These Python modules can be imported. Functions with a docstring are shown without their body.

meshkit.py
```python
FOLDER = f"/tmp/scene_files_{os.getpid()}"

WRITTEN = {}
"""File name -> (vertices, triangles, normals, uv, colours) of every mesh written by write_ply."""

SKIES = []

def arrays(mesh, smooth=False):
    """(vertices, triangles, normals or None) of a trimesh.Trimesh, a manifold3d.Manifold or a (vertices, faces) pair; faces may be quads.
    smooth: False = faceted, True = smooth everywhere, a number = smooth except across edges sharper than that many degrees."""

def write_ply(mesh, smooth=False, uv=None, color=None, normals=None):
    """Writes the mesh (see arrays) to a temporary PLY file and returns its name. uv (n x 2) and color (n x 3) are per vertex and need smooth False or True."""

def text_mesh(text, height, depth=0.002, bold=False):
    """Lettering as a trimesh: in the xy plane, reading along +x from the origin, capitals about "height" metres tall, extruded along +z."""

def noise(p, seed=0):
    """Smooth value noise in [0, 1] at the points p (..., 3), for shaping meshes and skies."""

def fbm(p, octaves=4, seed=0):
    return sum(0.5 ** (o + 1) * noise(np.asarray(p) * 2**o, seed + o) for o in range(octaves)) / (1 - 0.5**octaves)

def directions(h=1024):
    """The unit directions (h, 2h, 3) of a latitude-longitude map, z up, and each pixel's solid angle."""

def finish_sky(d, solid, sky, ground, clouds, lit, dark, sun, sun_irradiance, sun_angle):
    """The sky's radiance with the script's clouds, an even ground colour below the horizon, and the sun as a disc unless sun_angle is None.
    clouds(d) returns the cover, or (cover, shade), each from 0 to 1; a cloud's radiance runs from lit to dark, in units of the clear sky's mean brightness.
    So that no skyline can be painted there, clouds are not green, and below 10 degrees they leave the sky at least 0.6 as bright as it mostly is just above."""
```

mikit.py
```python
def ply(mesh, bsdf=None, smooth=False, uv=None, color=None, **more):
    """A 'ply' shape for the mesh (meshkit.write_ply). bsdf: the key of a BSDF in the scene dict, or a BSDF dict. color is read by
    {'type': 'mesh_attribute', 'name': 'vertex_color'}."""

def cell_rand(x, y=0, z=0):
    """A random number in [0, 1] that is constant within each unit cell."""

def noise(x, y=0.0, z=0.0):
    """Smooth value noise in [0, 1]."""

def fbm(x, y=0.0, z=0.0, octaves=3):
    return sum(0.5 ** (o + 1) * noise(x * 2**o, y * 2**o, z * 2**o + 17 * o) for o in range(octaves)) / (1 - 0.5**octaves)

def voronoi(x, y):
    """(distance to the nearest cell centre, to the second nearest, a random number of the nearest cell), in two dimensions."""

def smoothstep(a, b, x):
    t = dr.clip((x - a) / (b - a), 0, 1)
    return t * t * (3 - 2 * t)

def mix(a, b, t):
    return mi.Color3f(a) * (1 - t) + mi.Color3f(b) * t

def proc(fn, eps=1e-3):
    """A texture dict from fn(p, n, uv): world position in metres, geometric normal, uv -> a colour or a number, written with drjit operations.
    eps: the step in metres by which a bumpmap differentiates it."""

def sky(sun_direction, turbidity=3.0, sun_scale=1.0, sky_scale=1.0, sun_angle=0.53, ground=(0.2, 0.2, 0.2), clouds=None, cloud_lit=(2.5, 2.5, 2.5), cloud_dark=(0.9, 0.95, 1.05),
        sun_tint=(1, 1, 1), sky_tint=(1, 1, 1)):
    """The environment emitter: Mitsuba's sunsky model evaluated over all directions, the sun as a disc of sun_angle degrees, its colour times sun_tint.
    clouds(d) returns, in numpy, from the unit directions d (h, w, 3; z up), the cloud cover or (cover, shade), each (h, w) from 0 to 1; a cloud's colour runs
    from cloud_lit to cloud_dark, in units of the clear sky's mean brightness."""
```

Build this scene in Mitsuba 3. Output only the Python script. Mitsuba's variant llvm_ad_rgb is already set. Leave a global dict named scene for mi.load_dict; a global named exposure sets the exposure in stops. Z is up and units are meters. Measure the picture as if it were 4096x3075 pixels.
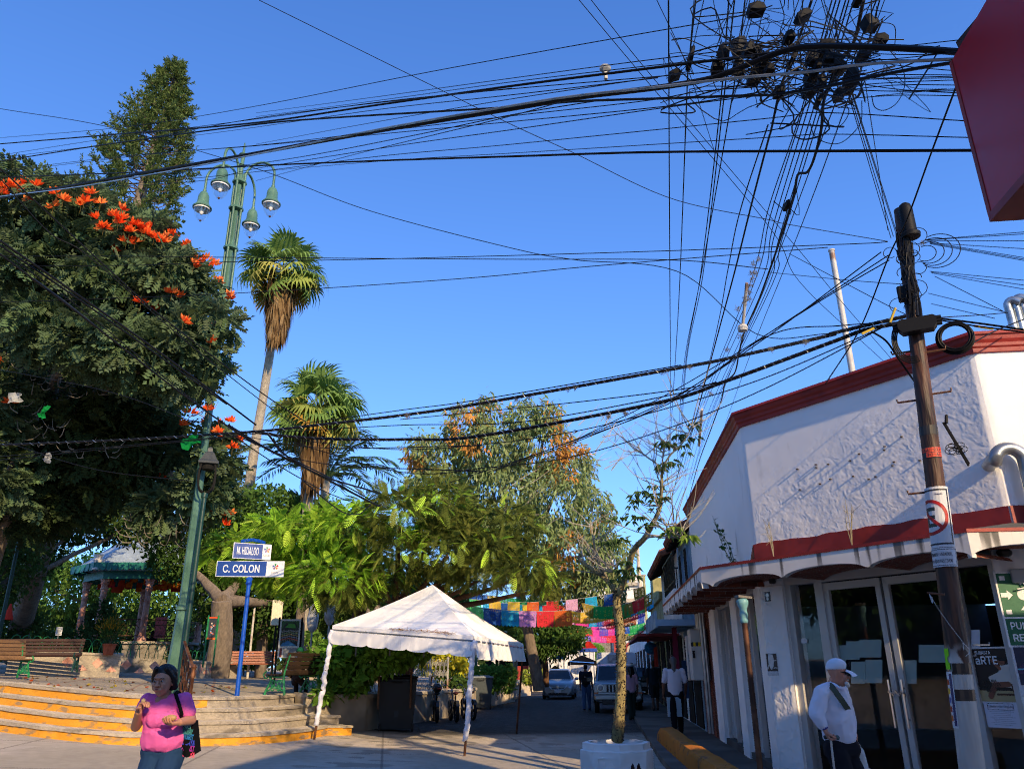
import math, numpy as np, trimesh, mitsuba as mi, drjit as dr, mikit, meshkit
import manifold3d as m3
from shapely.geometry import Polygon, LineString, Point, box as sbox, MultiPolygon
from shapely.ops import unary_union
from mikit import noise, fbm, smoothstep, voronoi, cell_rand
def _c3(a): return mi.Color3f(*[float(x) for x in a]) if isinstance(a, (np.ndarray, tuple, list)) else a
def mix(a, b, t): return _c3(a) * (1 - t) + _c3(b) * t

T = mi.ScalarTransform4f
scene, labels = {}, {}
rng = np.random.default_rng(11)
PI = math.pi

# ---------------------------------------------------------------- camera, sky, exposure
FOC, PIT, ROLL, EYE = 771.7, math.radians(20.15), math.radians(.5), 1.6
_f = np.array([0, math.cos(PIT), math.sin(PIT)])
_u = np.array([0, -math.sin(PIT), math.cos(PIT)])
_x = np.array([1., 0, 0])
CR = math.cos(ROLL) * _x - math.sin(ROLL) * _u
CU = math.cos(ROLL) * _u + math.sin(ROLL) * _x
CAM = np.array([0, 0, EYE])
_m = np.eye(4)
_m[:3, 0], _m[:3, 1], _m[:3, 2], _m[:3, 3] = -CR, CU, _f, CAM
scene['camera'] = {'type': 'perspective', 'fov': math.degrees(2 * math.atan(512 / FOC)), 'fov_axis': 'x', 'near_clip': .1, 'far_clip': 2000.,
                   'to_world': T(_m.tolist())}
SUN_AZ, SUN_EL = math.radians(152.5), math.radians(22.)
SUN = np.array([math.sin(SUN_AZ) * math.cos(SUN_EL), math.cos(SUN_AZ) * math.cos(SUN_EL), math.sin(SUN_EL)])
scene['sky_light'] = mikit.sky(SUN.tolist(), turbidity=2.0, sky_tint=(1.02, 1.5, 2.5), sun_tint=(1.0, .99, .98), ground=(.16, .15, .13))
exposure = 2.1

# ---------------------------------------------------------------- survey helpers: photograph pixels (1024 wide) to points of the place
def ray(u, v): return _f + CR * (u - 512) / FOC + CU * (384 - v) / FOC
def P(u, v, t): return CAM + ray(u, v) * t
def at_z(u, v, z=0.):
    d = ray(u, v); return CAM + d * (z - EYE) / d[2]
def at_plane(u, v, p, n):
    d = ray(u, v); return CAM + d * (np.dot(np.asarray(p) - CAM, n) / np.dot(d, n))
def proj(p):
    q = np.asarray(p) - CAM; t = q @ _f
    return 512 + FOC * (q @ CR) / t, 384 - FOC * (q @ CU) / t, t
def zg(x, y): return .034 * (np.sqrt((np.maximum(x, -30.) + 2.2) ** 2 + 1) - (np.maximum(x, -30.) + 2.2))       # the street rises to the left
def zp(x, y): return .627 - .0637 * np.maximum(x, -30.) + .0035 * y                                             # the plaza above it
def at_surf(u, v, fn):
    d = ray(u, v); t = 2.
    while t < 120 and CAM[2] + d[2] * t > fn(CAM[0] + d[0] * t, CAM[1] + d[1] * t): t += .02
    return CAM + d * t
_O = {1: (0, 500), 2: (200, 500), 3: (400, 500), 4: (575, 500), 5: (768, 500), 6: (768, 250), 7: (0, 250), 8: (225, 250), 'a': (0, 0), 'b': (256, 0), 'c': (512, 0), 'd': (768, 0)}
def zoomer(ox, oy, k): return lambda x, y: (ox + k * x, oy + k * y)
Z1, Z2, Z3, Z4, Z5, Z6, Z7, Z8, Za, Zb, Zc, Zd = [zoomer(*_O[i], .16183) for i in (1, 2, 3, 4, 5, 6, 7, 8, 'a', 'b', 'c', 'd')]
Z9, Z10, Z11, Z12 = zoomer(400, 375, .12432), zoomer(575, 225, .1768), zoomer(125, 650, .07151), zoomer(460, 585, .0972)
ZL, ZS, ZB = zoomer(75, 537.5, .08278), zoomer(212.5, 537.5, .0978), zoomer(0, 600, .06771)
ZQ, ZR, ZT, ZM = zoomer(550, 600, .10157), zoomer(660, 500, .07526), zoomer(700, 0, .0904), zoomer(725, 637.5, .07903)
ZP, ZU, ZV, ZW = zoomer(862.5, 212.5, .08278), zoomer(925, 475, .10532), zoomer(925, 625, .08654), zoomer(412.5, 625, .06781)
ZX, ZY, ZK = zoomer(537.5, 637.5, .05651), zoomer(562.5, 525, .06021), zoomer(312.5, 575, .09033)

# ---------------------------------------------------------------- mesh tools
def hexc(s):
    c = np.array([int(s[i:i + 2], 16) for i in (1, 3, 5)]) / 255.
    return np.where(c <= .04045, c / 12.92, ((c + .055) / 1.055) ** 2.4)
def nrm(v):
    v = np.asarray(v, float); return v / (np.linalg.norm(v, axis=-1, keepdims=True) + 1e-12)
def frame(d, up=(0, 0, 1)):
    """Rotation whose z column is d and whose y column leans to up."""
    z = nrm(d); up = np.asarray(up, float)
    if abs(z @ up) > .999: up = np.array([0, 1., 0]) if abs(z[1]) < .9 else np.array([1., 0, 0])
    x = nrm(np.cross(up, z)); return np.stack([x, np.cross(z, x), z], 1)
def rz(a):
    c, s = math.cos(a), math.sin(a); return np.array([[c, -s, 0], [s, c, 0], [0, 0, 1.]])
def rx(a):
    c, s = math.cos(a), math.sin(a); return np.array([[1., 0, 0], [0, c, -s], [0, s, c]])
def ry(a):
    c, s = math.cos(a), math.sin(a); return np.array([[c, 0, s], [0, 1., 0], [-s, 0, c]])
BOXV = np.array([[x, y, z] for x in (-.5, .5) for y in (-.5, .5) for z in (-.5, .5)])
BOXF = np.array([[0, 1, 3], [0, 3, 2], [4, 6, 7], [4, 7, 5], [0, 4, 5], [0, 5, 1], [2, 3, 7], [2, 7, 6], [0, 2, 6], [0, 6, 4], [1, 5, 7], [1, 7, 3]])
class MB:
    """Collects pieces of ONE part."""
    def __init__(s): s.v, s.f, s.c, s.n = [], [], [], 0
    def add(s, v, f, c=None):
        v, f = np.asarray(v, float), np.asarray(f, int)
        if f.shape[1] == 4: f = np.vstack([f[:, [0, 1, 2]], f[:, [0, 2, 3]]])
        s.v.append(v); s.f.append(f + s.n); s.n += len(v)
        s.c.append(np.broadcast_to(np.asarray((.5, .5, .5) if c is None else c, float), (len(v), 3)))
        return s
    def box(s, c, size, R=None, col=None):
        v = BOXV * np.asarray(size, float)
        return s.add((v if R is None else v @ R.T) + np.asarray(c, float), BOXF, col)
    def cbox(s, c, size, R=None, ch=.01, col=None):
        """Box with chamfered edges."""
        h = np.asarray(size, float) / 2; ch = min(ch, h.min() * .9)
        pts = np.array([[sx * (h[0] - a), sy * (h[1] - b), sz * (h[2] - d)] for sx in (-1, 1) for sy in (-1, 1) for sz in (-1, 1) for a, b, d in ((0, ch, ch), (ch, 0, ch), (ch, ch, 0))])
        return s.hull(pts if R is None else pts @ R.T, col, c)
    def hull(s, pts, col=None, at=(0, 0, 0)):
        h = trimesh.convex.convex_hull(np.asarray(pts, float)); return s.add(h.vertices + np.asarray(at), h.faces, col)
    def beam(s, a, b, w, h, up=(0, 0, 1), col=None):
        a, b = np.asarray(a, float), np.asarray(b, float); d = b - a
        return s.box((a + b) / 2, (w, h, np.linalg.norm(d)), frame(d, up), col)
    def tube(s, pts, r, n=6, col=None, cap=True):
        p = np.asarray(pts, float); m = len(p); r = np.broadcast_to(np.asarray(r, float), (m,))
        t = nrm(np.gradient(p, axis=0)); a = frame(t[0])[:, 0]; A = []
        for i in range(m):
            a = nrm(a - t[i] * (a @ t[i])); A.append(a)
        A = np.array(A); B = np.cross(t, A); ang = np.arange(n) * 2 * PI / n
        v = (p[:, None] + r[:, None, None] * (np.cos(ang)[None, :, None] * A[:, None] + np.sin(ang)[None, :, None] * B[:, None])).reshape(-1, 3)
        i, j = np.meshgrid(np.arange(m - 1), np.arange(n), indexing='ij')
        q = np.stack([i * n + j, i * n + (j + 1) % n, (i + 1) * n + (j + 1) % n, (i + 1) * n + j], -1).reshape(-1, 4)
        f = np.vstack([q[:, [0, 1, 2]], q[:, [0, 2, 3]]])
        if cap:
            v = np.vstack([v, p[0], p[-1]]); k = np.arange(n)
            f = np.vstack([f, np.stack([(k + 1) % n, k, k * 0 + m * n], 1), np.stack([k + (m - 1) * n, (k + 1) % n + (m - 1) * n, k * 0 + m * n + 1], 1)])
            if col is not None and np.ndim(col) == 2: col = np.vstack([np.repeat(col, n, 0), col[:1], col[-1:]])
        elif col is not None and np.ndim(col) == 2: col = np.repeat(col, n, 0)
        return s.add(v, f, col)
    def lathe(s, prof, at=(0, 0, 0), n=16, R=None, col=None, cap=True, sq=None):
        """prof: (radius, height) from the bottom up."""
        p = np.asarray(prof, float); ang = np.arange(n) * 2 * PI / n + PI / n
        v = np.stack([p[:, :1] * np.cos(ang), p[:, :1] * np.sin(ang), np.broadcast_to(p[:, 1:], (len(p), n))], -1).reshape(-1, 3)
        m = len(p); i, j = np.meshgrid(np.arange(m - 1), np.arange(n), indexing='ij')
        q = np.stack([i * n + j, i * n + (j + 1) % n, (i + 1) * n + (j + 1) % n, (i + 1) * n + j], -1).reshape(-1, 4)
        f = np.vstack([q[:, [0, 1, 2]], q[:, [0, 2, 3]]])
        if cap:
            k = np.arange(n); v = np.vstack([v, [[0, 0, p[0, 1]], [0, 0, p[-1, 1]]]])
            f = np.vstack([f, np.stack([(k + 1) % n, k, k * 0 + m * n], 1), np.stack([k + (m - 1) * n, (k + 1) % n + (m - 1) * n, k * 0 + m * n + 1], 1)])
        return s.add((v if R is None else v @ np.asarray(R).T) + np.asarray(at, float), f, col)
    def prism(s, poly, h, R=None, at=(0, 0, 0), z0=0., col=None):
        """poly (shapely or points) extruded along local z from z0 by h."""
        poly = poly if hasattr(poly, 'geom_type') else Polygon(poly)
        for g in getattr(poly, 'geoms', [poly]):
            if g.is_empty or g.area < 1e-9: continue
            m = trimesh.creation.extrude_polygon(g, h, engine='earcut'); v = m.vertices + [0, 0, z0]
            s.add((v if R is None else v @ np.asarray(R).T) + np.asarray(at, float), m.faces, col)
        return s
    def sheet(s, grid, col=None):
        """A grid of points (n, m, 3) as a sheet."""
        g = np.asarray(grid, float); n, m = g.shape[:2]
        i, j = np.meshgrid(np.arange(n - 1), np.arange(m - 1), indexing='ij')
        return s.add(g.reshape(-1, 3), np.stack([i * m + j, (i + 1) * m + j, (i + 1) * m + j + 1, i * m + j + 1], -1).reshape(-1, 4), col)
    def ball(s, c, r, col=None, sub=2, R=None):
        m = trimesh.creation.icosphere(subdivisions=sub); v = m.vertices * np.asarray(r, float)
        return s.add((v if R is None else v @ R.T) + np.asarray(c, float), m.faces, col)
    def text(s, txt, h, R, at, depth=.002, bold=True, center=False, col=None, sx=1.):
        m = meshkit.text_mesh(txt, h, depth, bold); v = np.array(m.vertices)
        if center: v[:, 0] -= (v[:, 0].min() + v[:, 0].max()) / 2
        v[:, 0] *= sx
        return s.add(v @ np.asarray(R).T + np.asarray(at, float), m.faces, col)
    def inst(s, tv, tf, Rm, pos, col):
        """Copies of a template (one mesh of leaves and the like)."""
        n, k = len(pos), len(tv)
        v = np.einsum('nij,kj->nki', Rm, tv) + pos[:, None]
        return s.add(v.reshape(-1, 3), (tf[None] + (np.arange(n) * k)[:, None, None]).reshape(-1, 3), np.repeat(np.broadcast_to(col, (n, 3)), k, 0))
    def arrays(s): return np.vstack(s.v), np.vstack(s.f), np.vstack(s.c)
def numbered(name):
    if name not in scene and name not in labels and not any(k.startswith(name + '__') for k in scene): return name
    i = 1
    while (k := f'{name}_{i:03d}') in scene or k in labels or k in _roots: i += 1
    return k
_roots, _count = set(), {}
def _num(full):
    i = _count.get(full, 0); _count[full] = i + 1
    return full if i == 0 else f'{full}_{i:03d}'
def thing(name, label=None, cat=None, group=None, kind=None):
    key = _num(name); labels[key] = {}
    for k, x in (('label', label), ('category', cat), ('group', group), ('kind', kind)):
        if x: labels[key][k] = x
    return key
def put(name, mb, mat, parent=None, smooth=False, label=None, kind=None):
    """One entry: a part of parent (parent__name), or with parent=None the thing that 'name' already is."""
    key = _num(f'{parent}__{name}') if parent else name
    if isinstance(mb, MB): v, f, c = mb.arrays()
    else: v, f = np.asarray(mb.vertices), np.asarray(mb.faces); c = np.full((len(v), 3), .5)
    vc = mat.startswith('vc') or mat.startswith('leaf'); mat = 'mat_' + mat
    if vc: scene[key] = mikit.ply((v, f), mat, smooth=bool(smooth), color=c)
    else: scene[key] = mikit.ply((v, f), mat, smooth=smooth)
    if label or kind:
        labels.setdefault(key, {}); labels[key].update({k: x for k, x in (('label', label), ('kind', kind)) if x})
    return key
def single(name, mb, mat, label, cat, group=None, smooth=False, kind=None):
    return put(thing(name, label, cat, group, kind), mb, mat, smooth=smooth)
def spline(pts, n):
    """Smooth curve through points (Catmull-Rom), n samples."""
    p = np.asarray(pts, float)
    if len(p) == 2: return p[0] + (p[1] - p[0]) * np.linspace(0, 1, n)[:, None]
    q = np.vstack([2 * p[0] - p[1], p, 2 * p[-1] - p[-2]]); s = np.linspace(0, len(p) - 1 - 1e-9, n); i = s.astype(int); t = (s - i)[:, None]
    a, b, c, d = q[i], q[i + 1], q[i + 2], q[i + 3]
    return .5 * (2 * b + (c - a) * t + (2 * a - 5 * b + 4 * c - d) * t ** 2 + (3 * b - a - 3 * c + d) * t ** 3)
def blob(joints, edge=.02, it=6):
    """One smooth skin over bones: joints = list of chains [(point, radius), ...]; neighbours in a chain are hulled and everything is joined."""
    ms = []
    for ch in joints:
        balls = []
        for p, r in ch:
            r = np.broadcast_to(np.asarray(r, float), (3,)); balls.append(m3.Manifold.sphere(1., 14).scale(r.tolist()).translate(np.asarray(p, float).tolist()))
        ms += [m3.Manifold.batch_hull([a, b]) for a, b in zip(balls[:-1], balls[1:])] or balls
    m = m3.Manifold.batch_boolean(ms, m3.OpType.Add).refine_to_length(edge).to_mesh()
    t = trimesh.Trimesh(m.vert_properties[:, :3], m.tri_verts, process=False); t.merge_vertices()
    trimesh.smoothing.filter_taubin(t, lamb=.5, nu=.51, iterations=it)
    return t

def leaf_frames(d, r, spread=.6):
    """Frames whose y column is the leaf's axis d and whose z column leans up."""
    d = nrm(d); up = np.array([0, 0, 1.]) + r.normal(0, spread, d.shape); x = nrm(np.cross(d, up)); return np.stack([x, d, np.cross(x, d)], 2)
LEAFV, LEAFF = np.array([[0, 0, 0], [-.5, .45, .06], [0, .5, -.03], [.5, .45, .06], [0, 1., -.02]]), np.array([[0, 2, 1], [0, 3, 2], [2, 4, 1], [2, 3, 4]])
LEAF2 = np.array([[0, 2, 1], [0, 3, 2]])
LEAF2V = np.array([[0, 0, 0], [-.5, .5, .05], [0, 1., 0], [.5, .5, .05]])
def leaf_pack(mb, pos, d, L, wd, col, r, jit=.22, cheap=True, spread=.6):
    """Single leaves at pos along d, length L, width wd, colours varying a little."""
    n = len(pos); R = leaf_frames(d, r, spread); s = L * r.uniform(.7, 1.25, n)
    R = R * np.stack([wd / L * s, s, s], 1)[:, None, :]
    c = np.clip(np.asarray(col) * r.uniform(1 - jit, 1 + jit, (n, 1)) * r.uniform(.9, 1.1, (n, 3)), 0, 1)
    return mb.inst(LEAF2V if cheap else LEAFV, LEAF2 if cheap else LEAFF, R, np.asarray(pos), c)

# ---------------------------------------------------------------- materials
def rgb(c): return {'type': 'rgb', 'value': [float(x) for x in (hexc(c) if isinstance(c, str) else np.broadcast_to(c, 3))]}
def tex(c): return mikit.proc(c) if callable(c) else rgb(c) if not isinstance(c, dict) else c
def mat(name, color, rough=.6, metallic=0., bump=None, bscale=1., spec=.4, clearcoat=0., sheen=0.):
    b = {'type': 'principled', 'base_color': tex(color), 'roughness': tex(rough) if callable(rough) else float(rough), 'metallic': float(metallic), 'specular': float(spec)}
    if clearcoat: b.update(clearcoat=float(clearcoat), clearcoat_gloss=.9)
    if sheen: b['sheen'] = float(sheen)
    if bump is not None: b = {'type': 'bumpmap', 'arbitrary': mikit.proc(bump, .003), 'scale': float(bscale), 'bsdf': b}
    scene['mat_' + name] = {'type': 'twosided', 'bsdf': b}
    return name
VC = {'type': 'mesh_attribute', 'name': 'vertex_color'}
mat('vc_matte', VC, .75); mat('vc_satin', VC, .45); mat('vc_gloss', VC, .22, spec=.5); mat('vc_cloth', VC, .9, spec=.15, sheen=.3)
mat('vc_metal', VC, .35, metallic=.85); mat('vc_bark', VC, .9, spec=.2)
def leafmat(name, rough, tr, spec=.5):
    scene['mat_' + name] = {'type': 'principledthin', 'base_color': VC, 'roughness': rough, 'diff_trans': tr, 'eta': 1.4, 'spec_trans': 0., 'spec_tint': 0.}
leafmat('leaf_gloss', .38, .5); leafmat('leaf_matte', .6, .7); leafmat('leaf_film', .3, 1.0); leafmat('leaf_canvas', .85, .2)
# ---------------------------------------------------------------- procedural surfaces
def two(a, b, fx, lo=.35, hi=.65, oct=4, fz=None):
    a, b = hexc(a), hexc(b)
    fz = fx if fz is None else fz
    return lambda p, n, uv: mix(a, b, smoothstep(lo, hi, fbm(p.x * fx + 31, p.y * fx + 17, p.z * fz + 9, oct)))
def ground_color(p, n, uv):
    big = fbm(p.x * .35 + 5, p.y * .35 + 3, 0, 4); fine = fbm(p.x * 9, p.y * 9, 0, 3); spot = noise(p.x * 3.1, p.y * 3.1, 4)
    c = mix(hexc('#8c8375'), hexc('#a0968a'), smoothstep(.3, .7, big))
    c = c * (.86 + .28 * fine)
    c = mix(c, hexc('#5c574f'), .55 * smoothstep(.62, .8, spot) * smoothstep(.4, .7, big))
    # slabs cast in bays, their joints, and the cobbles further up the street
    jx = dr.abs(p.x * .32 + .05 * p.y - dr.floor(p.x * .32 + .05 * p.y) - .5); jy = dr.abs(p.y * .29 - .07 * p.x - dr.floor(p.y * .29 - .07 * p.x) - .5)
    c = mix(c, hexc('#55504a'), .6 * smoothstep(.488, .497, dr.maximum(jx, jy)))
    d1, d2, r = voronoi(p.x * 5.5, p.y * 5.5)
    cob = mix(hexc('#2b2926'), hexc('#423e38'), r) * (.45 + .55 * smoothstep(.03, .16, d2 - d1))
    return mix(c, cob, smoothstep(20.5, 22.5, p.y + 1.2 * (big - .5)) * smoothstep(-9., -7., p.x))
def ground_bump(p, n, uv): return .004 * fbm(p.x * 14, p.y * 14, 0, 3) + .006 * fbm(p.x * 1.2, p.y * 1.2, 0, 2)
mat('street_concrete', ground_color, .85, bump=ground_bump)
def paving_color(p, n, uv):
    c = mix(hexc('#786f63'), hexc('#91887a'), fbm(p.x * .8, p.y * .8, 0, 4)) * (.85 + .3 * fbm(p.x * 12, p.y * 12, 0, 2))
    gx = dr.abs(p.x * .55 + .2 * p.y - dr.floor(p.x * .55 + .2 * p.y) - .5); gy = dr.abs(p.y * .55 - .2 * p.x - dr.floor(p.y * .55 - .2 * p.x) - .5)
    return mix(c, hexc('#6e5348'), .6 * smoothstep(.47, .49, dr.maximum(gx, gy)))
mat('plaza_paving', paving_color, .8, bump=ground_bump)
def rough_conc(p, n, uv):
    c = mix(hexc('#968b7b'), hexc('#b8ac99'), fbm(p.x * 1.5, p.y * 1.5, p.z * 2, 4)) * (.7 + .6 * fbm(p.x * 28, p.y * 28, p.z * 28, 2))
    return mix(c, hexc('#5d554a'), .6 * smoothstep(.6, .75, fbm(p.x * 2.3, p.y * 2.3, p.z * 5, 3)))
mat('step_concrete', rough_conc, .9, bump=lambda p, n, uv: .008 * fbm(p.x * 22, p.y * 22, p.z * 22, 3))
def yellow_paint(p, n, uv):
    c = mix(hexc('#d98f1c'), hexc('#e6a63a'), fbm(p.x * 3, p.y * 3, p.z * 6, 3)) * (.86 + .24 * fbm(p.x * 40, p.y * 40, p.z * 40, 2))
    w = fbm(p.x * 4.5 + 3, p.y * 4.5, p.z * 9, 4)
    return mix(c, hexc('#8a7d68'), .8 * smoothstep(.53, .68, w))
mat('yellow_riser', yellow_paint, .75, bump=lambda p, n, uv: .005 * fbm(p.x * 22, p.y * 22, p.z * 22, 3))
mat('stone_wall', two('#8f8372', '#b5a892', 1.3), .9, bump=lambda p, n, uv: .02 * fbm(p.x * 5, p.y * 5, p.z * 5, 4))
mat('soil', two('#3a2d20', '#54422e', 4.), .95)

# ---------------------------------------------------------------- ground, plaza, steps, pavement
def axis(lo, hi, fine0, fine1, st): return np.unique(np.concatenate([np.linspace(lo, fine0, 12), np.arange(fine0, fine1, st), np.linspace(fine1, hi, 12)]))
gx, gy = axis(-420, 420, -30, 14, .5), axis(-300, 700, -14, 70, .8)
X, Y = np.meshgrid(gx, gy, indexing='ij')
single('street', MB().sheet(np.stack([X, Y, zg(X, Y)], -1)), 'street_concrete', 'grey concrete street that turns to dark cobbles beyond the tent', None, kind='structure', smooth=True)

EDGE = [(-30, 26.5), (-22, 22.9), (-16, 20.25), (-11.24, 18.0), (-9.08, 16.97), (-8.2, 16.62), (-7.41, 16.45), (-6.85, 16.6), (-6.4, 17.0), (-6.0, 17.6), (-5.7, 18.4), (-5.5, 19.3), (-5.35, 20.3)]
BACK = [(-4.8, 20.7), (-4.05, 21.7), (-3.75, 23.4), (-3.0, 26.2), (-2.3, 29.4), (-1.6, 34.2), (-.7, 38.5), (0.05, 43.), (1.0, 52.), (1.4, 60.), (-50, 64.), (-50, 30.)]
def dens(pts, d=.35):
    out = []
    for a, b in zip(pts[:-1], pts[1:]):
        a, b = np.array(a), np.array(b); k = max(1, int(np.linalg.norm(b - a) / d)); out += [tuple(a + (b - a) * i / k) for i in range(k)]
    return out + [tuple(pts[-1])]
PLAZA = Polygon(list(map(tuple, spline(EDGE, 90))) + BACK).buffer(0)
STEPCLIP = Polygon([(-60, 0), (-3.2, 0), (-3.2, 19.9), (-4.2, 20.3), (-5.35, 20.2), (-7, 24), (-60, 50)])
LEFTY = Polygon([(-80, 0), (-6.55, 0), (-6.0, 40), (-80, 80)])
def tilt(mb, dz=0., wob=0.):
    """Lays a part built flat onto the plaza's slope."""
    v = np.vstack(mb.v); z = zp(v[:, 0], v[:, 1]) + dz
    if wob: z = z + wob * (meshkit.fbm(v * [1.7, 1.7, 9], 3) - .5); v[:, :2] += wob * 1.6 * (np.stack([meshkit.fbm(v * 3.1 + 7, 3), meshkit.fbm(v * 3.1 + 55, 3)], 1) - .5)
    v[:, 2] += z; mb.v = [v]; mb.f = [np.vstack(mb.f)]; mb.c = [np.vstack(mb.c)]
    return mb
put(thing('plaza', 'raised plaza floor of worn concrete slabs', kind='structure'), tilt(MB().prism(PLAZA.buffer(-.3), .1, z0=-.1)), 'plaza_paving')
stair = thing('steps', 'four broad curved steps with yellow painted risers', kind='structure')
RH, TD = .2, .34
for k in range(4):
    pk = PLAZA.buffer(TD * k)
    reg = STEPCLIP if k else STEPCLIP.union(Polygon([(-4.5, 20.2), (-2, 20.2), (3, 60), (-6, 60)]))
    nose = pk.buffer(.035).difference(PLAZA.buffer(TD * (k - 1) - (.02 if k else .1))).intersection(STEPCLIP)
    nose = nose.segmentize(.12)
    put('tread', tilt(MB().prism(nose, .055, z0=-.055 - RH * k), wob=.035), 'step_concrete', stair)
    body = pk.difference(PLAZA.buffer(TD * (k - 1) - .06)).intersection(STEPCLIP)
    bottom = RH + (.25 if k == 3 else 0)
    for region, m, lab in ((LEFTY, 'yellow_riser', 'yellow painted riser'), (sbox(-100, 0, 0, 80).difference(LEFTY), 'yellow_riser' if k == 3 else 'step_concrete', 'yellow kerb band' if k == 3 else 'bare grey riser')):
        put('riser', tilt(MB().prism(body.intersection(region).segmentize(.3), bottom - .055, z0=-RH * (k + 1) - (bottom - RH)), wob=.012), m, stair, label=lab)
# stone retaining wall of the plaza along the street
wl = LineString([(-5.25, 20.3), (-4.8, 20.7), (-4.05, 21.7), (-3.75, 23.4), (-3.0, 26.2), (-2.3, 29.4), (-1.75, 33.2)])
wall = thing('plaza_wall', 'rough stone retaining wall of the plaza behind the tent', 'wall')
put('masonry', tilt(MB().prism(wl.buffer(.22, cap_style=2).segmentize(.4), 1.2, z0=-1.25), wob=.03), 'stone_wall', wall)
put('coping', tilt(MB().prism(wl.buffer(.27, cap_style=2).segmentize(.4), .09, z0=-.05), wob=.03), 'step_concrete', wall)

# the corner building's street line: s along the street, n towards its middle
C1, DS = np.array([3.77, 12.22, 0]), nrm(np.array([.1063, .9943, 0])); NS = np.array([-DS[1], DS[0], 0])
def W(s, n, z=0.): return C1 + DS * s + NS * n + np.array([0, 0, z])
CAZ = math.radians(-33.5); DCH = np.array([math.sin(CAZ), math.cos(CAZ), 0]); NCH = np.array([-DCH[1], DCH[0], 0])    # the chamfered corner, running from C2 to C1
LCH = 3.78
C2 = C1 - DCH * LCH
DR = np.array([DS[1], -DS[0], 0]); NR = np.array([-DS[0], -DS[1], 0])                                                  # the sunlit front along the cross street
kerb = MB()
pv = Polygon([tuple(W(130, -3)[:2]), tuple(W(130, 1.55)[:2]), tuple(W(3, 1.5)[:2]), tuple(W(-1.0, 1.4)[:2]), tuple((C1 - DCH * 2.2 + NCH * 1.5)[:2]), tuple((C2 + NCH * 1.2 + NR * 1.1)[:2]), tuple((C2 + DR * 12 + NR * 1.5)[:2]), tuple((C2 + DR * 12 - NR * 3)[:2]), tuple(W(1, -3)[:2])])
mat('pavement_concrete', two('#4a4742', '#5e5a53', 1.1), .85, bump=ground_bump)
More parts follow.
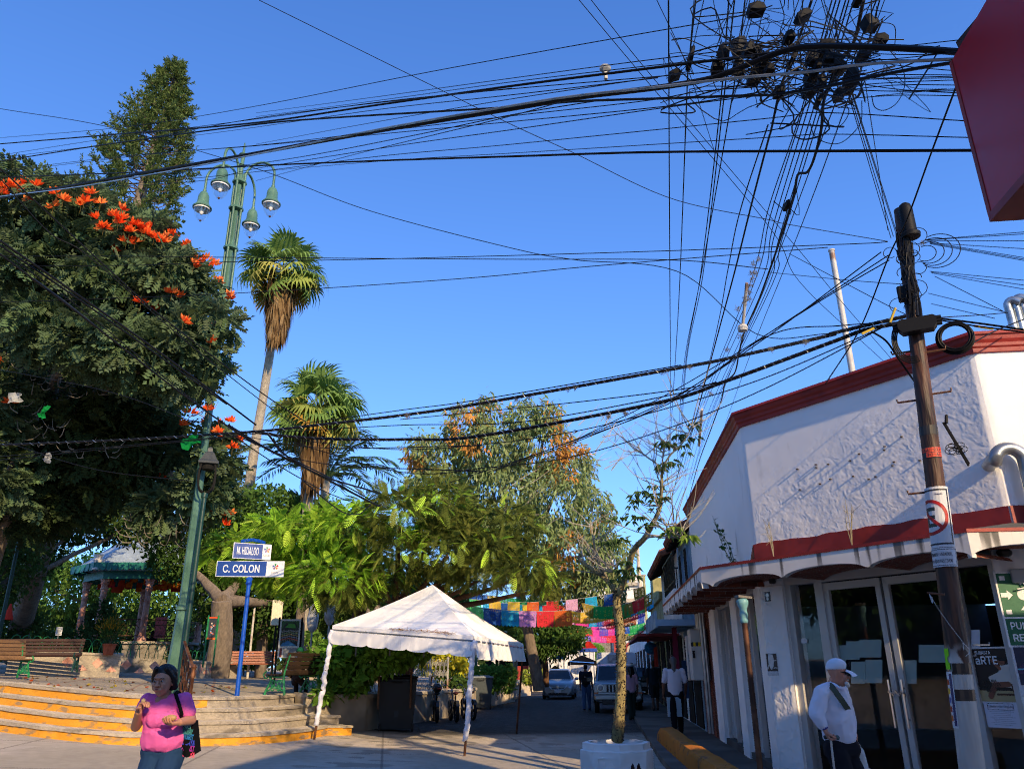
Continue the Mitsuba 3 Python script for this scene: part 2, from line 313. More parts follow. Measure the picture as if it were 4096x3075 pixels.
put(thing('pavement', 'narrow concrete pavement with kerb along the shops', kind='structure'), MB().prism(pv, .16, z0=-.05), 'pavement_concrete')
# ---------------------------------------------------------------- the corner building
def stucco_c(p, n, uv):
    c = mix(hexc('#e3ded8'), hexc('#ece8e3'), fbm(p.x * 2, p.y * 2, p.z * 2, 3))
    return mix(c, hexc('#aaa49c'), .45 * smoothstep(.66, .8, fbm(p.x * 3 + 8, p.y * 3, p.z * 1.1, 4)))
mat('white_stucco', stucco_c, .7)
mat('red_trim', two('#7e2018', '#92291e', 3.), .5, bump=lambda p, n, uv: .004 * fbm(p.x * 9, p.y * 9, p.z * 9, 3))
def fascia_c(p, n, uv):
    a = p.x * 6.3 - p.y * 4.1
    st = smoothstep(.62, .8, noise(a * 1.9, 0, 3)) * smoothstep(2.62, 2.96, p.z + .25 * (noise(a * 5, 1, 0) - .5))
    return mix(mix(hexc('#c9c4bd'), hexc('#dedad4'), fbm(p.x * 4, p.y * 4, p.z * 4, 3)), hexc('#35302b'), .85 * st)
mat('fascia_paint', fascia_c, .7)
def brick_c(p, n, uv):
    a = p.x * DS[0] + p.y * DS[1]; b = p.x * DS[1] - p.y * DS[0]
    r = dr.floor(a / .075); u = b / .25 + .5 * (r - 2 * dr.floor(r / 2))
    e = dr.minimum(dr.abs(a / .075 - dr.floor(a / .075) - .5), 9); g = dr.abs(u - dr.floor(u) - .5)
    return mix(mix(hexc('#5c2a1c'), hexc('#7d3f2a'), cell_rand(r, dr.floor(u), 2)), hexc('#8b8078'), dr.maximum(smoothstep(.42, .47, e), smoothstep(.475, .49, g)))
mat('vault_brick', brick_c, .9)
mat('aluminium', '#b9b6b1', .4, metallic=.25)
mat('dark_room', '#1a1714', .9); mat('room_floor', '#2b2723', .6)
mat('chrome', '#c8c8c8', .18, metallic=1.)
scene['mat_pane_glass'] = {'type': 'thindielectric', 'int_ior': 1.36}
mat('galvanised', two('#8f9496', '#b2b6b8', 6.), .38, metallic=.8)
mat('rust_metal', two('#3c2317', '#6a4630', 5.), .6, metallic=.3)

def up_frame(n): return np.stack([np.cross([0, 0, 1.], n), [0, 0, 1.], n], 1)
def mitre(na, nb): return (na + nb) / (1 + na @ nb)
FOOT = [W(8.3, 0), C1, C2, C2 + DR * 12]
FOOTN = [NS, mitre(NS, NCH), mitre(NCH, NR), NR]
def sweep_foot(prof, foot=FOOT, norms=FOOTN):
    g = np.array([[f + m * o + np.array([0, 0, z]) for o, z in prof] for f, m in zip(foot, norms)])
    return MB().sheet(g)
shop = thing('corner_building', 'white corner shop with red cornice and scalloped brick vaulted canopy', 'building')
def stucco(a, d, n, w, z0, z1, st, amp, mask=None):
    s, z = np.arange(0, w + st / 2, st), np.arange(z0, z1 + st / 2, st); S, Zz = np.meshgrid(s, z, indexing='ij')
    p = a + d * S[..., None] + np.array([0, 0, 1.]) * Zz[..., None]
    q = np.stack([S, Zz, S * 0], -1); wv = meshkit.fbm(q * 5.1 + 5, 3) * 2.6
    r = 1 - np.abs(2 * meshkit.fbm(np.stack([S * 9 + wv * 2, Zz * 9 - wv * 2, wv], -1), 3) - 1)
    h = amp * (r ** 3) + amp * .6 * meshkit.fbm(q * 30, 2) + .011 * meshkit.fbm(q * 1.3, 3) + .012 * np.clip(meshkit.fbm(np.stack([S * 2.2 + wv, Zz * 2.2, wv], -1), 2) - .5, 0, 1)
    if mask is not None: h = h * mask(S, Zz) + .008 * meshkit.fbm(q * 1.3, 3)
    edge = np.minimum(np.minimum(S, w - S), .05) / .05
    return MB().sheet(p + n * (h * edge)[..., None])
ZU0, ZU1 = 3.12, 5.34
body = Polygon([tuple(x[:2]) for x in (W(8.3, -.03), C1 - mitre(NS, NCH) * .03, C2 - mitre(NCH, NR) * .03, C2 + DR * 12 - NR * .03, C2 + DR * 12 - NR * 6, W(8.3, -7))])
put('wall', MB().prism(body.difference(body.buffer(-.25)), ZU1 - ZU0, z0=ZU0), 'white_stucco', shop)
put('roof', MB().prism(body.buffer(-.2), .15, z0=ZU1 - .35), 'pavement_concrete', shop)
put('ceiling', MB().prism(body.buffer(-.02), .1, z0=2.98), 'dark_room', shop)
put('wall', stucco(C2, DCH, NCH, LCH, ZU0, ZU1, .0135, .0036, lambda S, Zz: np.clip((1.35 * (LCH - S) / LCH + 1.9 - (Zz - ZU0)) / .7 - .9, .12, 1)), 'white_stucco', shop, smooth=True, label='chamfered front of rough trowelled plaster')
put('wall', stucco(C1, DS, NS, 8.3, ZU0, ZU1, .03, .004), 'white_stucco', shop, smooth=True)
put('wall', stucco(C2, DR, NR, 12., ZU0, ZU1, .03, .004), 'white_stucco', shop, smooth=True, label='front lit by full sun')
put('cornice', sweep_foot([(-.25, ZU1 + .2), (.13, ZU1 + .2), (.14, ZU1 + .16), (.11, ZU1 + .15), (.1, ZU1 + .1), (.075, ZU1 + .06), (.07, ZU1 + .02), (.05, ZU1), (.045, ZU1 - .05), (.0, ZU1 - .055)]), 'red_trim', shop)
band = MB(); 
for a, d, n, w in ((C2, DCH, NCH, LCH), (C2, DR, NR, 12.), (C1, DS, NS, .35)):
    s = np.linspace(0, w, int(w / .08) + 2); top = 3.37 + .035 * (meshkit.fbm(np.stack([s * 2.2, s * 0, s * 0], -1), 3) - .5) * 2
    if w < 1: top = np.linspace(3.37, 3.16, len(s))
    g = np.stack([np.stack([a + d * x + n * .028 + [0, 0, ZU0 - .02] for x in s]), np.stack([a + d * x + n * .024 + [0, 0, z] for x, z in zip(s, top)]), np.stack([a + d * x + [0, 0, z] for x, z in zip(s, top)])], 1)
    band.sheet(g)
put('base_band', band, 'red_trim', shop)
# canopy
OV, OR_ = .9, .5
K1 = C1 + mitre(NS, NCH) * OV
K2 = C1 - DCH * (LCH + (OR_ - OV * (NCH @ NR)) / abs(np.cross(NCH, NR)[2])) + NCH * OV
K0, K3 = W(7.4, OV), C2 + DR * 12 + NR * OR_
sides = [(K1, DS, NS, np.linalg.norm(K0 - K1), .78, .13, OV), (K2, DCH, NCH, np.linalg.norm(K1 - K2), 1.27, .12, OV), (K2, DR, NR, np.linalg.norm(K3 - K2), 1.5, .14, OR_)]
def arch(s, per, h): x = (s / per) % 1 * 2 - 1; return h * np.sqrt(np.clip(1 - np.abs(x) ** 2.3, 0, 1))
fas, und = MB(), MB()
for a, d, n, L, per, h, ov in sides:
    s = np.linspace(0, L, int(L / .04)); zb = 2.70 + arch(s, per, h)
    poly = Polygon(np.vstack([np.stack([s, zb], 1), [[L, 2.99], [0, 2.99]]]))
    fas.prism(poly, .1, np.stack([d, [0, 0, 1.], n], 1), at=a - n * .1)
    g = np.stack([np.stack([a - n * q + d * x + [0, 0, z + .012] for x, z in zip(s, zb)]) for q in (.1, ov * .6, ov + .02)], 1)
    und.sheet(g)
put('canopy_fascia', fas, 'fascia_paint', shop); put('canopy_vault', und, 'vault_brick', shop)
NK = [NS, mitre(NS, NCH), None, NR]
top = MB().sheet(np.array([[K0 + [0, 0, 2.985], W(7.4, 0, 3.15)], [K1 + [0, 0, 2.985], C1 + [0, 0, 3.15]], [K2 + [0, 0, 2.985], C2 + [0, 0, 3.15]], [K3 + [0, 0, 2.985], C2 + DR * 12 + [0, 0, 3.15]]]))
put('canopy_top', top, 'pavement_concrete', shop)
put('canopy_edge', MB().sheet(np.array([[k + m * .012 + [0, 0, 2.975], k + m * .012 + [0, 0, 3.015], k - m * .09 + [0, 0, 3.02]] for k, m in ((K0, NS), (K1, mitre(NS, NCH)), (K2, mitre(NCH, NR)), (K3, NR))])), 'red_trim', shop)
# ground floor: piers, mullions, glass, doors
def pt(o, d, n): return lambda s, q, z: o + d * s + n * q + np.array([0, 0, z])
SW, CH = pt(C1, DS, NS), pt(C1, -DCH, NCH)
def bar(mb, f, s0, s1, z0, z1, q0, q1):
    """Box between the coordinates of a front (along, out, up)."""
    a, b = f(s0, q0, z0), f(s1, q1, z1); c = (a + b) / 2; d = nrm(f(1, 0, 0) - f(0, 0, 0)); n = nrm(f(0, 1, 0) - f(0, 0, 0))
    return mb.box(c, (abs(s1 - s0), abs(q1 - q0), abs(z1 - z0)), np.stack([d, n, [0, 0, 1.]], 1))
CP = Polygon([tuple(x[:2]) for x in (SW(.62, -.02, 0), SW(.62, -.4, 0), CH(.42, -.4, 0), CH(.42, -.02, 0), C1 - mitre(NS, NCH) * .02)])
put('pier', MB().prism(CP, 2.95, z0=.0), 'white_stucco', shop, label='white corner pier with a poster')
pst = stucco(CH(.42, 0, 0), DCH, NCH, .42, .05, 2.72, .0135, .008); put('pier_face', pst, 'white_stucco', shop, smooth=True)
for s0, s1 in ((2.35, 3.02), (5.2, 6.1)): put('pier', bar(MB(), SW, s0, s1, .1, 2.98, -.3, 0), 'white_stucco', shop)
put('wall', bar(MB(), SW, 6.1, 8.3, .1, 2.98, -.3, -.02), 'vault_brick', shop, label='bare brick wall behind the meter boxes')
RL = C2 - NR * .24; sR = -.24 / abs(np.cross(NCH, NR)[2]) * (NCH @ NR) * -1
RWp = pt(C2 - NR * .24, DR, NR)
put('wall', MB().prism(Polygon([tuple(x[:2]) for x in (CH(3.44, -.02, 0), CH(3.44, -.5, 0), RWp(.3, -.4, 0), RWp(12, -.4, 0), RWp(12, 0, 0), RWp(-.2, 0, 0))]), 3.0, z0=.0), 'white_stucco', shop, label='white wall under the canopy with the assembly sign')
fr, sill = MB(), MB()
for s in (.62, 1.46, 2.29, 3.02, 4.1, 5.14): bar(fr, SW, s, s + .06, .22, 2.72, -.16, -.08)
for a, b in ((.62, 2.35), (3.02, 5.2)): bar(fr, SW, a, b, 2.72, 2.98, -.17, -.07); bar(sill, SW, a, b, .1, .22, -.18, -.02)
for s, w in ((.42, .1), (.93, .13), (3.36, .08)): bar(fr, CH, s, s + w, .1, 2.72, -.18, -.06)
bar(fr, CH, .42, 3.44, 2.72, 2.98, -.18, -.05); bar(sill, CH, .42, 1.0, .0, .12, -.18, -.02); bar(fr, CH, 2.86, 2.96, .1, 2.72, -.18, -.06)
put('window_frame', fr, 'aluminium', shop); put('sill', sill, 'pavement_concrete', shop)
gl = lambda f, a, b, z0, z1, q: MB().sheet(np.array([[f(a, q, z0), f(a, q, z1)], [f(b, q, z0), f(b, q, z1)]]))
for f, a, b in ((SW, .68, 1.46), (SW, 1.52, 2.29), (SW, 3.08, 4.1), (SW, 4.16, 5.14), (CH, .52, .93), (CH, 2.96, 3.36)): put('window_pane', gl(f, a, b, .22, 2.72, -.12), 'pane_glass', shop)
for a, b, hx in ((1.06, 1.93, 1.86), (1.97, 2.86, 2.04)):
    dk = put('door', bar(bar(bar(bar(MB(), CH, a, a + .075, .05, 2.7, -.15, -.09), CH, b - .075, b, .05, 2.7, -.15, -.09), CH, a, b, 2.6, 2.7, -.15, -.09), CH, a, b, .05, .2, -.15, -.09), 'aluminium', shop, label='aluminium framed glass shop door')
    put('pane', gl(CH, a + .075, b - .075, .2, 2.6, -.12), 'pane_glass', dk)
    put('handle', MB().tube([CH(hx, -.03, .85), CH(hx, -.03, 1.42)], .014, 8).tube([CH(hx, -.09, .95), CH(hx, -.03, .95)], .01, 6).tube([CH(hx, -.09, 1.32), CH(hx, -.03, 1.32)], .01, 6), 'chrome', dk)
ch_ = MB()
for i in range(9):
    a = 1.84 + .026 * i; ch_.tube([CH(a, -.02 + .02 * (i % 2), 1.27 + .02 * math.sin(i * 2.)), CH(a + .03, -.01, 1.25 + .02 * math.sin(i * 2. + 1))], .013, 5)
single('padlock_chain', ch_, 'chrome', 'steel chain wound round the two shop door handles', 'chain')
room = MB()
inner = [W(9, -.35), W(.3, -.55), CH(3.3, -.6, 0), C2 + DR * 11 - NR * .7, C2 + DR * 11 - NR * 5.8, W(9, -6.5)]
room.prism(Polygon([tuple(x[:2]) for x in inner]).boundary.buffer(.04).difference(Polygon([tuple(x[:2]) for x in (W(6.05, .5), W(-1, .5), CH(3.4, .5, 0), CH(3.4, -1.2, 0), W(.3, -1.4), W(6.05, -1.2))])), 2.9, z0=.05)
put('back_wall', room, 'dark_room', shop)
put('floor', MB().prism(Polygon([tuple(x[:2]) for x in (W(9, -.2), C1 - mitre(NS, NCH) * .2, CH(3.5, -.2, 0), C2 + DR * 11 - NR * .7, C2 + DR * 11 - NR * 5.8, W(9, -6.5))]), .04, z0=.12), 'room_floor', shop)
# things fixed to the shop
def chp(uv, q=0.): return at_plane(*uv, C1 + NCH * q, NCH)
def rwp(uv, q=0.): return at_plane(*uv, C2 - NR * .24 + NR * q, NR)
def swp(uv, q=0.): return at_plane(*uv, C1 + NS * q, NS)
def flatquad(mb, c4, n, th=.004, col=None):
    """A sheet of paper or a plate with the four corners c4 (a b c d in turn), th thick."""
    c4 = np.asarray(c4, float); return mb.add(np.vstack([c4, c4 - n * th]), [[0, 1, 2], [0, 2, 3], [5, 4, 7], [5, 7, 6], [0, 4, 5], [0, 5, 1], [1, 5, 6], [1, 6, 2], [2, 6, 7], [2, 7, 3], [3, 7, 4], [3, 4, 0]], col)
def panel(fun, x0, y0, x1, y1, Z, q): return [fun(Z(*p), q) for p in ((x0, y0), (x1, y0), (x1, y1), (x0, y1))]
class Face:
    """Coordinates on a sign: origin, right, up, out."""
    def __init__(s, o, n, right=None): s.o = np.asarray(o, float); s.n = n; s.R = up_frame(n); s.r = s.R[:, 0]
    def at(s, x, y, q=0.): return s.o + s.r * x + np.array([0, 0, 1.]) * y + s.n * q
    def rect(s, mb, x0, y0, x1, y1, q=0., th=.004, col=None): return flatquad(mb, [s.at(x0, y1, q), s.at(x1, y1, q), s.at(x1, y0, q), s.at(x0, y0, q)], s.n, th, col)
    def poly(s, mb, pts, q=0., th=.002, col=None): return mb.prism(pts, th, s.R, s.at(0, 0, q), col=col)
    def text(s, mb, t, h, x, y, q=.001, col=None, center=True, bold=True, sx=1.): return mb.text(t, h, s.R, s.at(x, y, q), .0015, bold, center, col, sx)
BK, WH = (.012, .012, .013), (.72, .71, .69)
# assembly point sign
o = rwp(Z5(1500, 905)); F = Face(o, NR); sg = thing('assembly_sign', 'green and white assembly point sign with arrows on the right hand wall', 'sign')
gcol = hexc('#0d5c3c'); b_ = MB(); F.rect(b_, -.02, 0, .52, .84, .012, .01, WH); F.rect(b_, 0, .33, .50, .82, .0145, .002, gcol); F.rect(b_, 0, .02, .50, .31, .0145, .002, gcol)
put('plate', b_, 'vc_satin', sg)
t_ = MB(); F.poly(t_, Point(.25, .575).buffer(.06), .015, col=WH)
for dx, dy in ((1, 0), (-1, 0), (0, 1), (0, -1)):
    c = np.array([.25 + dx * .17, .575 + dy * .17]); e, g = np.array([-dx, -dy]), np.array([-dy, dx])
    F.poly(t_, Polygon([c - e * .07 + g * .025, c + g * .025, c + g * .055, c + e * .06, c - g * .055, c - g * .025, c - e * .07 - g * .025]), .015, col=WH)
for dx, dy in ((-1, 1), (1, 1), (-1, -1), (1, -1)): F.rect(t_, .25 + dx * .19 - .03, .575 + dy * .19 - .025, .25 + dx * .19 + .03, .575 + dy * .19 + .025, .017, .002, WH)
F.text(t_, 'PUNTO DE', .075, .035, .195, .0155, WH, center=False, sx=.92); F.text(t_, 'REUNIÓN', .075, .035, .065, .0155, WH, center=False, sx=1.05)
put('lettering', t_, 'vc_satin', sg)
# posters
def poster(name, label, c4, n, base, mat_='vc_satin'):
    k = thing(name, label, 'poster'); m = MB(); flatquad(m, c4, n, .003, base); put('sheet', m, mat_, k); return k
Fp = Face(chp(Z5(1325, 1250), -.1), NCH); k = thing('auction_poster', 'dark art auction poster with a seated figure taped on the shop glass', 'poster'); m = MB()
Fp.rect(m, -.02, 0, .45, .62, 0, .003, (.6, .58, .55)); Fp.rect(m, 0, .02, .43, .60, .002, .002, hexc('#2a1d15')); Fp.rect(m, 0, .02, .43, .14, .004, .002, hexc('#a89468')); put('sheet', m, 'vc_satin', k)
m = MB(); sk, wt = hexc('#7a4a34'), hexc('#c9c1b4')
Fp.poly(m, Polygon([(.24, .2), (.42, .18), (.42, .33), (.38, .41), (.3, .4), (.27, .33), (.15, .28), (.15, .25)]).buffer(.015), .007, col=wt); Fp.poly(m, Point(.31, .455).buffer(.042), .009, col=sk); Fp.poly(m, Polygon([(.25, .5), (.38, .5), (.37, .46), (.26, .47)]), .011, col=hexc('#16100c'))
Fp.poly(m, LineString([(.28, .38), (.21, .47), (.29, .47)]).buffer(.018), .009, col=sk); Fp.poly(m, LineString([(.34, .21), (.19, .2), (.12, .08)]).buffer(.03), .009, col=sk); Fp.poly(m, LineString([(.38, .2), (.4, .07)]).buffer(.014), .008, col=hexc('#4a2f1d')); Fp.poly(m, LineString([(.2, .1), (.41, .1)]).buffer(.01), .008, col=hexc('#4a2f1d')); put('picture', m, 'vc_satin', k)
m = MB(); Fp.text(m, 'SUBASTA', .035, .12, .54, .007, WH, sx=.8); Fp.text(m, 'DE', .02, .03, .515, .007, WH); Fp.text(m, 'aRTE', .085, .02, .43, .012, WH, center=False, sx=.9)
for i, t in enumerate(('PINTURA', 'FOTOGRAFÍA', 'ESCULTURA', 'MÁS')): Fp.text(m, t, .03, .13, .23 - .036 * i, .013, (.03, .025, .02), sx=.95)
put('lettering', m, 'vc_satin', k)
Fp = Face(chp(Z5(1360, 1398), -.1), NCH); k = thing('english_class_notice', 'white typed English class notice on the glass under the dark poster', 'notice'); m = MB(); Fp.rect(m, 0, 0, .37, .28, 0, .002, (.62, .6, .66)); put('sheet', m, 'vc_matte', k)
m = MB(); Fp.text(m, 'Clases de Inglés', .026, .185, .215, .002, (.05, .05, .06), bold=False); Fp.poly(m, sbox(.05, .2, .32, .25).buffer(.008).boundary.buffer(.002), .002, col=BK)
for i in range(8): Fp.rect(m, .05 + .02 * (i % 3), .17 - i * .02, .32 - .02 * ((i * 2) % 3), .175 - i * .02, .001, .001, (.25, .25, .27))
put('lettering', m, 'vc_matte', k)
def paper(lab, x0, y0, x1, y1, q, col, cat='paper', name='taped_paper', grp=None):
    m = MB(); flatquad(m, panel(chp, x0, y0, x1, y1, Z5, q), NCH, .002, col); return single(name, m, 'vc_matte', lab, cat, grp)
paper('small white sheet on the glass right of the utility pole', 1256, 797, 1310, 905, -.1, (.55, .55, .58))
paper('torn scrap of white paper on the narrow side pane', 205, 853, 242, 880, -.1, (.6, .6, .6), name='paper_scrap')
for i, q in enumerate(((385, 893, 482, 993), (482, 868, 566, 982), (566, 858, 700, 968), (513, 994, 600, 1130), (602, 982, 706, 1126), (808, 985, 918, 1130), (932, 890, 1122, 1000))):
    m = MB(); flatquad(m, panel(chp, *q, Z5, -.16), NCH, .002, hexc('#8fa39c')); kk = single('inside_paper', m, 'vc_matte', 'dim greenish paper taped inside the dark shop door glass', 'paper', 'papers inside the shop doors')
Fp = Face(chp(ZM(555, 470), .004), NCH); k = thing('lost_cat_flyer', 'black and white flyer with an animal photograph on the corner pier', 'flyer'); m = MB()
Fp.rect(m, 0, 0, .2, .31, .02, .002, (.5, .48, .47)); Fp.rect(m, .008, .06, .192, .3, .021, .002, hexc('#3a302c')); Fp.poly(m, Polygon([(.06, .29), (.12, .28), (.13, .2), (.11, .12), (.08, .09), (.06, .14), (.05, .2)]).buffer(.012), .022, col=hexc('#cfc9c2')); Fp.poly(m, LineString([(.02, .1), (.07, .2)]).buffer(.012), .022, col=hexc('#b8b0a8'))
for y in (.015, .03, .045, .2, .1): Fp.rect(m, .02 if y < .06 else .12, y, .18, y + .01, .024, .001, (.6, .6, .6))
put('sheet', m, 'vc_satin', k)
Fp = Face(rwp(Z5(1568, 1210)), NR); k = thing('night_sky_poster', 'white framed poster of a dark blue glowing landscape at the right edge', 'poster'); m = MB(); Fp.rect(m, 0, 0, .4, .6, .01, .003, (.5, .5, .55)); Fp.rect(m, .015, .12, .385, .585, .012, .002, hexc('#14203a')); Fp.poly(m, Polygon([(.015, .3), (.1, .36), (.2, .31), (.3, .38), (.385, .3), (.385, .24), (.015, .24)]), .013, col=hexc('#3a2a4a')); Fp.rect(m, .015, .28, .385, .295, .016, .001, hexc('#4a9fb0')); put('sheet', m, 'vc_satin', k)
# house number tile, small lamps, socket box
m = MB(); c = chp(ZR(1440, 1275)); F = Face(c, NCH); F.rect(m, -.05, -.07, .05, .07, .02, .015, (.06, .06, .06)); F.poly(m, Point(0, .02).buffer(.03), .021, .004, (.5, .5, .5)); F.poly(m, Point(0, -.035).buffer(.022), .021, .004, (.45, .45, .45)); single('number_plate', m, 'vc_metal', 'small black and silver plate on the corner pier', 'plate')
m = MB(); c = chp(ZR(1490, 1050), .05); m.cbox(c, (.07, .1, .12), np.stack([-DCH, NCH, [0, 0, 1.]], 1), .015, (.03, .028, .025)).tube([c + [0, 0, .05], c + [0, 0, .1] - NCH * .06], .02, 6, (.03, .03, .03)); single('wall_lamp', m, 'vc_satin', 'small dark lamp under the canopy at the corner pier', 'lamp')
m = MB(); c = rwp(Z5(1460, 322), .06); m.cbox(c, (.16, .1, .09), np.stack([DR, NR, [0, 0, 1.]], 1), .03, (.025, .022, .02)); single('wall_lamp', m, 'vc_satin', 'small dark lamp under the canopy on the right hand wall', 'lamp')
m = MB(); c = rwp(Z5(1558, 465), .03); m.cbox(c, (.2, .04, .16), np.stack([DR, NR, [0, 0, 1.]], 1), .01, (.3, .31, .31)); m.tube(spline([c + [0, 0, -.08] + NR * .03, c + [0, 0, -.13] + NR * .03 + DR * .02, c + [0, 0, -.15] + NR * .03 - DR * .08], 8), .008, 5, (.7, .7, .68)); single('junction_box', m, 'vc_satin', 'open grey junction box with a white wire on the right hand wall', 'junction box')
# bent vent pipe, roof pole, roof conduits
base_ = at_plane(1010, 460, C2 + NR * .16, NR)
arc = [base_ + DR * (.16 * math.cos(a)) + np.array([0, 0, .15 * math.sin(a)]) for a in np.linspace(PI, 0, 14)]
m = MB().tube([arc[0] - NR * .2 - [0, 0, .02], arc[0] - NR * .06 + [0, 0, .03]] + arc + [arc[-1] - [0, 0, q] for q in (.3, .6, .95)], .075, 14); single('vent_pipe', m, 'galvanised', 'fat bent galvanised pipe on the sunlit upper wall', 'pipe', smooth=50)
pb, ptop = C1 - DCH * .9 - NCH * 2 + [0, 0, 5.], C1 - DCH * .9 - NCH * 2 + [0, 0, 8.78]
mat('pole_white', two('#b9b4aa', '#8a6a55', 3., .55, .75), .5)
m = MB().tube([pb, ptop], [.06, .05], 10).tube([ptop, ptop + [0, 0, .03]], .06, 10); single('roof_mast', m, 'pole_white', 'tall rust streaked white mast standing on the flat roof', 'mast', smooth=40)
for i, (u, v0) in enumerate(((1007.5, 303.5), (1014.5, 301), (1021.5, 301))):
    a = P(u, v0, 11.2); m = MB().tube([a - [0, 0, 1.5], a - [0, 0, .12]], .055, 10); m.tube(spline([a - [0, 0, .12], a, a + [.05, -.05, .04], a + [.12, -.1, -.02]], 10), .055, 10); single('roof_conduit', m, 'galvanised', 'galvanised weatherhead pipe above the cornice at the right edge', 'pipe', 'weatherhead pipes on the roof', smooth=50)
# nail stubs and drip marks on the chamfer, weeds in the canopy
m = MB()
for x, y in ((832, 1150), (728, 1210), (725, 1232), (570, 1256), (514, 1298), (303, 1322), (304, 1340), (786, 1305), (776, 1328), (945, 1296), (378, 1320), (392, 1412), (533, 1394), (328, 1440), (205, 1476), (672, 1396), (188, 1350), (630, 1412)):
    c = chp(Z6(x, y)); m.tube([c - NCH * .01, c + NCH * .05 + np.array([0, 0, -.01])], .011, 5, (.05, .03, .02))
put('fixing_stub', m, 'vc_matte', shop, kind='stuff', label='rusty bolt stubs left in the plaster')
# ---------------------------------------------------------------- other buildings
mat('roof_tile', two('#6b3a28', '#9a5a40', 3.), .85); mat('blue_wall', two('#6f8a9c', '#86a0b0', 2.), .8); mat('pale_wall', two('#c9c4ba', '#dcd8cf', 1.5), .85)
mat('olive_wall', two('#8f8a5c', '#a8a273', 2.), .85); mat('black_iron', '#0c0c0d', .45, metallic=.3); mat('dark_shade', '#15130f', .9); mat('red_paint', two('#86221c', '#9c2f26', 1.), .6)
def rubble(p, n, uv):
    a = p.x * .9 + p.y * .2
    d1, d2, r = voronoi(a * 2.6, p.z * 3.2)
    return mix(hexc('#8a857c'), mix(hexc('#5a5148'), hexc('#85796c'), r), smoothstep(.03, .1, d2 - d1))
mat('rubble', rubble, .9)
def blk(mb, s0, s1, n0, n1, z0, z1): return bar(mb, lambda s, q, z: W(s, q, z), s0, s1, z0, z1, n0, n1)
def tiled_eave(key, s0, s1, n0, n1, z0, z1, step=.22):
    """Half round roof tiles running down from (n0, z0) to (n1, z1)."""
    t = MB()
    for s in np.arange(s0, s1, step):
        a, b = W(s, n0, z0), W(s, n1, z1); t.tube([a, b], [.1, .115], 7)
    put('roof_tiles', t, 'roof_tile', key, smooth=50, kind='stuff')
    m = MB(); m.sheet(np.array([[W(s0, n0, z0 - .06), W(s0, n1, z1 - .06)], [W(s1, n0, z0 - .06), W(s1, n1, z1 - .06)]])); put('eave_boards', m, 'dark_shade', key)
    r = MB()
    for s in np.arange(s0 + .2, s1, .5): r.beam(W(s, n0, z0 - .12), W(s, n1 - .05, z1 - .12), .08, .1)
    put('rafters', r, 'dark_shade', key, kind='stuff')
b2 = thing('balcony_house', 'blue two storey house with dark tiled eave and black balcony', 'building')
put('wall', blk(MB(), 8.32, 12., -7, 0, 0, 5.0), 'blue_wall', b2); tiled_eave(b2, 8.3, 11.6, -2.2, .42, 6.1, 5.0)
put('balcony_slab', blk(MB(), 8.4, 12., 0, .52, 3.3, 3.5), 'pale_wall', b2)
put('canopy_slab', blk(blk(MB(), 8.4, 13., .02, 1.0, 2.58, 2.74), 8.4, 13., 1.0, 1.04, 2.54, 2.95), 'blue_wall', b2)
rail = MB()
for s in np.arange(8.5, 12.05, .24): rail.beam(W(s, .46, 3.5), W(s, .46, 4.42), .025, .025)
rail.beam(W(8.4, .46, 4.44), W(12.05, .46, 4.44), .05, .04).beam(W(8.4, .46, 3.72), W(12.05, .46, 3.72), .03, .03).beam(W(12.05, 0, 4.44), W(12.05, .46, 4.44), .05, .04)
for n in np.arange(.06, .46, .13): rail.beam(W(12.05, n, 3.5), W(12.05, n, 4.44), .025, .025)
put('balcony_rail', rail, 'black_iron', b2)
for s in (9.0, 10.5):
    w = put('window', blk(MB(), s, s + .8, .0, .05, 3.5, 4.75), 'blue_wall', b2); put('pane', blk(MB(), s + .1, s + .7, .05, .06, 3.55, 4.65), 'dark_shade', w)
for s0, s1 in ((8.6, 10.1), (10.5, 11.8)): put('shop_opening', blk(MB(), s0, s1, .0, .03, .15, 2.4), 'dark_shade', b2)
b3 = thing('tiled_house', 'white house with brown tiled overhanging roof further up the street', 'building')
put('wall', blk(MB(), 12.02, 19., -7, 0, 0, 5.2), 'pale_wall', b3); tiled_eave(b3, 12.1, 19., -2.4, .5, 6.2, 4.9)
put('gable', MB().prism(Polygon([(-7, 0), (0, 0), (-2.4, 1.2)]), 6.9, np.stack([NS, [0, 0, 1.], np.cross(NS, [0, 0, 1.])], 1), W(12.1 if np.cross(NS, [0, 0, 1.]) @ DS > 0 else 19., 0, 5.2)), 'pale_wall', b3)
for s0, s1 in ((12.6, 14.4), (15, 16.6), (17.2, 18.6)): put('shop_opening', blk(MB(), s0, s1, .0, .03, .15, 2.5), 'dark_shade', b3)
put('shade_roof', blk(MB(), 13.2, 18.8, .0, 1.3, 2.5, 2.58), 'red_paint', b3)
b4 = thing('olive_building', 'olive green flat roofed building with a square parapet post', 'building')
put('wall', blk(MB(), 19.02, 27., -7, 0, 0, 4.1), 'olive_wall', b4); put('parapet', blk(blk(MB(), 19., 27., -.3, .12, 4.1, 4.35), 22.5, 24.2, -.4, .1, 4.35, 5.25), 'olive_wall', b4)
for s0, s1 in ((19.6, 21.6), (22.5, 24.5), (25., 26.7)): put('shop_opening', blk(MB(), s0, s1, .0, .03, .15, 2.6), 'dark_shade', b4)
put('awning', MB().sheet(np.array([[W(19.5, 0, 3.0), W(19.5, 1.3, 2.5)], [W(26.5, 0, 3.0), W(26.5, 1.3, 2.5)]])), 'red_paint', b4)
b5 = thing('far_row', 'low white shop row at the far end of the right hand pavement', 'building')
put('wall', blk(MB(), 27.02, 62., -7, -.1, 0, 3.6), 'pale_wall', b5); put('parapet', blk(MB(), 27., 62., -.4, .0, 3.6, 3.8), 'red_paint', b5)
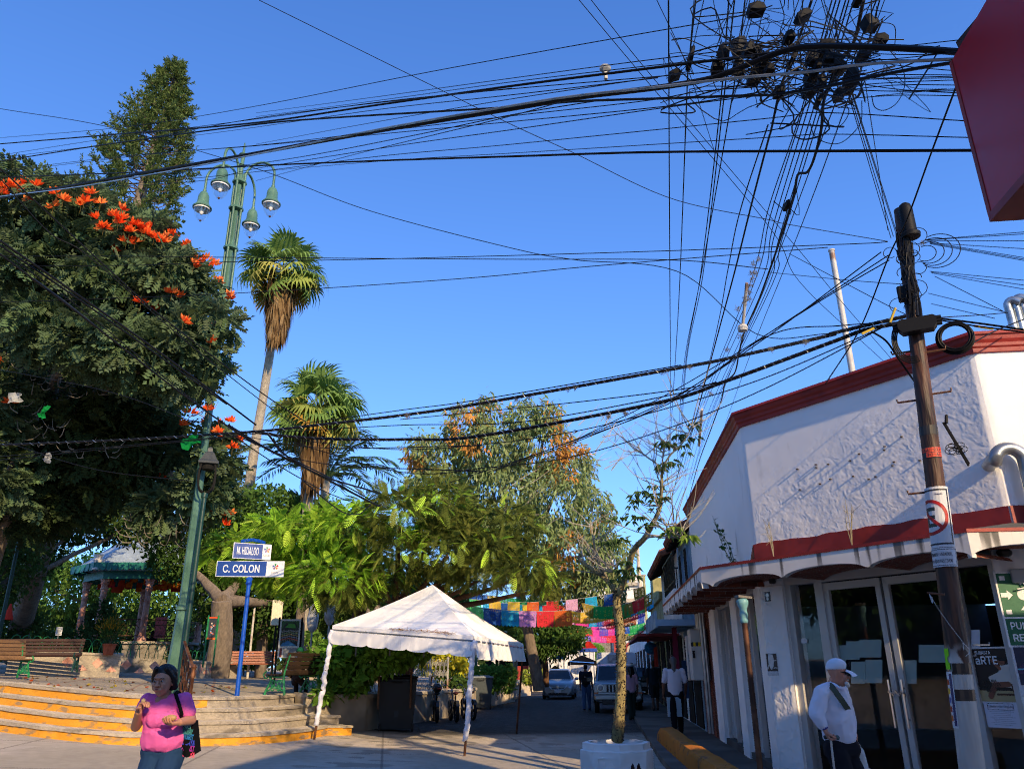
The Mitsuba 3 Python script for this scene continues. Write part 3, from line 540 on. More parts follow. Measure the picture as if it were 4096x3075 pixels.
for s0 in np.arange(28, 60, 4.): put('shop_opening', blk(MB(), s0, s0 + 2.4, -.1, -.07, .15, 2.6), 'dark_shade', b5)
# conduits and meter boxes on the brick stretch of the shop
ALB = np.stack([DS, NS, [0, 0, 1.]], 1)
for i, (s, w, z0, z1) in enumerate(((6.95, .62, 1.3, 2.42), (7.75, .35, 1.28, 2.3))):
    k = thing('meter_box', ('large white electric meter cabinet with hazard tape on the shop wall', 'narrow white meter cabinet behind the larger hazard taped one')[i], 'meter box')
    put('case', MB().cbox(W(s, .2, (z0 + z1) / 2), (w, .38, z1 - z0), ALB, .012, hexc('#bdbab2')), 'vc_satin', k)
    t = MB()
    if i == 0:
        for j, (ds, dz, hz) in enumerate(((-.312, -.3, 0), (-.312, -.12, 0), (-.312, .22, 1))):
            for q in range(5): c_ = hexc('#d8b013') if q % 2 else (.02, .02, .02); t.box(W(s + ds, .2 + (.05 + (q - 2) * .055 if hz else -.12), (z0 + z1) / 2 + dz + (0 if hz else (q - 2) * .05)), (.006, .055 if hz else .09, .09 if hz else .05), ALB, c_)
        put('hazard_tape', t, 'vc_satin', k)
    put('latch', MB().box(W(s - w / 2 - .01, .34, (z0 + z1) / 2), (.03, .05, .16), ALB), 'black_iron', k)
for i, (s, n, r, z1) in enumerate(((6.6, .12, .05, 2.95), (6.85, .12, .075, 2.9), (7.15, .12, .075, 2.9), (6.45, .08, .03, 2.9))):
    z0 = (.2, 2.4, 2.4, .2)[i]; single('wall_conduit', MB().tube([W(s, n, z0), W(s, n, z1)], r, 10), 'galvanised', 'vertical steel conduit above and beside the meter cabinets', 'conduit', 'conduits beside the meter cabinets', smooth=50)
# hanging goods at the shop fronts up the pavement
for i, (s, n, z, w, h, col, lab) in enumerate(((9.4, .5, 2.1, .5, 1.3, '#5a1730', 'dark pink dress hanging beside the meter cabinets'), (9.0, .35, 1.3, .45, .9, '#16314a', 'dark blue clothes hanging below the meter cabinets'), (14.5, .7, 1.9, .4, .6, '#8c2a1e', 'red woven goods hanging under the shop roof'), (15.5, .8, 2.2, .3, .3, '#1f6f9f', 'round blue toy hanging under the shop roof'), (16.5, .8, 2.3, .35, .6, '#b04a24', 'orange cloth panel hanging at a shop front'))):
    c = W(s, n, z); g = []
    for a in np.linspace(-.5, .5, 9): g.append([c + DS * (a * w * (1 - .35 * q)) + NS * (.05 * math.sin(a * 16)) + [0, 0, h * (.5 - q2)] for q, q2 in ((1, 0), (.3, .4), (0, 1))])
    m = MB().sheet(g, hexc(col))
    if i == 3: m = MB().ball(c, .2, hexc(col))
    single('hanging_goods', m, 'vc_cloth', lab, 'goods')
# church, stone wall and clock tower closing the street
def front(mb, u0, u1, v0, v1, t, th=.5):
    """A wall piece facing the camera, given by its outline in the photograph, at depth t."""
    a, b = P(u0, (v0 + v1) / 2, t), P(u1, (v0 + v1) / 2, t); y = (a[1] + b[1]) / 2; z0, z1 = P((u0 + u1) / 2, v1, t)[2], P((u0 + u1) / 2, v0, t)[2]
    return mb.box(((a[0] + b[0]) / 2, y + th / 2, (z0 + z1) / 2), (b[0] - a[0], th, z1 - z0))
TC = 108.
y0 = P(634, 650, TC)[1]; xz = lambda u, v, t=TC: (P(u, v, t)[0], P(u, v, t)[2])
cz = thing('church', 'white church front with a red arched portal at the end of the street', 'church')
cx, zs = xz(634.4, 651)[0], xz(634.4, 651)[1]; Rw = abs(xz(644.3, 651)[0] - cx)
door = MB().prism(Polygon([(-Rw * .62, 0), (Rw * .62, 0), (Rw * .62, zs + .2)] + [(Rw * .62 * math.cos(a), zs + .2 + Rw * .62 * math.sin(a)) for a in np.linspace(0, PI, 14)] + [(-Rw * .62, zs + .2)]), .15, np.array([[1., 0, 0], [0, 0, -1], [0, 1, 0]]), (cx + .25, y0 - .1, 0))
wallc = MB().box((cx + 6, y0 + .6, 3.), (10 + Rw * 2 + 4, 1., 6.0)); put('wall', wallc, 'pale_wall', cz)
mat('door_wood', two('#6a2f14', '#8f4a24', 2.), .6); mat('old_stone', two('#8d8272', '#b3a894', 1.), .9)
put('door', door, 'door_wood', cz); pan = MB()
for i in range(4):
    for j in range(5): pan.box((cx + .25 - Rw * .42 + i * Rw * .28, y0 - .14, .5 + j * .62), (Rw * .2, .08, .45))
put('door_panels', pan, 'door_wood', cz, kind='stuff')
arcp = lambda r0, r1: Polygon([(r1 * math.cos(a), zs + r1 * math.sin(a)) for a in np.linspace(0, PI, 24)] + [(-r1, 0), (-r0, 0)] + [(r0 * math.cos(a), zs + r0 * math.sin(a)) for a in np.linspace(PI, 0, 24)] + [(r0, 0), (r1, 0)]).buffer(0)
RXZ = np.array([[1., 0, 0], [0, 0, -1], [0, 1, 0]])
put('arch', MB().prism(arcp(Rw * .84, Rw * 1.08), .5, RXZ, (cx, y0 - .05, 0)), 'red_paint', cz); put('arch_stone', MB().prism(arcp(Rw * .6, Rw * .84), .3, RXZ, (cx, y0 - .05, 0)), 'old_stone', cz)
put('pilaster', front(MB(), 612.6, 615.2, 560, 680, TC - 1, .4), 'red_paint', cz)
put('upper_wall', MB().box((cx - 3, y0 + 3, 8.), (9, 3, 10.0)), 'pale_wall', cz); put('cornice', MB().box((cx - 3, y0 + 2.9, 10.6), (11, 4, .5)).box((cx - 3, y0 + 2.9, 12.9), (9.6, 4, .4)), 'old_stone', cz)
ct = thing('clock_tower', 'pale clock tower with a round white clock face above the street', 'tower')
a, b = P(629.4, 583, 122), P(645, 583, 122); zt = P(637, 575, 122)[2]
put('wall', MB().box(((a[0] + b[0]) / 2, a[1] + 1.3, zt / 2), (b[0] - a[0], 2.6, zt)), 'pale_wall', ct); put('quoin', MB().box((a[0] + .1, a[1] - .03, zt / 2), (.35, .2, zt)).box((b[0] - .1, a[1] - .03, zt / 2), (.35, .2, zt)), 'olive_wall', ct); put('cap', MB().box(((a[0] + b[0]) / 2, a[1] + 1.3, zt + .1), (b[0] - a[0] + .4, 3., .25)), 'old_stone', ct)
ck = P(637.6, 582.6, 122); kk = put('clock', MB().prism(Point(0, 0).buffer(.62), .12, RXZ, (ck[0], a[1] - .0, ck[2]), col=hexc('#d8d4c8')), 'vc_matte', ct)
hands = MB().prism(Point(0, 0).buffer(.62).difference(Point(0, 0).buffer(.53)), .05, RXZ, (ck[0], a[1] - .12, ck[2]), col=hexc('#8f8468'))
for ang, L in ((.5, .42), (2.2, .36)): hands.prism(LineString([(0, 0), (L * math.sin(ang), L * math.cos(ang))]).buffer(.035), .03, RXZ, (ck[0], a[1] - .13, ck[2]), col=(.03, .03, .05))
for i in range(12): hands.prism(Point(.44 * math.sin(i * PI / 6), .44 * math.cos(i * PI / 6)).buffer(.05), .03, RXZ, (ck[0], a[1] - .125, ck[2]), col=(.04, .04, .05))
put('dial_marks', hands, 'vc_matte', kk)
bt = thing('bell_tower', 'white bell tower with slim columns behind the thorny tree', 'tower'); tb = 118.; xb = P(608, 570, tb)
put('base', MB().box((xb[0] - 1.2, xb[1] + 2, 6), (6, 4, 13.)), 'pale_wall', bt); put('ledge', MB().box((xb[0] - 1.2, xb[1] + 2, 12.6), (6.6, 4.6, .5)).box((xb[0] - 1.2, xb[1] + 2, 14.8), (6.4, 4.4, .4)), 'old_stone', bt)
for i in range(4): put('column', MB().lathe([(.3, 0), (.27, 6.5)], (xb[0] - 2.2 + i * .95, xb[1] + .3, 13.), 10), 'pale_wall', bt, smooth=40)
put('dark_core', MB().box((xb[0] - .9, xb[1] + 2, 16.), (2.8, 2., 6.)), 'old_stone', bt); put('cap', MB().box((xb[0] - .9, xb[1] + 1.8, 19.7), (4.2, 4, .5)), 'old_stone', bt)
single('stone_wall', front(MB(), 585, 613, 640.5, 676, TC - 2, .6), 'rubble', 'grey rubble stone wall left of the church portal', 'wall')
# white arcade beyond the plaza trees
ar = thing('white_arcade', 'white arcade with dark openings and a red dado beyond the hedge', 'building'); TA = 72.
put('beam', front(MB(), 470, 555, 648.5, 652, TA, 4.), 'pale_wall', ar)
for u0, u1 in ((476, 480), (487, 499), (529, 534.5), (548, 555)): put('pillar', front(MB(), u0, u1, 652, 690, TA, .5), 'pale_wall', ar)
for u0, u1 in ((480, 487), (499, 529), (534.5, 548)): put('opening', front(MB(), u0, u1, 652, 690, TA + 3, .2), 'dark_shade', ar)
put('dado', front(MB(), 516, 529, 665, 690, TA + 1, .2), 'red_paint', ar); put('roof', front(MB(), 470, 560, 643, 648.5, TA + 3, 4.), 'roof_tile', ar)
wp = thing('panel_wall', 'white wall of upright panels behind the silver sedan', 'wall')
for i in range(9): put('panel', front(MB(), 549 + i * 5.2, 549 + i * 5.2 + 5.0, 648 + .3 * (i % 3), 690, 80 + .12 * (i % 2), .2), 'pale_wall', wp)
rw_ = thing('red_house', 'distant red painted house wall seen under the feathery tree', 'building'); put('wall', front(MB(), 350, 385, 590, 655, 60, 3.), 'red_paint', rw_); put('window', front(MB(), 362, 366, 612, 626, 59.9, .1), 'dark_shade', rw_)
rd = thing('ochre_house', 'pale ochre house wall glimpsed above the white tent', 'building'); put('wall', front(MB(), 384, 470, 596, 660, 68, 3.), 'pale_wall', rd); put('roof', front(MB(), 380, 474, 592, 596, 67.5, 4.), 'roof_tile', rd)
# the building beside the camera, with the red sign box
nb = thing('red_sign_building', 'building at the right edge carrying a glossy red sign box', 'building')
NA = np.array([3.1, 3.7, 0])
def NAf(s, q, z): return NA - DS * s + NS * q + np.array([0, 0, z])      # s runs back towards and past the camera
mat('sign_red', '#a80f14', .3, clearcoat=.15); mat('dark_steel', two('#22262a', '#33383c', 3.), .5, metallic=.4)
put('wall', bar(bar(bar(MB(), NAf, .0, 5., 0, 6.5, -2.4, -.0), NAf, .01, 5., 0, 5.0, -10., -2.4), NAf, 5.01, 26., 0, 3.9, -9., -.02), 'pale_wall', nb)
for s0 in (1., 5., 9., 13., 17.): put('shop_opening', bar(MB(), NAf, s0, s0 + 2.6, .0, 2.6, .0, .03), 'dark_shade', nb); w = put('window', bar(MB(), NAf, s0 + .5, s0 + 2., 2.9 if s0 > 4 else 5.4, 3.6 if s0 > 4 else 6.2, .0, .04), 'aluminium', nb); put('pane', bar(MB(), NAf, s0 + .58, s0 + 1.92, 2.95 if s0 > 4 else 5.45, 3.5 if s0 > 4 else 6.1, .04, .05), 'dark_shade', w)
sb = P(991.3, 211, 4.3); st_ = P(961.4, 75, 4.72)

sgn = 'red_sign_building'
A0 = sb; zt = st_[2] + .05
bx = pt(np.array([A0[0], A0[1], 0]), -DS, NS)            # along back towards the camera, out to the street
put('sign_box', bar(MB(), bx, 0, 9., A0[2], zt, -.9, 0), 'sign_red', sgn, label='glossy red sign box')
put('sign_frame', bar(bar(bar(MB(), bx, -.03, 9., A0[2] - .05, A0[2] - .002, -.12, .006), bx, -.03, .08, A0[2] - .05, A0[2] - .002, -.9, -.12), bx, -.035, -.003, A0[2], zt, -.06, .004), 'red_trim', sgn)
put('sign_underside', bar(MB(), bx, .08, 9., A0[2] - .03, A0[2] - .004, -.9, -.12), 'dark_steel', sgn)
for i_ in range(6): put('underside_rib', bar(MB(), bx, .35 + .5 * i_, .45 + .5 * i_, A0[2] - .06, A0[2] - .031, -.9, -.12), 'galvanised', sgn)
ev = MB(); ev.sheet(np.array([[P(961, 47, 4.85), P(1002, 0, 4.6)], [P(968, 55, 5.0), P(1010, 4, 4.75)]])); ev.beam(P(960.5, 46, 4.86), P(1005, -6, 4.55), .05, .06)
put('roof_edge', ev, 'rust_metal', sgn)
put('sign_board', bar(MB(), NAf, 4.6, 4.8, 4.85, 6.2, .02, 2.1), 'blue_wall', sgn)
b6 = thing('brick_arcade', 'brick arcade across the side street, seen only in the shop glass', 'building')
put('wall', MB().box((-21, -1, 3.2), (3, 26, 8.4)), 'dark_steel', b6)
for i_ in range(6): put('opening', MB().box((-19.48, -12 + 4.2 * i_, 1.7), (.06, 2.8, 3.0)), 'dark_shade', b6)
bh = thing('rear_building', 'plain pale building behind the viewpoint on the left', 'building'); put('wall', MB().box((-17, -20, 3.9), (20, 20, 7.8)), 'pale_wall', bh)
for i_ in range(4): put('window', MB().box((-25 + 5 * i_, -9.97, 5.2), (1.2, .1, 1.6)), 'dark_shade', bh)
# ---------------------------------------------------------------- trees
def blobs(rows): return [(P(u, v, t), np.array([ru * t / FOC, rd, rv * t / FOC])) for u, v, ru, rv, t, rd in rows]
def shell(bl, n, r, lo=.62, bias=None, cut=True):
    """Points in the outer shells of the ellipsoids and the outward directions there; points deep inside a neighbour are dropped."""
    w = np.array([(b[1][0] * b[1][1] + b[1][0] * b[1][2] + b[1][1] * b[1][2]) for b in bl]); k = r.choice(len(bl), int(n * 1.5), p=w / w.sum())
    d = nrm(r.normal(0, 1, (len(k), 3))); q = r.uniform(lo ** 3, 1, len(k)) ** (1 / 3); C = np.array([b[0] for b in bl])[k]; R = np.array([b[1] for b in bl])[k]
    p = C + d * R * q[:, None] * (1 + .22 * (meshkit.noise((C + d * R) * 1.1) - .5))[:, None]; o = nrm(d / R)
    if cut:
        keep = np.ones(len(p), bool)
        for c, rr in bl: keep &= ((((p - c) / rr) ** 2).sum(1) > .42)
        p, o = p[keep], o[keep]
    return p[:n], o[:n]
def front_t(bl, u, v):
    d = ray(u, v); best = None
    for c, rr in bl:
        a = d / rr; b = (CAM - c) / rr; A, B, Cc = a @ a, a @ b, b @ b - 1; D = B * B - A * Cc
        if D > 0:
            t = (-B - math.sqrt(D)) / A; best = t if best is None else min(best, t)
    return best if best is not None else min(bl, key=lambda x: np.hypot(*(np.array(proj(x[0])[:2]) - (u, v))))[0] @ _f + 0
def limbs(mb, paths, n=8, seg=10, col=None, wob=.03, r=rng):
    for pts, r0, r1 in paths:
        q = spline(pts, seg); L = np.linalg.norm(q[-1] - q[0]); q[1:-1] += r.normal(0, wob * L / seg, (seg - 2, 3)); mb.tube(q, np.linspace(r0, r1, seg) , n, col)
    return mb
def bark_c(a, b): return lambda p, n, uv: mix(hexc(a), hexc(b), fbm(p.x * 6, p.y * 6, p.z * 2.2, 4)) * (.65 + .7 * fbm(p.x * 22, p.y * 22, p.z * 9, 2))
bb = lambda p, n, uv: .03 * fbm(p.x * 12, p.y * 12, p.z * 4, 3)
mat('bark_grey', bark_c('#5d5247', '#8b7d6e'), .9, bump=bb); mat('bark_brown', bark_c('#4a3324', '#7d5a40'), .9, bump=bb); mat('bark_pale', bark_c('#8f8676', '#b4aa99'), .85, bump=bb)
def pinnate(pairs, L, w, droop=.25, fold=.1):
    """One feathered leaf along +y, leaflets as folded pairs of triangles."""
    v, f = [], []
    for i in range(pairs + 1):
        y = .18 + .82 * i / pairs * (1 - .5 * L / 1.); z = -droop * y * y
        for s in ((-1, 1) if i < pairs else (0,)):
            d = nrm(np.array([s * 1., .45 if s else 1.3, -.12 * abs(s)])); ll = L * (.75 + .5 * math.sin(PI * min(1, (i + 1) / (pairs + 1)))); a = np.array([0, y, z]); n = len(v); x = nrm(np.cross(d, [0, 0, 1.])) * w / 2
            v += [a, a + d * ll * .5 - x + [0, 0, fold * w], a + d * ll + [0, 0, -.12 * ll], a + d * ll * .5 + x + [0, 0, fold * w]]; f += [[n, n + 2, n + 1], [n, n + 3, n + 2]]
    return np.array(v), np.array(f)
def put_leaves(mb, tv, tf, p, d, size, col, r, jit=.25, spread=.5):
    R = leaf_frames(d, r, spread) * (size * r.uniform(.7, 1.2, len(p)))[:, None, None]
    c = np.clip(np.asarray(col) * r.uniform(1 - jit, 1 + jit, (len(p), 1)) * r.uniform(.92, 1.08, (len(p), 3)), 0, 1); return mb.inst(tv, tf, R, p, c)

# African tulip tree
r = np.random.default_rng(3)
tul = blobs([(38, 232, 62, 40, 19.4, 2.6), (100, 236, 50, 26, 18.8, 2.2), (145, 256, 38, 26, 18.4, 1.8), (186, 288, 28, 24, 17.8, 1.4), (60, 285, 60, 34, 18.8, 2), (130, 300, 60, 30, 18.2, 2), (70, 335, 52, 22, 17.6, 1.5), (118, 350, 52, 24, 17.3, 1.6),
             (160, 362, 42, 24, 17.2, 1.5), (196, 345, 24, 20, 17, 1.2), (216, 322, 12, 12, 16.8, .7), (188, 380, 16, 13, 17, .8), (8, 300, 36, 60, 20, 2), (4, 400, 22, 40, 19, 1.5), (8, 470, 24, 36, 19, 1.3), (220, 452, 13, 20, 19.4, 1.1), (210, 492, 17, 17, 19.6, 1.1), (172, 512, 30, 18, 20, 1.3)])
dark = blobs([(90, 420, 95, 55, 22, 1.6), (150, 460, 60, 50, 22.5, 1.4), (50, 490, 70, 42, 23, 1.6), (-30, 400, 60, 120, 23, 2.), (95, 462, 80, 42, 20.6, 1.), (40, 510, 60, 28, 20.8, .9), (140, 440, 50, 36, 20.2, .8), (110, 410, 60, 26, 19.6, .8)])
k = thing('tulip_tree', 'broad dark green flowering tree with orange red blooms at the left edge', 'tree')
tw = MB(); tb = at_surf(-22, 668, zp); j = P(40, 440, 21.5)
limbs(tw, [([tb, P(-12, 560, 20.6), j], .34, .26)] + [([j, (j + c) / 2 + [0, 0, .3], c], .2, .05) for c, _ in tul[::2]] + [([P(-10, 540, 20.6), P(0, 490, 20), P(5, 430, 19.5)], .16, .06)])
put('trunk', tw, 'bark_grey', k, smooth=50)
PV, PF = pinnate(5, .32, .19)
lf = MB(); pc, oc = shell(tul, 1750, r, .72)
for cnt, (pc, oc, colr) in enumerate(((pc, oc, '#5f7250'),)):
    rep = 5; p = np.repeat(pc, rep, 0) + r.normal(0, .05, (len(pc) * rep, 3)); d = nrm(np.repeat(oc, rep, 0) * .7 + r.normal(0, .7, (len(pc) * rep, 3)) + [0, 0, -.15]); put_leaves(lf, PV, PF, p, d, .42, hexc(colr), r, .25)
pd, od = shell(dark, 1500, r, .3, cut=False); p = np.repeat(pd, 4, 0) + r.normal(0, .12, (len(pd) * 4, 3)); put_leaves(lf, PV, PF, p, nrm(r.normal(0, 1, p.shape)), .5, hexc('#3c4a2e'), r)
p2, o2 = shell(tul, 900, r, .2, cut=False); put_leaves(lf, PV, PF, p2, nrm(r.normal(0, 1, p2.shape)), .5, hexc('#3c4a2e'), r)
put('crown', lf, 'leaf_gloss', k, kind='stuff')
FL = [Za(*q) for q in ((20, 1160), (75, 1150), (140, 1140), (110, 1165), (220, 1155), (330, 1280), (350, 1200), (390, 1240), (560, 1205), (520, 1250), (500, 1275), (620, 1260), (745, 1300), (700, 1340), (750, 1360), (730, 1385), (600, 1360), (640, 1410), (840, 1395), (880, 1420), (930, 1420), (800, 1435), (900, 1450), (950, 1475), (835, 1500), (780, 1500), (1000, 1500), (1060, 1465), (1020, 1475), (690, 1545), (1160, 1525), (180, 1250), (10, 1200))]
FL += [Z7(*q) for q in ((1210, 75), (1280, 65), (1325, 100), (1195, 95), (1340, 205), (1060, 270), (1110, 300), (870, 330), (940, 360), (1425, 290), (1130, 450), (1300, 580), (1290, 995), (1300, 1045), (1345, 1085), (1275, 1080), (1345, 1130), (1375, 1160), (1465, 1175), (1435, 1225), (1420, 1065), (1010, 1410), (1130, 1085), (1170, 1010), (65, 945), (20, 690))] + [Z1(1340, 70), Z1(1420, 95), Z1(1390, 155)]
for i, (u, v) in enumerate(FL):
    t = front_t(tul, u, v) - .3; c = P(u, v, t); m = MB(); nst = r.integers(3, 6)
    for q in range(nst):
        d = nrm(np.array([r.normal(0, .8), r.normal(-.2, .6), .8])); b = c + d * .03; Rm = frame(d, (.3, .2, 1)); col = hexc(['#ff6a30', '#ff7f3c', '#ff9550', '#f05a2a'][r.integers(4)])
        for a in range(5):
            th = a * 2 * PI / 5 + r.uniform(0, .5); rad = np.array([math.cos(th), math.sin(th), 0]); tan = np.array([-math.sin(th), math.cos(th), 0])
            v_ = np.array([[0, 0, 0], rad * .03 + tan * .025 + [0, 0, .05], rad * .055 + [0, 0, .1], rad * .03 - tan * .025 + [0, 0, .05]]) * r.uniform(1.25, 1.8); m.add(v_ @ Rm.T + b, [[0, 2, 1], [0, 3, 2]], col)
    m.tube([c - [0, 0, .16], c], .006, 4, hexc('#6a5a35')); put('flower', m, 'leaf_matte', k)
tg = MB()
for (u0, v0, u1, v1, n, t) in ((0, 310, 62, 420, 46, 18.6), (45, 372, 110, 395, 22, 18.), (130, 515, 200, 550, 30, 19), (15, 425, 60, 445, 12, 18.4), (180, 395, 215, 420, 14, 17.5), (60, 440, 115, 458, 12, 18.8)):
    for _ in range(n):
        a = P(r.uniform(u0, u1), r.uniform(v0, v1), t + r.uniform(-.4, .4)); d = np.array([r.uniform(.2, 1) * r.choice([-1, 1]), r.normal(0, .5), r.uniform(-.2, .5)]); d = nrm(d) * r.uniform(.15, .4); tg.tube(spline([a, a + d * .6, a + d + [0, 0, .14]], 5), [.011, .01, .009, .007, .004], 4, hexc('#8d8273') * r.uniform(.6, 1.2))
put('bare_twigs', tg, 'vc_matte', k, kind='stuff')

# Norfolk pine
k = thing('norfolk_pine', 'tall leaning conifer with upswept rope like branches behind the flowering tree', 'tree')
ax = spline([at_surf(13, 655, zp), P(40, 553, 29.5), P(88, 385, 31.5), P(135, 215, 34), P(160, 130, 35.5), P(176, 70, 36.5)], 60)
put('trunk', MB().tube(ax, np.linspace(.5, .05, 60), 10), 'bark_grey', k, smooth=50)
bm, fm = MB(), MB()
for i in range(17, 60):
    q = (i - 17) / 42; nb = 7 if q < .85 else 6
    for b in range(nb):
        th = b * 2 * PI / nb + i * .9 + r.uniform(-.25, .25); L = (2.75 * (1 - q) ** .85 + .25) * (1 + .38 * max(0, -math.cos(th))) * r.uniform(.7, 1.1); h = np.array([math.cos(th), math.sin(th), 0]); o = ax[i]
        pts = spline([o, o + h * L * .5 + [0, 0, .05 * L], o + h * L + [0, 0, .34 * L + .12]], 9); bm.tube(pts, np.linspace(.04, .012, 9), 4, hexc('#5e5248'))
        nr = int(7 + 12 * L / 3)
        s = r.uniform(.3, 1, nr) ** .6 * 7.99; ii = s.astype(int); base = pts[ii] + (pts[ii + 1] - pts[ii]) * (s - ii)[:, None]
        d = nrm(h * .5 + r.normal(0, .45, (nr, 3)) + [0, 0, .55]); ln = r.uniform(.28, .55, nr) * (1.15 if L > 1 else .8)
        for c in range(3):
            n2 = 9; t2 = r.uniform(0, 1, (nr, n2)); pp = base[:, None] + d[:, None] * (ln[:, None] * t2)[..., None]; dd = nrm(d[:, None] * .8 + r.normal(0, .55, (nr, n2, 3)))
            leaf_pack(fm, pp.reshape(-1, 3), dd.reshape(-1, 3), .15, .05, hexc('#5c6f40') if c else hexc('#78884e'), r, .3)
put('branches', bm, 'vc_bark', k, kind='stuff'); put('crown', fm, 'leaf_matte', k, kind='stuff')

# fan palms
def fan(r, n=24, rad=1., droop=.35):
    v, f = [], []
    for i in range(n):
        a = (i / (n - 1) - .5) * 4.3; d = np.array([math.sin(a), math.cos(a), 0]); x = np.array([math.cos(a), -math.sin(a), 0]); L = rad * (1 - .18 * abs(a) / 2.15) * r.uniform(.9, 1.05); w = .055 * rad; z = .12 * rad * math.cos(a * 3) * .3; k_ = len(v); dr_ = droop * r.uniform(.5, 1.6)
        v += [[0, 0, 0], d * L * .62 - x * w + [0, 0, -.06 * L + z], d * L * .62 + x * w + [0, 0, -.06 * L + z], d * L * .86 - x * w * .5 + [0, 0, -dr_ * .45 * L], d * L * .86 + x * w * .5 + [0, 0, -dr_ * .45 * L], d * L * .97 + [0, 0, -dr_ * 1.15 * L]]
        f += [[k_, k_ + 2, k_ + 1], [k_ + 1, k_ + 2, k_ + 4], [k_ + 1, k_ + 4, k_ + 3], [k_ + 3, k_ + 4, k_ + 5]]
    return np.array(v), np.array(f)
def fan_palm(label, base, path, c, R, seed, skirt, nf=38):
    r = np.random.default_rng(seed); k = thing('fan_palm', label, 'palm tree'); q = spline([base] + path + [c - [0, 0, .3]], 40); t = MB().tube(q, np.linspace(.24, .15, 40) * R / 2, 12)
    put('trunk', t, 'bark_pale', k, smooth=50)
    for i in range(nf):
        el = math.asin(np.clip(-.62 + 1.6 * (i + .5) / nf, -1, 1)) + r.normal(0, .1); az = i * 2.39996 + r.uniform(-.2, .2); d = np.array([math.cos(az) * math.cos(el), math.sin(az) * math.cos(el), math.sin(el)]); m = MB(); pl = R * r.uniform(.45, .6); e = c + d * pl + [0, 0, -.08 * R * max(0, math.cos(el))]
        m.tube(spline([c + d * .1, c + d * pl * .6, e], 5), .022, 4, hexc('#7d8448')); tv, tf = fan(r, 22, R * r.uniform(.46, .56), r.uniform(.25, .6))
        ax_ = nrm(d * .9 + [0, 0, -.35 * math.cos(el)]); X_ = nrm(np.cross(ax_, [0, 0, 1.]) + 1e-3); Rm = np.stack([X_, ax_, np.cross(X_, ax_)], 1) @ ry(r.normal(0, .5)); col = hexc(['#6d8a48', '#7d9a55', '#76924c', '#98a552', '#aaa658'][min(4, r.integers(0, 12) // 2 if el < .2 else r.integers(0, 6) // 2)]); col = hexc('#a8823a') if el < -.45 and r.uniform() < .5 else col
        m.add(tv @ Rm.T + e, tf, col * r.uniform(.85, 1.15)); put('frond', m, 'leaf_gloss', k)
    s = MB()
    for i in range(int(260 * skirt)):
        h = r.uniform(0, 1); a = r.uniform(0, 2 * PI); o = c - [0, 0, .2 + skirt * h]; rad = R * (.34 * (1 - h * .65) + .05); b = o + np.array([math.cos(a), math.sin(a), 0]) * rad * r.uniform(.5, 1); L = R * r.uniform(.3, .55); x = np.array([-math.sin(a), math.cos(a), 0]) * r.uniform(.02, .06)
        e = b + np.array([math.cos(a) * .08, math.sin(a) * .08, -1]) * L; s.add([b - x, b + x, (b + e) / 2 + x * 1.6, e, (b + e) / 2 - x * 1.6], [[0, 1, 2], [0, 2, 4], [4, 2, 3]], hexc(['#8d7350', '#6d553a', '#a58b66', '#594634'][r.integers(4)]))
    put('dead_skirt', s, 'leaf_matte', k, kind='stuff')
b1 = P(236, 640, 37); b1[2] = 1.2
fan_palm('tall slim fan palm with shaggy brown skirt, the higher of the two', b1, [P(249, 489, 37.5), P(264, 392, 38)], P(283, 270, 38.5), 2.35, 21, 3.2)
b2_ = P(303, 640, 31.5); b2_[2] = 1.2
fan_palm('shorter full fan palm with thick hanging dead fronds above the leafy canopy', b2_, [P(309, 480, 32)], P(318, 408, 32.5), 2.15, 22, 2.7, 46)
# feather palms
def feather(mb, a, d, L, col, r, n=30, w=.035, ll=.5):
    side = nrm(np.cross(d, [0, 0, 1.])); pts = np.array([a + d * L * s + np.array([0, 0, .35 * L * s - .62 * L * s * s]) for s in np.linspace(0, 1, 12)]); mb.tube(pts, np.linspace(.03, .008, 12), 4, col * 1.2)
    s = np.repeat(np.linspace(.18, 1, n), 2) * 10.99; i = s.astype(int); p = pts[i] + (pts[i + 1] - pts[i]) * (s - i)[:, None]; t = nrm(pts[i + 1] - pts[i]); sg = np.tile([-1, 1], n)[:, None]
    dd = nrm(side * sg * .8 + t * .6 + [0, 0, -.35] + r.normal(0, .1, (2 * n, 3))); leaf_pack(mb, p, dd, ll, w, col, r, .2)
k = thing('feather_palm', 'dark feather leaved palm behind the shorter fan palm', 'palm tree'); cpt = P(326, 478, 36.); fb = cpt.copy(); fb[2] = 1.2
put('trunk', MB().tube([fb, cpt], [.25, .2], 10), 'bark_pale', k, smooth=50)
for i in range(26):
    a = i * 2.4; el = r.uniform(.1, 1.1); m = MB(); feather(m, cpt, np.array([math.cos(a) * math.cos(el), math.sin(a) * math.cos(el), math.sin(el)]), r.uniform(3., 4.2), hexc('#4c6340'), r, 34, .06, .62); put('frond', m, 'leaf_gloss', k)

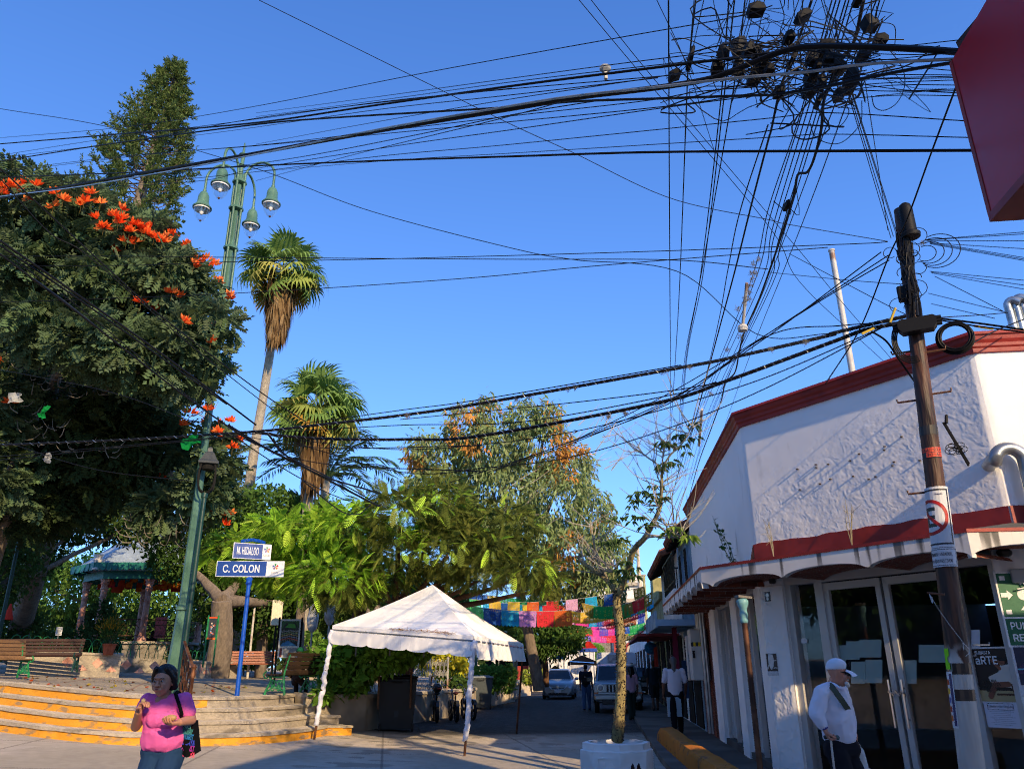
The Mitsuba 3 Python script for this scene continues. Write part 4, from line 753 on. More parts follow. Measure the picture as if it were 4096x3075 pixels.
# big mixed crown in the middle with autumn coloured tufts
k = thing('mango_tree', 'tall airy green tree with rusty orange leaf tufts beyond the tent', 'tree')
mg = blobs([(468, 425, 22, 20, 30, 1.6), (488, 412, 12, 14, 30, 1.), (522, 418, 16, 18, 30, 1.2), (548, 420, 14, 16, 30, 1.2), (440, 452, 34, 18, 30, 1.6), (490, 452, 36, 24, 30, 2), (540, 448, 34, 24, 30, 2), (572, 470, 22, 26, 30, 1.6), (440, 490, 34, 26, 30, 2), (500, 495, 46, 30, 29.5, 2.2), (556, 500, 38, 30, 29.5, 2), (592, 520, 22, 30, 29.5, 1.6), (520, 535, 48, 28, 29, 2), (575, 550, 34, 26, 29, 2), (608, 560, 24, 26, 29, 1.6), (600, 590, 26, 18, 29, 1.6), (560, 580, 26, 18, 29.5, 1.6), (470, 530, 40, 24, 30, 2)])
tw = MB(); tbs = P(537, 668, 40); tbs = np.array([tbs[0] * .8, 31.5, .8]); j = P(520, 590, 30.2)
limbs(tw, [([tbs, j], .24, .18)] + [([j, (j + c) / 2 + [0, 0, .5], c + [0, 0, .4]], .1, .02) for c, _ in mg])
put('trunk', tw, 'bark_grey', k, smooth=50); lf = MB(); pc, oc = shell(mg, 2900, r, .45)
warm = meshkit.noise(pc * .55 + 3) + .5 * meshkit.noise(pc * 1.7) + r.normal(0, .08, len(pc)) > np.where(pc[:, 2] > P(0, 470, 30)[2], .95, 1.1)
for sel, col in ((~warm, '#8a9a66'), (warm, '#cf9650')):
    a = np.repeat(pc[sel], 10, 0); p = a + r.normal(0, .13, a.shape); d = nrm(np.repeat(oc[sel], 10, 0) * .3 + r.normal(0, .5, a.shape) + [0, 0, -.75]); leaf_pack(lf, p, d, .27, .08, hexc(col), r, .3)
put('crown', lf, 'leaf_gloss', k, kind='stuff'); tg = MB()
for i in range(46):
    a = P(r.uniform(560, 615), r.uniform(420, 500), 29.5 + r.uniform(-1, 1)) if i < 26 else P(r.uniform(470, 530), r.uniform(480, 560), 28.); d = nrm(np.array([r.uniform(.1, 1.2), r.normal(0, .4), r.uniform(.3, 1)])) * r.uniform(.6, 1.6); tg.tube(spline([a, a + d * .5 + r.normal(0, .08, 3), a + d], 6), np.linspace(.02, .006, 6), 4, hexc('#a59c90'))
put('bare_twigs', tg, 'vc_matte', k, kind='stuff')

# royal poinciana over the tent
def bipinnate(n=10, w=.085, L=.25):
    v, f = [], []
    for i in range(n):
        y = .16 + .84 * i / (n - 1); z = -.3 * y * y; ll = L * math.sin(PI * (.18 + .74 * i / (n - 1)))
        for s in (-1, 1):
            a = np.array([0, y, z]); d = nrm(np.array([s, .5, -.15])); k_ = len(v); x = np.array([0, w * .55, 0]); v += [a - x * .6, a + x * .6, a + d * ll + x, a + d * ll - x * .6 + [0, 0, -.02]]; f += [[k_, k_ + 2, k_ + 1], [k_, k_ + 3, k_ + 2]]
    return np.array(v), np.array(f)
poi = blobs([(240, 555, 36, 18, 21.6, 1.5), (285, 565, 42, 22, 21., 1.6), (335, 578, 42, 22, 19.6, 1.6), (300, 535, 46, 16, 20.4, 2), (352, 530, 46, 20, 20.2, 2), (400, 518, 40, 22, 20.2, 2), (440, 508, 32, 18, 20.6, 1.8), (398, 552, 46, 22, 20.6, 2), (448, 548, 42, 22, 20.6, 2), (490, 550, 34, 20, 20.4, 1.6), (522, 570, 30, 16, 19.8, 1.4), (480, 572, 30, 11, 20.4, 1.3), (546, 580, 18, 10, 20.2, 1.), (500, 526, 34, 16, 21, 1.6), (385, 578, 24, 9, 20.6, 1.), (350, 588, 26, 10, 20., 1.)])
k = thing('poinciana_tree', 'spreading feathery tree with bright yellow green fronds over the white tent', 'tree')
tw = MB(); pb_ = at_surf(408, 692, zp); pb_ = np.array([-3.2, 22.8, .8]); j = P(395, 612, 22.5); j2 = P(362, 606, 23.)
limbs(tw, [([pb_, P(410, 640, 22.9), j], .26, .2), ([pb_ + [-.9, .3, 0], P(350, 640, 23), j2], .2, .16)] + [([j if c[0] > -3.5 else j2, ((j if c[0] > -3.5 else j2) + c) / 2 + [0, 0, -.2], c - [0, 0, .2]], .12, .035) for c, _ in poi])
put('trunk', tw, 'bark_brown', k, smooth=50); BV, BF = bipinnate()
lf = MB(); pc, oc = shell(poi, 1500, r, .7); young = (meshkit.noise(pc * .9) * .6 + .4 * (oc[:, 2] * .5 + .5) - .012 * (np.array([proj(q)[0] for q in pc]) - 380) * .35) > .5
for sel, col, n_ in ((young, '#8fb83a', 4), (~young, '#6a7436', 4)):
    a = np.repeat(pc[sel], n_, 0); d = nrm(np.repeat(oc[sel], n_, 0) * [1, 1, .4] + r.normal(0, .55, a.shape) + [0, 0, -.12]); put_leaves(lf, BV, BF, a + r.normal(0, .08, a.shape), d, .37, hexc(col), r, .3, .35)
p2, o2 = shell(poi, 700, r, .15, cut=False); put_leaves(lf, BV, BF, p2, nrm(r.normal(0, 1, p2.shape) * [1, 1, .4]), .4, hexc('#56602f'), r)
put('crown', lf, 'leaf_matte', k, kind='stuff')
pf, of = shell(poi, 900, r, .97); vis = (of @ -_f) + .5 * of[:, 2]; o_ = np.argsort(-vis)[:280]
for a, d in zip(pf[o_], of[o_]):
    m = MB(); put_leaves(m, BV, BF, a[None] + nrm(-_f) * .05, nrm(d[None] * [1, 1, .2] + r.normal(0, .4, (1, 3)) + [0, 0, -.35]), .42, hexc('#bfe454') if r.uniform() < .75 else hexc('#95a24c'), r, .2, .25); put('frond', m, 'leaf_matte', k)

# laurels and other dark park trees behind
def leafy(name, label, rows, trunk, seed, n, col, L=.17, wd=.09, mat_='leaf_gloss', bark='bark_grey', tr=.25, lo=.5, inner=True, rep=6):
    r = np.random.default_rng(seed); k = thing(name, label, 'tree'); bl = blobs(rows); tw = MB()
    j = bl[0][0] * [1, 1, .55] if trunk is None else trunk[1]
    if trunk is not None: limbs(tw, [([trunk[0], (trunk[0] + j) / 2 + [.1, 0, 0], j], tr, tr * .75)] + [([j, (j + c) / 2, c], tr * .5, .05) for c, _ in bl]); put('trunk', tw, bark, k, smooth=50)
    lf = MB(); pc, oc = shell(bl, n // rep, r, lo); a = np.repeat(pc, rep, 0); leaf_pack(lf, a + r.normal(0, L * .7, a.shape), nrm(np.repeat(oc, rep, 0) * .6 + r.normal(0, .7, a.shape) + [0, 0, -.25]), L, wd, hexc(col), r, .3)
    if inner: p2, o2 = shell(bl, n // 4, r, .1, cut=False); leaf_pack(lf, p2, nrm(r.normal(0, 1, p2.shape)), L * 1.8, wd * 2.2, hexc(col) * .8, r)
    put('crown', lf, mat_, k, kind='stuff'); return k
def tr_(u, v, t, z0, u1, v1): a = P(u, v, t); a[2] = z0; return (a, P(u1, v1, t))
leafy('laurel_tree', 'rounded glossy green tree between the lamp post and the fan palms', [(225, 522, 40, 28, 33, 2.2), (268, 512, 44, 24, 33, 2.2), (310, 520, 40, 24, 34, 2), (250, 545, 60, 28, 33, 2), (335, 535, 30, 28, 35, 2)], tr_(262, 660, 33, 1., 262, 560), 41, 15000, '#5e7e3d')
leafy('laurel_tree', 'dense shady tree with pale painted trunk base left of the blue sign post', [(182, 556, 36, 22, 32, 1.6), (225, 590, 34, 34, 33, 2), (265, 600, 50, 34, 33, 2), (250, 570, 50, 30, 35, 2.4), (300, 605, 40, 30, 34, 2)], tr_(217, 662, 29, 1.3, 222, 600), 42, 15000, '#506c35', tr=.5)
leafy('laurel_tree', 'sunlit green tree behind the bandstand roof', [(60, 590, 50, 26, 50, 3), (110, 575, 45, 22, 50, 3), (150, 580, 40, 30, 50, 3), (20, 575, 50, 40, 50, 3)], tr_(80, 655, 50, 1.8, 80, 600), 43, 12000, '#749442', L=.24, wd=.12)
leafy('laurel_tree', 'dark trees mass behind the bandstand columns', [(60, 630, 60, 22, 52, 3), (120, 628, 60, 26, 54, 3), (180, 625, 60, 28, 52, 3), (240, 625, 60, 26, 46, 3), (300, 630, 50, 26, 46, 3)], tr_(180, 665, 52, 1.6, 180, 640), 44, 12000, '#546f38', L=.26, wd=.13)
leafy('laurel_tree', 'shady tree behind the map board', [(330, 590, 44, 30, 33, 2), (365, 600, 36, 28, 34, 2), (390, 585, 40, 30, 36, 2), (440, 590, 40, 26, 38, 2), (350, 620, 40, 20, 40, 2)], tr_(372, 680, 31, 1., 370, 620), 45, 12000, '#536e37')
leafy('laurel_tree', 'dark leafy tree hanging low at the left edge', [(-20, 560, 60, 50, 27, 2), (24, 545, 38, 34, 30, 2), (-10, 620, 50, 30, 34, 2), (90, 520, 50, 24, 31, 2), (140, 522, 40, 22, 31, 2)], tr_(-30, 680, 27, 1.7, -20, 600), 46, 12000, '#4b6233')
leafy('street_tree', 'small round crowned tree with red brown forked trunk beyond the bins', [(505, 632, 28, 14, 37, 1.5), (540, 628, 32, 16, 37, 1.6), (570, 632, 18, 14, 37, 1.4), (525, 642, 36, 10, 36.5, 1.4), (555, 645, 26, 10, 36.5, 1.4)], tr_(546, 678, 40, .7, 540, 640), 47, 7000, '#5a7a3c', L=.22, wd=.07, bark='bark_brown', tr=.17)
leafy('street_tree', 'dark leaved tree whose trunk stands right of the hedge', [(505, 618, 20, 10, 41, 1.5), (535, 612, 30, 12, 42, 1.6), (480, 625, 20, 12, 42, 1.5)], tr_(536, 676, 41, .7, 533, 630), 48, 4500, '#506c35', L=.24, wd=.08, bark='bark_brown', tr=.17)
off = thing('roadside_tree', 'dark tree across the side street, seen only in the shop glass', 'tree')
lf = MB(); bl = [(np.array([-17., 4 + 3.2 * i, 5.2 + (i % 2)]), np.array([2.4, 2.6, 2.8])) for i in range(-4, 4)]; pc, oc = shell(bl, 9000, r, .5); leaf_pack(lf, pc, nrm(oc + r.normal(0, .6, pc.shape)), .5, .24, hexc('#506c35'), r); put('crown', lf, 'leaf_gloss', off, kind='stuff'); put('trunk', MB().tube([(-17, 4, .5), (-17, 4, 4.5)], .35, 8), 'bark_grey', off)
k = thing('park_woodland', 'dark mass of park trees closing the view behind the bandstand', kind='stuff'); lf = MB(); bl = blobs([(u, 634 + 10 * (i % 3), 40, 34, 60 + 3 * (i % 2), 4.) for i, u in enumerate(range(-90, 470, 32))]); pc, oc = shell(bl, 12000, r, .5); leaf_pack(lf, pc, nrm(oc + r.normal(0, .6, pc.shape)), .55, .3, hexc('#46592f'), r); put(k, lf, 'leaf_matte')
# shrubs
def shrub(name, label, rows, seed, n, col, L=.09, wd=.05, mat_='leaf_gloss', group=None, fall=-.1):
    r = np.random.default_rng(seed); k = thing(name, label, 'shrub', group); bl = blobs(rows) if np.ndim(rows[0][0]) == 0 else rows; lf = MB(); pc, oc = shell(bl, n, r, .6); leaf_pack(lf, pc + r.normal(0, .03, pc.shape), nrm(oc * .8 + r.normal(0, .6, pc.shape) + [0, 0, fall]), L, wd, hexc(col), r, .35)
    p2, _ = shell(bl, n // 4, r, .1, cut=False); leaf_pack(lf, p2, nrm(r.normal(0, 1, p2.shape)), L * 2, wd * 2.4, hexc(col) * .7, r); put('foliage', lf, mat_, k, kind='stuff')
    st = MB(); lo = min(c[2] - q[2] for c, q in bl)
    for c, q in bl[:4]: st.tube([c * [1, 1, 0] + [0, 0, lo - .25], c], .025, 5)
    put('stem', st, 'bark_brown', k); return k
shrub('golden_shrub', 'bright yellow green shrub under the right half of the tent', [(432, 657, 16, 8, 29, .8), (450, 661, 14, 9, 29, .8), (440, 668, 16, 7, 29, .8), (462, 668, 8, 8, 29, .6)], 51, 1700, '#d8d34a', .15, .075, 'leaf_matte')
shrub('dark_shrub', 'dark green shrub under the yellow green one beside the curly fence', [(450, 678, 14, 9, 28.5, .7), (463, 684, 8, 8, 28.5, .6), (455, 690, 12, 5, 28.5, .6)], 52, 1000, '#53713c', .1, .05)
shrub('clipped_hedge', 'long clipped green hedge behind the grey wheelie bin', [(483, 674, 13, 9, 34, .7), (497, 674, 12, 10, 34, .7), (509, 674, 9, 10, 34, .7), (490, 682, 14, 8, 33.8, .7), (506, 684, 10, 8, 33.8, .7)], 53, 2600, '#79a247', .11, .06)
shrub('yellowish_shrub', 'yellow green shrub beside the silver sedan', [(530, 676, 9, 7, 44, .7), (541, 677, 10, 7, 44, .7), (553, 679, 6, 6, 44, .6)], 54, 900, '#b0bd51', .16, .08, 'leaf_matte')
shrub('topiary', 'round clipped bright green topiary before the stone wall', [(596.5, 652, 8.2, 9., 96, 1.1)], 55, 2600, '#79b042', .12, .07)
shrub('young_tree', 'low leafy branches in front of the curly fence under the tent', [(350, 678, 22, 16, 20, 1.), (380, 660, 30, 12, 20, 1.1), (330, 660, 22, 14, 19.6, 1.), (412, 652, 20, 8, 20.5, .9), (325, 692, 10, 7, 19, .6), (345, 650, 22, 10, 20, 1.)], 56, 2600, '#709c3d', .17, .085, 'leaf_matte')
shrub('garden_shrub', 'dark rose bushes in the left planter', [(50, 645, 24, 14, 25, 1.), (72, 642, 15, 14, 25.5, 1.), (92, 652, 16, 10, 25.5, .9), (30, 655, 14, 8, 25, .8)], 57, 3000, '#3c532c', .1, .055)
shrub('garden_shrub', 'rounded bush hiding the left side of the bandstand', [(99, 622, 11, 22, 31, .7), (112, 645, 7, 9, 30, .6)], 58, 1100, '#465d35', .13, .07)
shrub('garden_shrub', 'sunlit bushes left of the map board', [(255, 640, 14, 8, 34, 1.), (275, 630, 12, 10, 35, 1.), (295, 640, 10, 10, 35, 1.), (310, 638, 10, 8, 30, 1.)], 59, 1500, '#779c43', .14, .075)
shrub('garden_shrub', 'dim undergrowth behind the handrail', [(180, 655, 14, 8, 36, 1.), (245, 660, 14, 8, 34, 1.), (200, 655, 14, 8, 36, 1.)], 60, 1200, '#4c6634', .14, .075)

# thorny silk floss tree
k = thing('thorny_tree', 'spiny yellow grey trunked tree growing in the white planter with bare branches', 'tree'); TT = 11.6
tr = spline([P(*ZQ(662, 1375), TT), P(*ZQ(690, 1000), TT), P(*ZQ(702, 600), TT), P(*ZQ(690, 300), TT), P(*ZQ(657, 20), TT), P(618.2, 590, TT)], 50); rr = np.interp(np.linspace(0, 1, 50), [0, .2, .6, 1], [.092, .075, .066, .052])
main = [(tr, rr)]
def br(pts, r0, r1, n=22): q = spline(pts, n); main.append((q, np.linspace(r0, r1, n)))
f_ = tr[-1]; ZF = zoomer(562.5, 525, .06021)
br([f_ - [0, 0, .05], P(627.5, 572, 11.5), P(633.5, 550, 11.3), P(645, 537, 11.1), P(651.6, 525, 11.)], .045, .036); br([P(651.6, 525, 11.), P(658.6, 511, 10.9), P(661, 499, 10.9), P(662, 468, 10.8)], .034, .018)
br([f_ - [0, 0, .05], P(604.6, 576.8, 11.7), P(590, 567, 11.8), P(578.8, 558.7, 11.9)], .042, .028)
nmain = len(main)
br([P(607, 577, 11.7), P(600, 565, 11.6), P(596, 553, 11.6), P(593, 537, 11.6), P(590, 520, 11.7)], .026, .012); br([P(600, 567, 11.6), P(610, 571, 11.4), P(617, 567, 11.3)], .02, .012)
br([P(662, 468, 10.8), P(670, 455, 10.7), P(683, 442, 10.6), P(692, 426, 10.5)], .016, .006); br([P(662, 468, 10.8), P(655, 462, 10.9), P(645, 455, 11.), P(638, 446, 11.)], .014, .005); br([P(662, 468, 10.8), P(663, 455, 10.8), P(664, 444, 10.8)], .012, .005)
br([P(645, 537, 11.1), P(655, 536, 10.8), P(668, 535, 10.5), P(676, 528, 10.3), P(672, 522, 10.2)], .014, .006); br([P(668, 535, 10.5), P(674, 537, 10.3), P(684, 535, 10.1)], .012, .005)
tm, tv = MB(), MB()
for q, w in main[:nmain]: tm.tube(q, w, 12)
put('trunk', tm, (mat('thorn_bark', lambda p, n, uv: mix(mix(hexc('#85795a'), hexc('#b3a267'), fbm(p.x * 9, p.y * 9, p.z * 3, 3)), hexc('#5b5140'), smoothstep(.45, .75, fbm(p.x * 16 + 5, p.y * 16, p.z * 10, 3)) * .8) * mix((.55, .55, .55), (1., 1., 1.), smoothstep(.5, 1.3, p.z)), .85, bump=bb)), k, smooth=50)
r = np.random.default_rng(77)
for q, w in main[nmain:]: tv.tube(q, w, 6, hexc('#8d8672'))
for _ in range(120):
    q, w = main[r.integers(2, len(main))]; i = r.integers(len(q) // 3, len(q)); a = q[i]; d = nrm(np.array([r.normal(-.25, .8), r.normal(0, .5), r.uniform(.1, 1.)])); L = r.uniform(.25, .95); q2 = spline([a, a + d * L * .5 + r.normal(0, .04, 3), a + d * L + [0, 0, .1 * L]], 7); tv.tube(q2, np.linspace(.009, .003, 7), 4, hexc('#a79f8e') * r.uniform(.7, 1.1))
    if r.uniform() < .6: b = q2[4]; d2 = nrm(d + r.normal(0, .6, 3)); tv.tube([b, b + d2 * L * .35], [.005, .0025], 4, hexc('#a79f8e') * r.uniform(.7, 1.1))
put('branch', tv, 'vc_bark', k, kind='stuff', label='bare pale twigs')
th = MB(); cone = trimesh.creation.cone(1, 1, sections=5); cv, cf = np.array(cone.vertices), np.array(cone.faces)
for q, w, n in [(tr, rr, 1150)] + [(a, b, 260) for a, b in main[1:nmain]]:
    s = r.uniform(0, len(q) - 1.01, n); i = s.astype(int); p = q[i] + (q[i + 1] - q[i]) * (s - i)[:, None]; rad = w[i]; t = nrm(q[i + 1] - q[i]); o = nrm(np.cross(t, r.normal(0, 1, (n, 3)))); o = nrm(o + [0, 0, .15])
    R = np.array([frame(x) for x in o]); sz = r.uniform(.5, 1.15, n) * np.clip(rad / .06, .5, 1.1); R = R * np.stack([.011 * sz, .011 * sz, .026 * sz], 1)[:, None, :]; th.inst(cv, cf, R, p + o * (rad * .94)[:, None], hexc('#3d352a') * r.uniform(.5, 1.3, (n, 1)))
put('thorns', th, 'vc_matte', k, kind='stuff')
def palm5(mb, c, L, col, r, n=6):
    for i in range(n):
        a = i * 2 * PI / n + r.uniform(-.2, .2); d = nrm(np.array([math.cos(a), math.sin(a), -.45 + r.normal(0, .15)])); x = nrm(np.cross(d, [0, 0, 1.])) * L * .17; b = c + d * .02; mb.add([b, b + d * L * .55 - x + [0, 0, .02], b + d * L + [0, 0, -.25 * L], b + d * L * .55 + x + [0, 0, .02]], [[0, 2, 1], [0, 3, 2]], col * r.uniform(.7, 1.3))
PL = [Z9(*q) + (10.9,) for q in ((1880, 960), (1950, 930), (2080, 890), (2050, 1000), (1850, 1120), (1940, 1130), (2060, 1160), (1760, 1140), (1960, 1210), (1790, 1310), (1640, 1340), (1700, 1330), (2100, 710), (2150, 690), (1900, 1000), (2010, 960), (2110, 980))] + [Z10(*q) + (10.7,) for q in ((670, 1110), (580, 1180), (630, 1200), (510, 1225), (490, 1350), (550, 1330), (610, 1240), (520, 1240))] + [ZF(*q) + (11.3,) for q in ((1030, 600), (1010, 730), (1120, 770), (1220, 850), (880, 890), (1210, 690), (980, 720))]
for u, v, t in PL:
    m = MB(); palm5(m, P(u, v, t), .115, hexc('#4a6038'), r); palm5(m, P(u, v + 1.5, t) + r.normal(0, .05, 3), .1, hexc('#567040'), r); put('leaf', m, 'leaf_gloss', k)
for u, v, t in [ZR(200, 335) + (10.2,), ZR(100, 415) + (10.3,), ZR(395, 450) + (10.1,), ZR(380, 480) + (10.1,)]:
    m = MB(); palm5(m, P(u, v, t), .16, hexc('#7f9a45'), r, 7); put('leaf', m, 'leaf_gloss', k)
def weed(name, lab, base, h, seed, lean=(0, 0, 0), bare=False):
    r = np.random.default_rng(seed); k = thing(name, lab, 'weed'); st = MB(); lf = MB(); lean = np.asarray(lean, float)
    for j in range(4):
        d = nrm(np.array([r.normal(0, .25), r.normal(0, .25), 1.]) + lean); q = spline([base, base + d * h * .5, base + d * h + r.normal(0, .08 * h, 3)], 9); st.tube(q, np.linspace(.007, .003, 9), 5, hexc('#8a8068') if bare else hexc('#4c5a34'))
        if bare:
            for i_ in (4, 6): st.tube([q[i_], q[i_] + r.normal(0, .15 * h, 3) + [0, 0, .1 * h]], .003, 4, hexc('#9a9078'))
        else:
            n_ = 16; i_ = r.integers(0, 8, n_); leaf_pack(lf, q[i_] + r.normal(0, .02, (n_, 3)), nrm(r.normal(0, 1, (n_, 3)) + [0, 0, .2]), .09, .05, hexc('#3a5428'), r)
    put('stem', st, 'vc_matte', k)
    if not bare: put('leaves', lf, 'leaf_matte', k)
weed('weed', 'dead bare stalks sprouting from the canopy below the chamfered wall', C1 - DCH * 1.75 + NCH * .12 + [0, 0, 3.13], .62, 5, (.1, 0, 0), True)
weed('weed', 'green leafy weed growing on the canopy against the side wall', W(1.2, .12, 3.12), .95, 6, (-.25, .1, 0))
weed('weed', 'single dry stalk at the left end of the red band', C1 - DCH * .42 + NCH * .1 + [0, 0, 3.13], .55, 7, (0, 0, 2.), True)
# ---------------------------------------------------------------- bandstand
mat('pink_stone', two('#b07a68', '#cf9d89', 5.), .8); mat('teal_metal', '#1f6f62', .5); mat('roof_blue', two('#7e8c96', '#94a2ac', 1.2), .6)
mat('relief_stone', two('#7b756b', '#9b9489', 2.), .9, bump=lambda p, n, uv: .05 * smoothstep(.45, .62, fbm(p.x * 3.2, p.y * 3.2, p.z * 4.2, 3)))
mat('green_iron', two('#1f6b41', '#2a8550', 9.), .45); mat('lamp_green', two('#456655', '#547764', 2.5), .4); mat('dark_green', '#173a33', .45)
def z_on(xy, v, z0=0., z1=30.):
    for _ in range(50):
        m = (z0 + z1) / 2
        if proj((xy[0], xy[1], m))[1] > v: z0 = m
        else: z1 = m
    return m
kc = P(137, 652, 37.); KG = float(zp(kc[0], kc[1])) + .1; KC = np.array([kc[0], kc[1], KG])
bs = thing('bandstand', 'octagonal bandstand with pink columns, scalloped teal eave and grey blue roof', 'bandstand')
ang8 = [math.radians(-108 + 45 * i) for i in range(8)]; ring = lambda R, z, off=0.: [KC + [R * math.cos(a + off), R * math.sin(a + off), z] for a in ang8]
ZF_ = z_on(KC[:2] + [0, -2.7], 640.5) - KG
put('base', MB().lathe([(2.85, -.6), (2.85, ZF_ - .12)], KC, 8, rz(math.radians(-108 + 22.5 - 22.5 - 22.5))), 'relief_stone', bs); put('floor_edge', MB().lathe([(2.95, ZF_ - .12), (3., ZF_ - .1), (3., ZF_)], KC, 8, rz(math.radians(-108 - 22.5))), 'step_concrete', bs)
ZC = ZF_ + 2.75; 
for p in ring(2.62, ZF_): 
    c = put('column', MB().lathe([(.2, 0), (.2, .12), (.16, .16), (.15, .3), (.125, 2.2), (.13, 2.25)], p, 12), 'pink_stone', bs, smooth=40); put('capital', MB().lathe([(.13, 2.25), (.18, 2.3), (.14, 2.36), (.15, 2.5), (.2, 2.56), (.16, 2.6), (.23, 2.72)], p, 8), 'pink_stone', c)
rl = MB(); q8 = ring(2.62, 0)
for a, b in zip(q8, q8[1:] + q8[:1]):
    for z in (.25, .95): rl.tube([a + [0, 0, ZF_ + z], b + [0, 0, ZF_ + z]], .022, 5)
    for s in np.linspace(.12, .88, 7): c = a + (b - a) * s; rl.tube(spline([c + [0, 0, ZF_ + .25], c + (b - a) * .05 + [0, 0, ZF_ + .5], c - (b - a) * .05 + [0, 0, ZF_ + .75], c + [0, 0, ZF_ + .95]], 8), .012, 4)
put('railing', rl, 'rust_metal', bs)
RE, ZE = 3.35, ZC + .55
put('ring_beam', MB().lathe([(2.8, ZC), (2.8, ZC + .35), (2.5, ZC + .35), (2.5, ZC)], KC, 8, rz(math.radians(-108 - 22.5)), cap=False), 'teal_metal', bs)
put('roof', MB().lathe([(RE, ZE), (RE - .6, ZE + .45), (.5, ZE + 2.3), (.45, ZE + 2.9), (.05, ZE + 3.6)], KC, 8, rz(math.radians(-108 - 22.5))), 'roof_blue', bs); put('ceiling', MB().lathe([(RE - .1, ZE - .03), (.1, ZE + .3)], KC, 8, rz(math.radians(-108 - 22.5)), cap=False), 'dark_shade', bs)
e8 = ring(RE + .02, 0.)
for a, b in zip(e8, e8[1:] + e8[:1]):
    d = nrm(b - a); n = np.array([d[1], -d[0], 0]); L = np.linalg.norm(b - a)
    for i in range(10): put('eave_scallop', MB().prism(Polygon([(-.14, 0), (-.14, -.2)] + [(.14 * math.cos(t), -.2 - .16 * math.sin(t)) for t in np.linspace(PI, 0, 7)] + [(.14, 0)]), .03, np.stack([d, [0, 0, 1.], n], 1), a + d * L * (i + .5) / 10 + n * (.03 * (i % 2)) + [0, 0, ZE + .12]), 'teal_metal', bs)
for a in (ang8[0], ang8[3]): single('urn', MB().lathe([(.2, 0), (.2, .06), (.1, .14), (.12, .3), (.2, .42), (.17, .55), (.24, .68), (.2, .68)], KC + [(RE - .1) * math.cos(a), (RE - .1) * math.sin(a), ZE - .2], 10), 'pale_wall', 'cream stone urn on the corner of the bandstand eave' if a == ang8[0] else 'cream stone urn on the far corner of the bandstand eave', 'urn', smooth=40)
r = np.random.default_rng(8); g = MB()
for i in range(60): a = r.uniform(0, 2 * PI); c = KC + [2.5 * math.cos(a) * r.uniform(.4, 1), 2.5 * math.sin(a) * r.uniform(.4, 1), ZC + r.uniform(-.1, .3)]; flatquad(g, [c, c + [.3, 0, 0], c + [.3, 0, -.25], c + [0, 0, -.25]], np.array([0, -1., 0]), .004, hexc(['#b03a1e', '#a8202a', '#c46a1e'][i % 3]))
single('paper_bunting', g, 'vc_cloth', 'red and orange paper decoration hanging under the bandstand roof', 'bunting')
single('painted_screen', MB().box(P(160.5, 627, 44), (.62, .1, 1.15)), 'red_paint', 'red painted panel standing behind the bandstand', 'screen')
# ---------------------------------------------------------------- planters of the plaza
def plaza_pt(u, v): return at_surf(u, v, zp)
def planter(label, a, b, depth, h, dias, back=(-.3, 1.)):
    k = thing('plaza_planter', label, 'planter'); a, b = a * [1, 1, 0], b * [1, 1, 0]; d = nrm(b - a); n = np.array([d[1], -d[0], 0]); w = np.linalg.norm(b - a); ra, rb = nrm(a * [1, 1, 0]), nrm(b * [1, 1, 0]); poly = Polygon([tuple(x[:2]) for x in (a, b, b + rb * depth, a + ra * depth)])
    put('wall', tilt(MB().prism(poly.difference(poly.buffer(-.2)), h + .3, z0=-.3)), 'step_concrete', k); put('coping', tilt(MB().prism(poly.buffer(.04).difference(poly.buffer(-.22)), .07, z0=h)), 'step_concrete', k); put('soil', tilt(MB().prism(poly.buffer(-.15), .2, z0=h - .25)), 'soil', k)
    for s, lo in dias:
        c = a + d * s; c[2] = zp(*c[:2]) + (h * .55 if not lo else h * .12); q = .16
        put('diamond_tile', MB().prism(Polygon([(-q, 0), (0, -q if not lo else -.02), (q, 0), (0, q)]), .02, np.stack([d, [0, 0, 1.], n], 1), c - n * .006), 'pink_stone', k)
    return a, d, n
pa, pd_, pn = planter('grey planter with pink diamond tiles holding rose bushes left of the bandstand', plaza_pt(6, 668.4), plaza_pt(119.2, 673.1), 3.4, .52, [(w, i % 2) for i, w in enumerate(np.arange(1.6, 4.3, .42))])
qa, qd, qn = planter('low planter with pink diamonds round the painted tree trunk', plaza_pt(184, 674.5), plaza_pt(236.5, 674.2), 3.2, .4, [(w, i % 2) for i, w in enumerate(np.arange(.3, 3., .36))])
def edging(label, a, d, n, L, h, zoff, back=.25):
    m = MB()
    for s in np.arange(.1, L, .28):
        c = a + d * s - n * back; z = zp(*c[:2]) + zoff
        m.tube([c + d * (.2 * math.cos(t)) + [0, 0, z + h * math.sin(t)] for t in np.linspace(0, PI, 9)], .012, 4)
    single('garden_edging', m, 'green_iron', label, 'fence')
edging('green wire hoops edging the planter with the painted trunk', qa, qd, qn, 3., .42, .4); edging('green wire hoops edging the rose planter', pa, pd_, pn, 4.6, .5, .5)
m = MB(); pt_ = plaza_pt(217, 672) * [1.03, 1.03, 1]; put('trunk', MB().lathe([(.75, -.3), (.55, .3), (.42, .9), (.36, 2.2), (.4, 4.)], (pt_[0], pt_[1], zp(*pt_[:2]) + .3), 14), mat('painted_bark', lambda p, n, uv: mix(mix(hexc('#b9b2a4'), hexc('#8d8577'), fbm(p.x * 5, p.y * 5, p.z * 3, 3)), hexc('#4f453a'), smoothstep(2.4, 2.7, p.z + .3 * (fbm(p.x * 5, p.y * 5, 0, 2) - .5))), .9, bump=bb), thing('white_based_trunk', 'thick tree trunk painted white at its foot inside the low planter', 'tree trunk'), smooth=50)
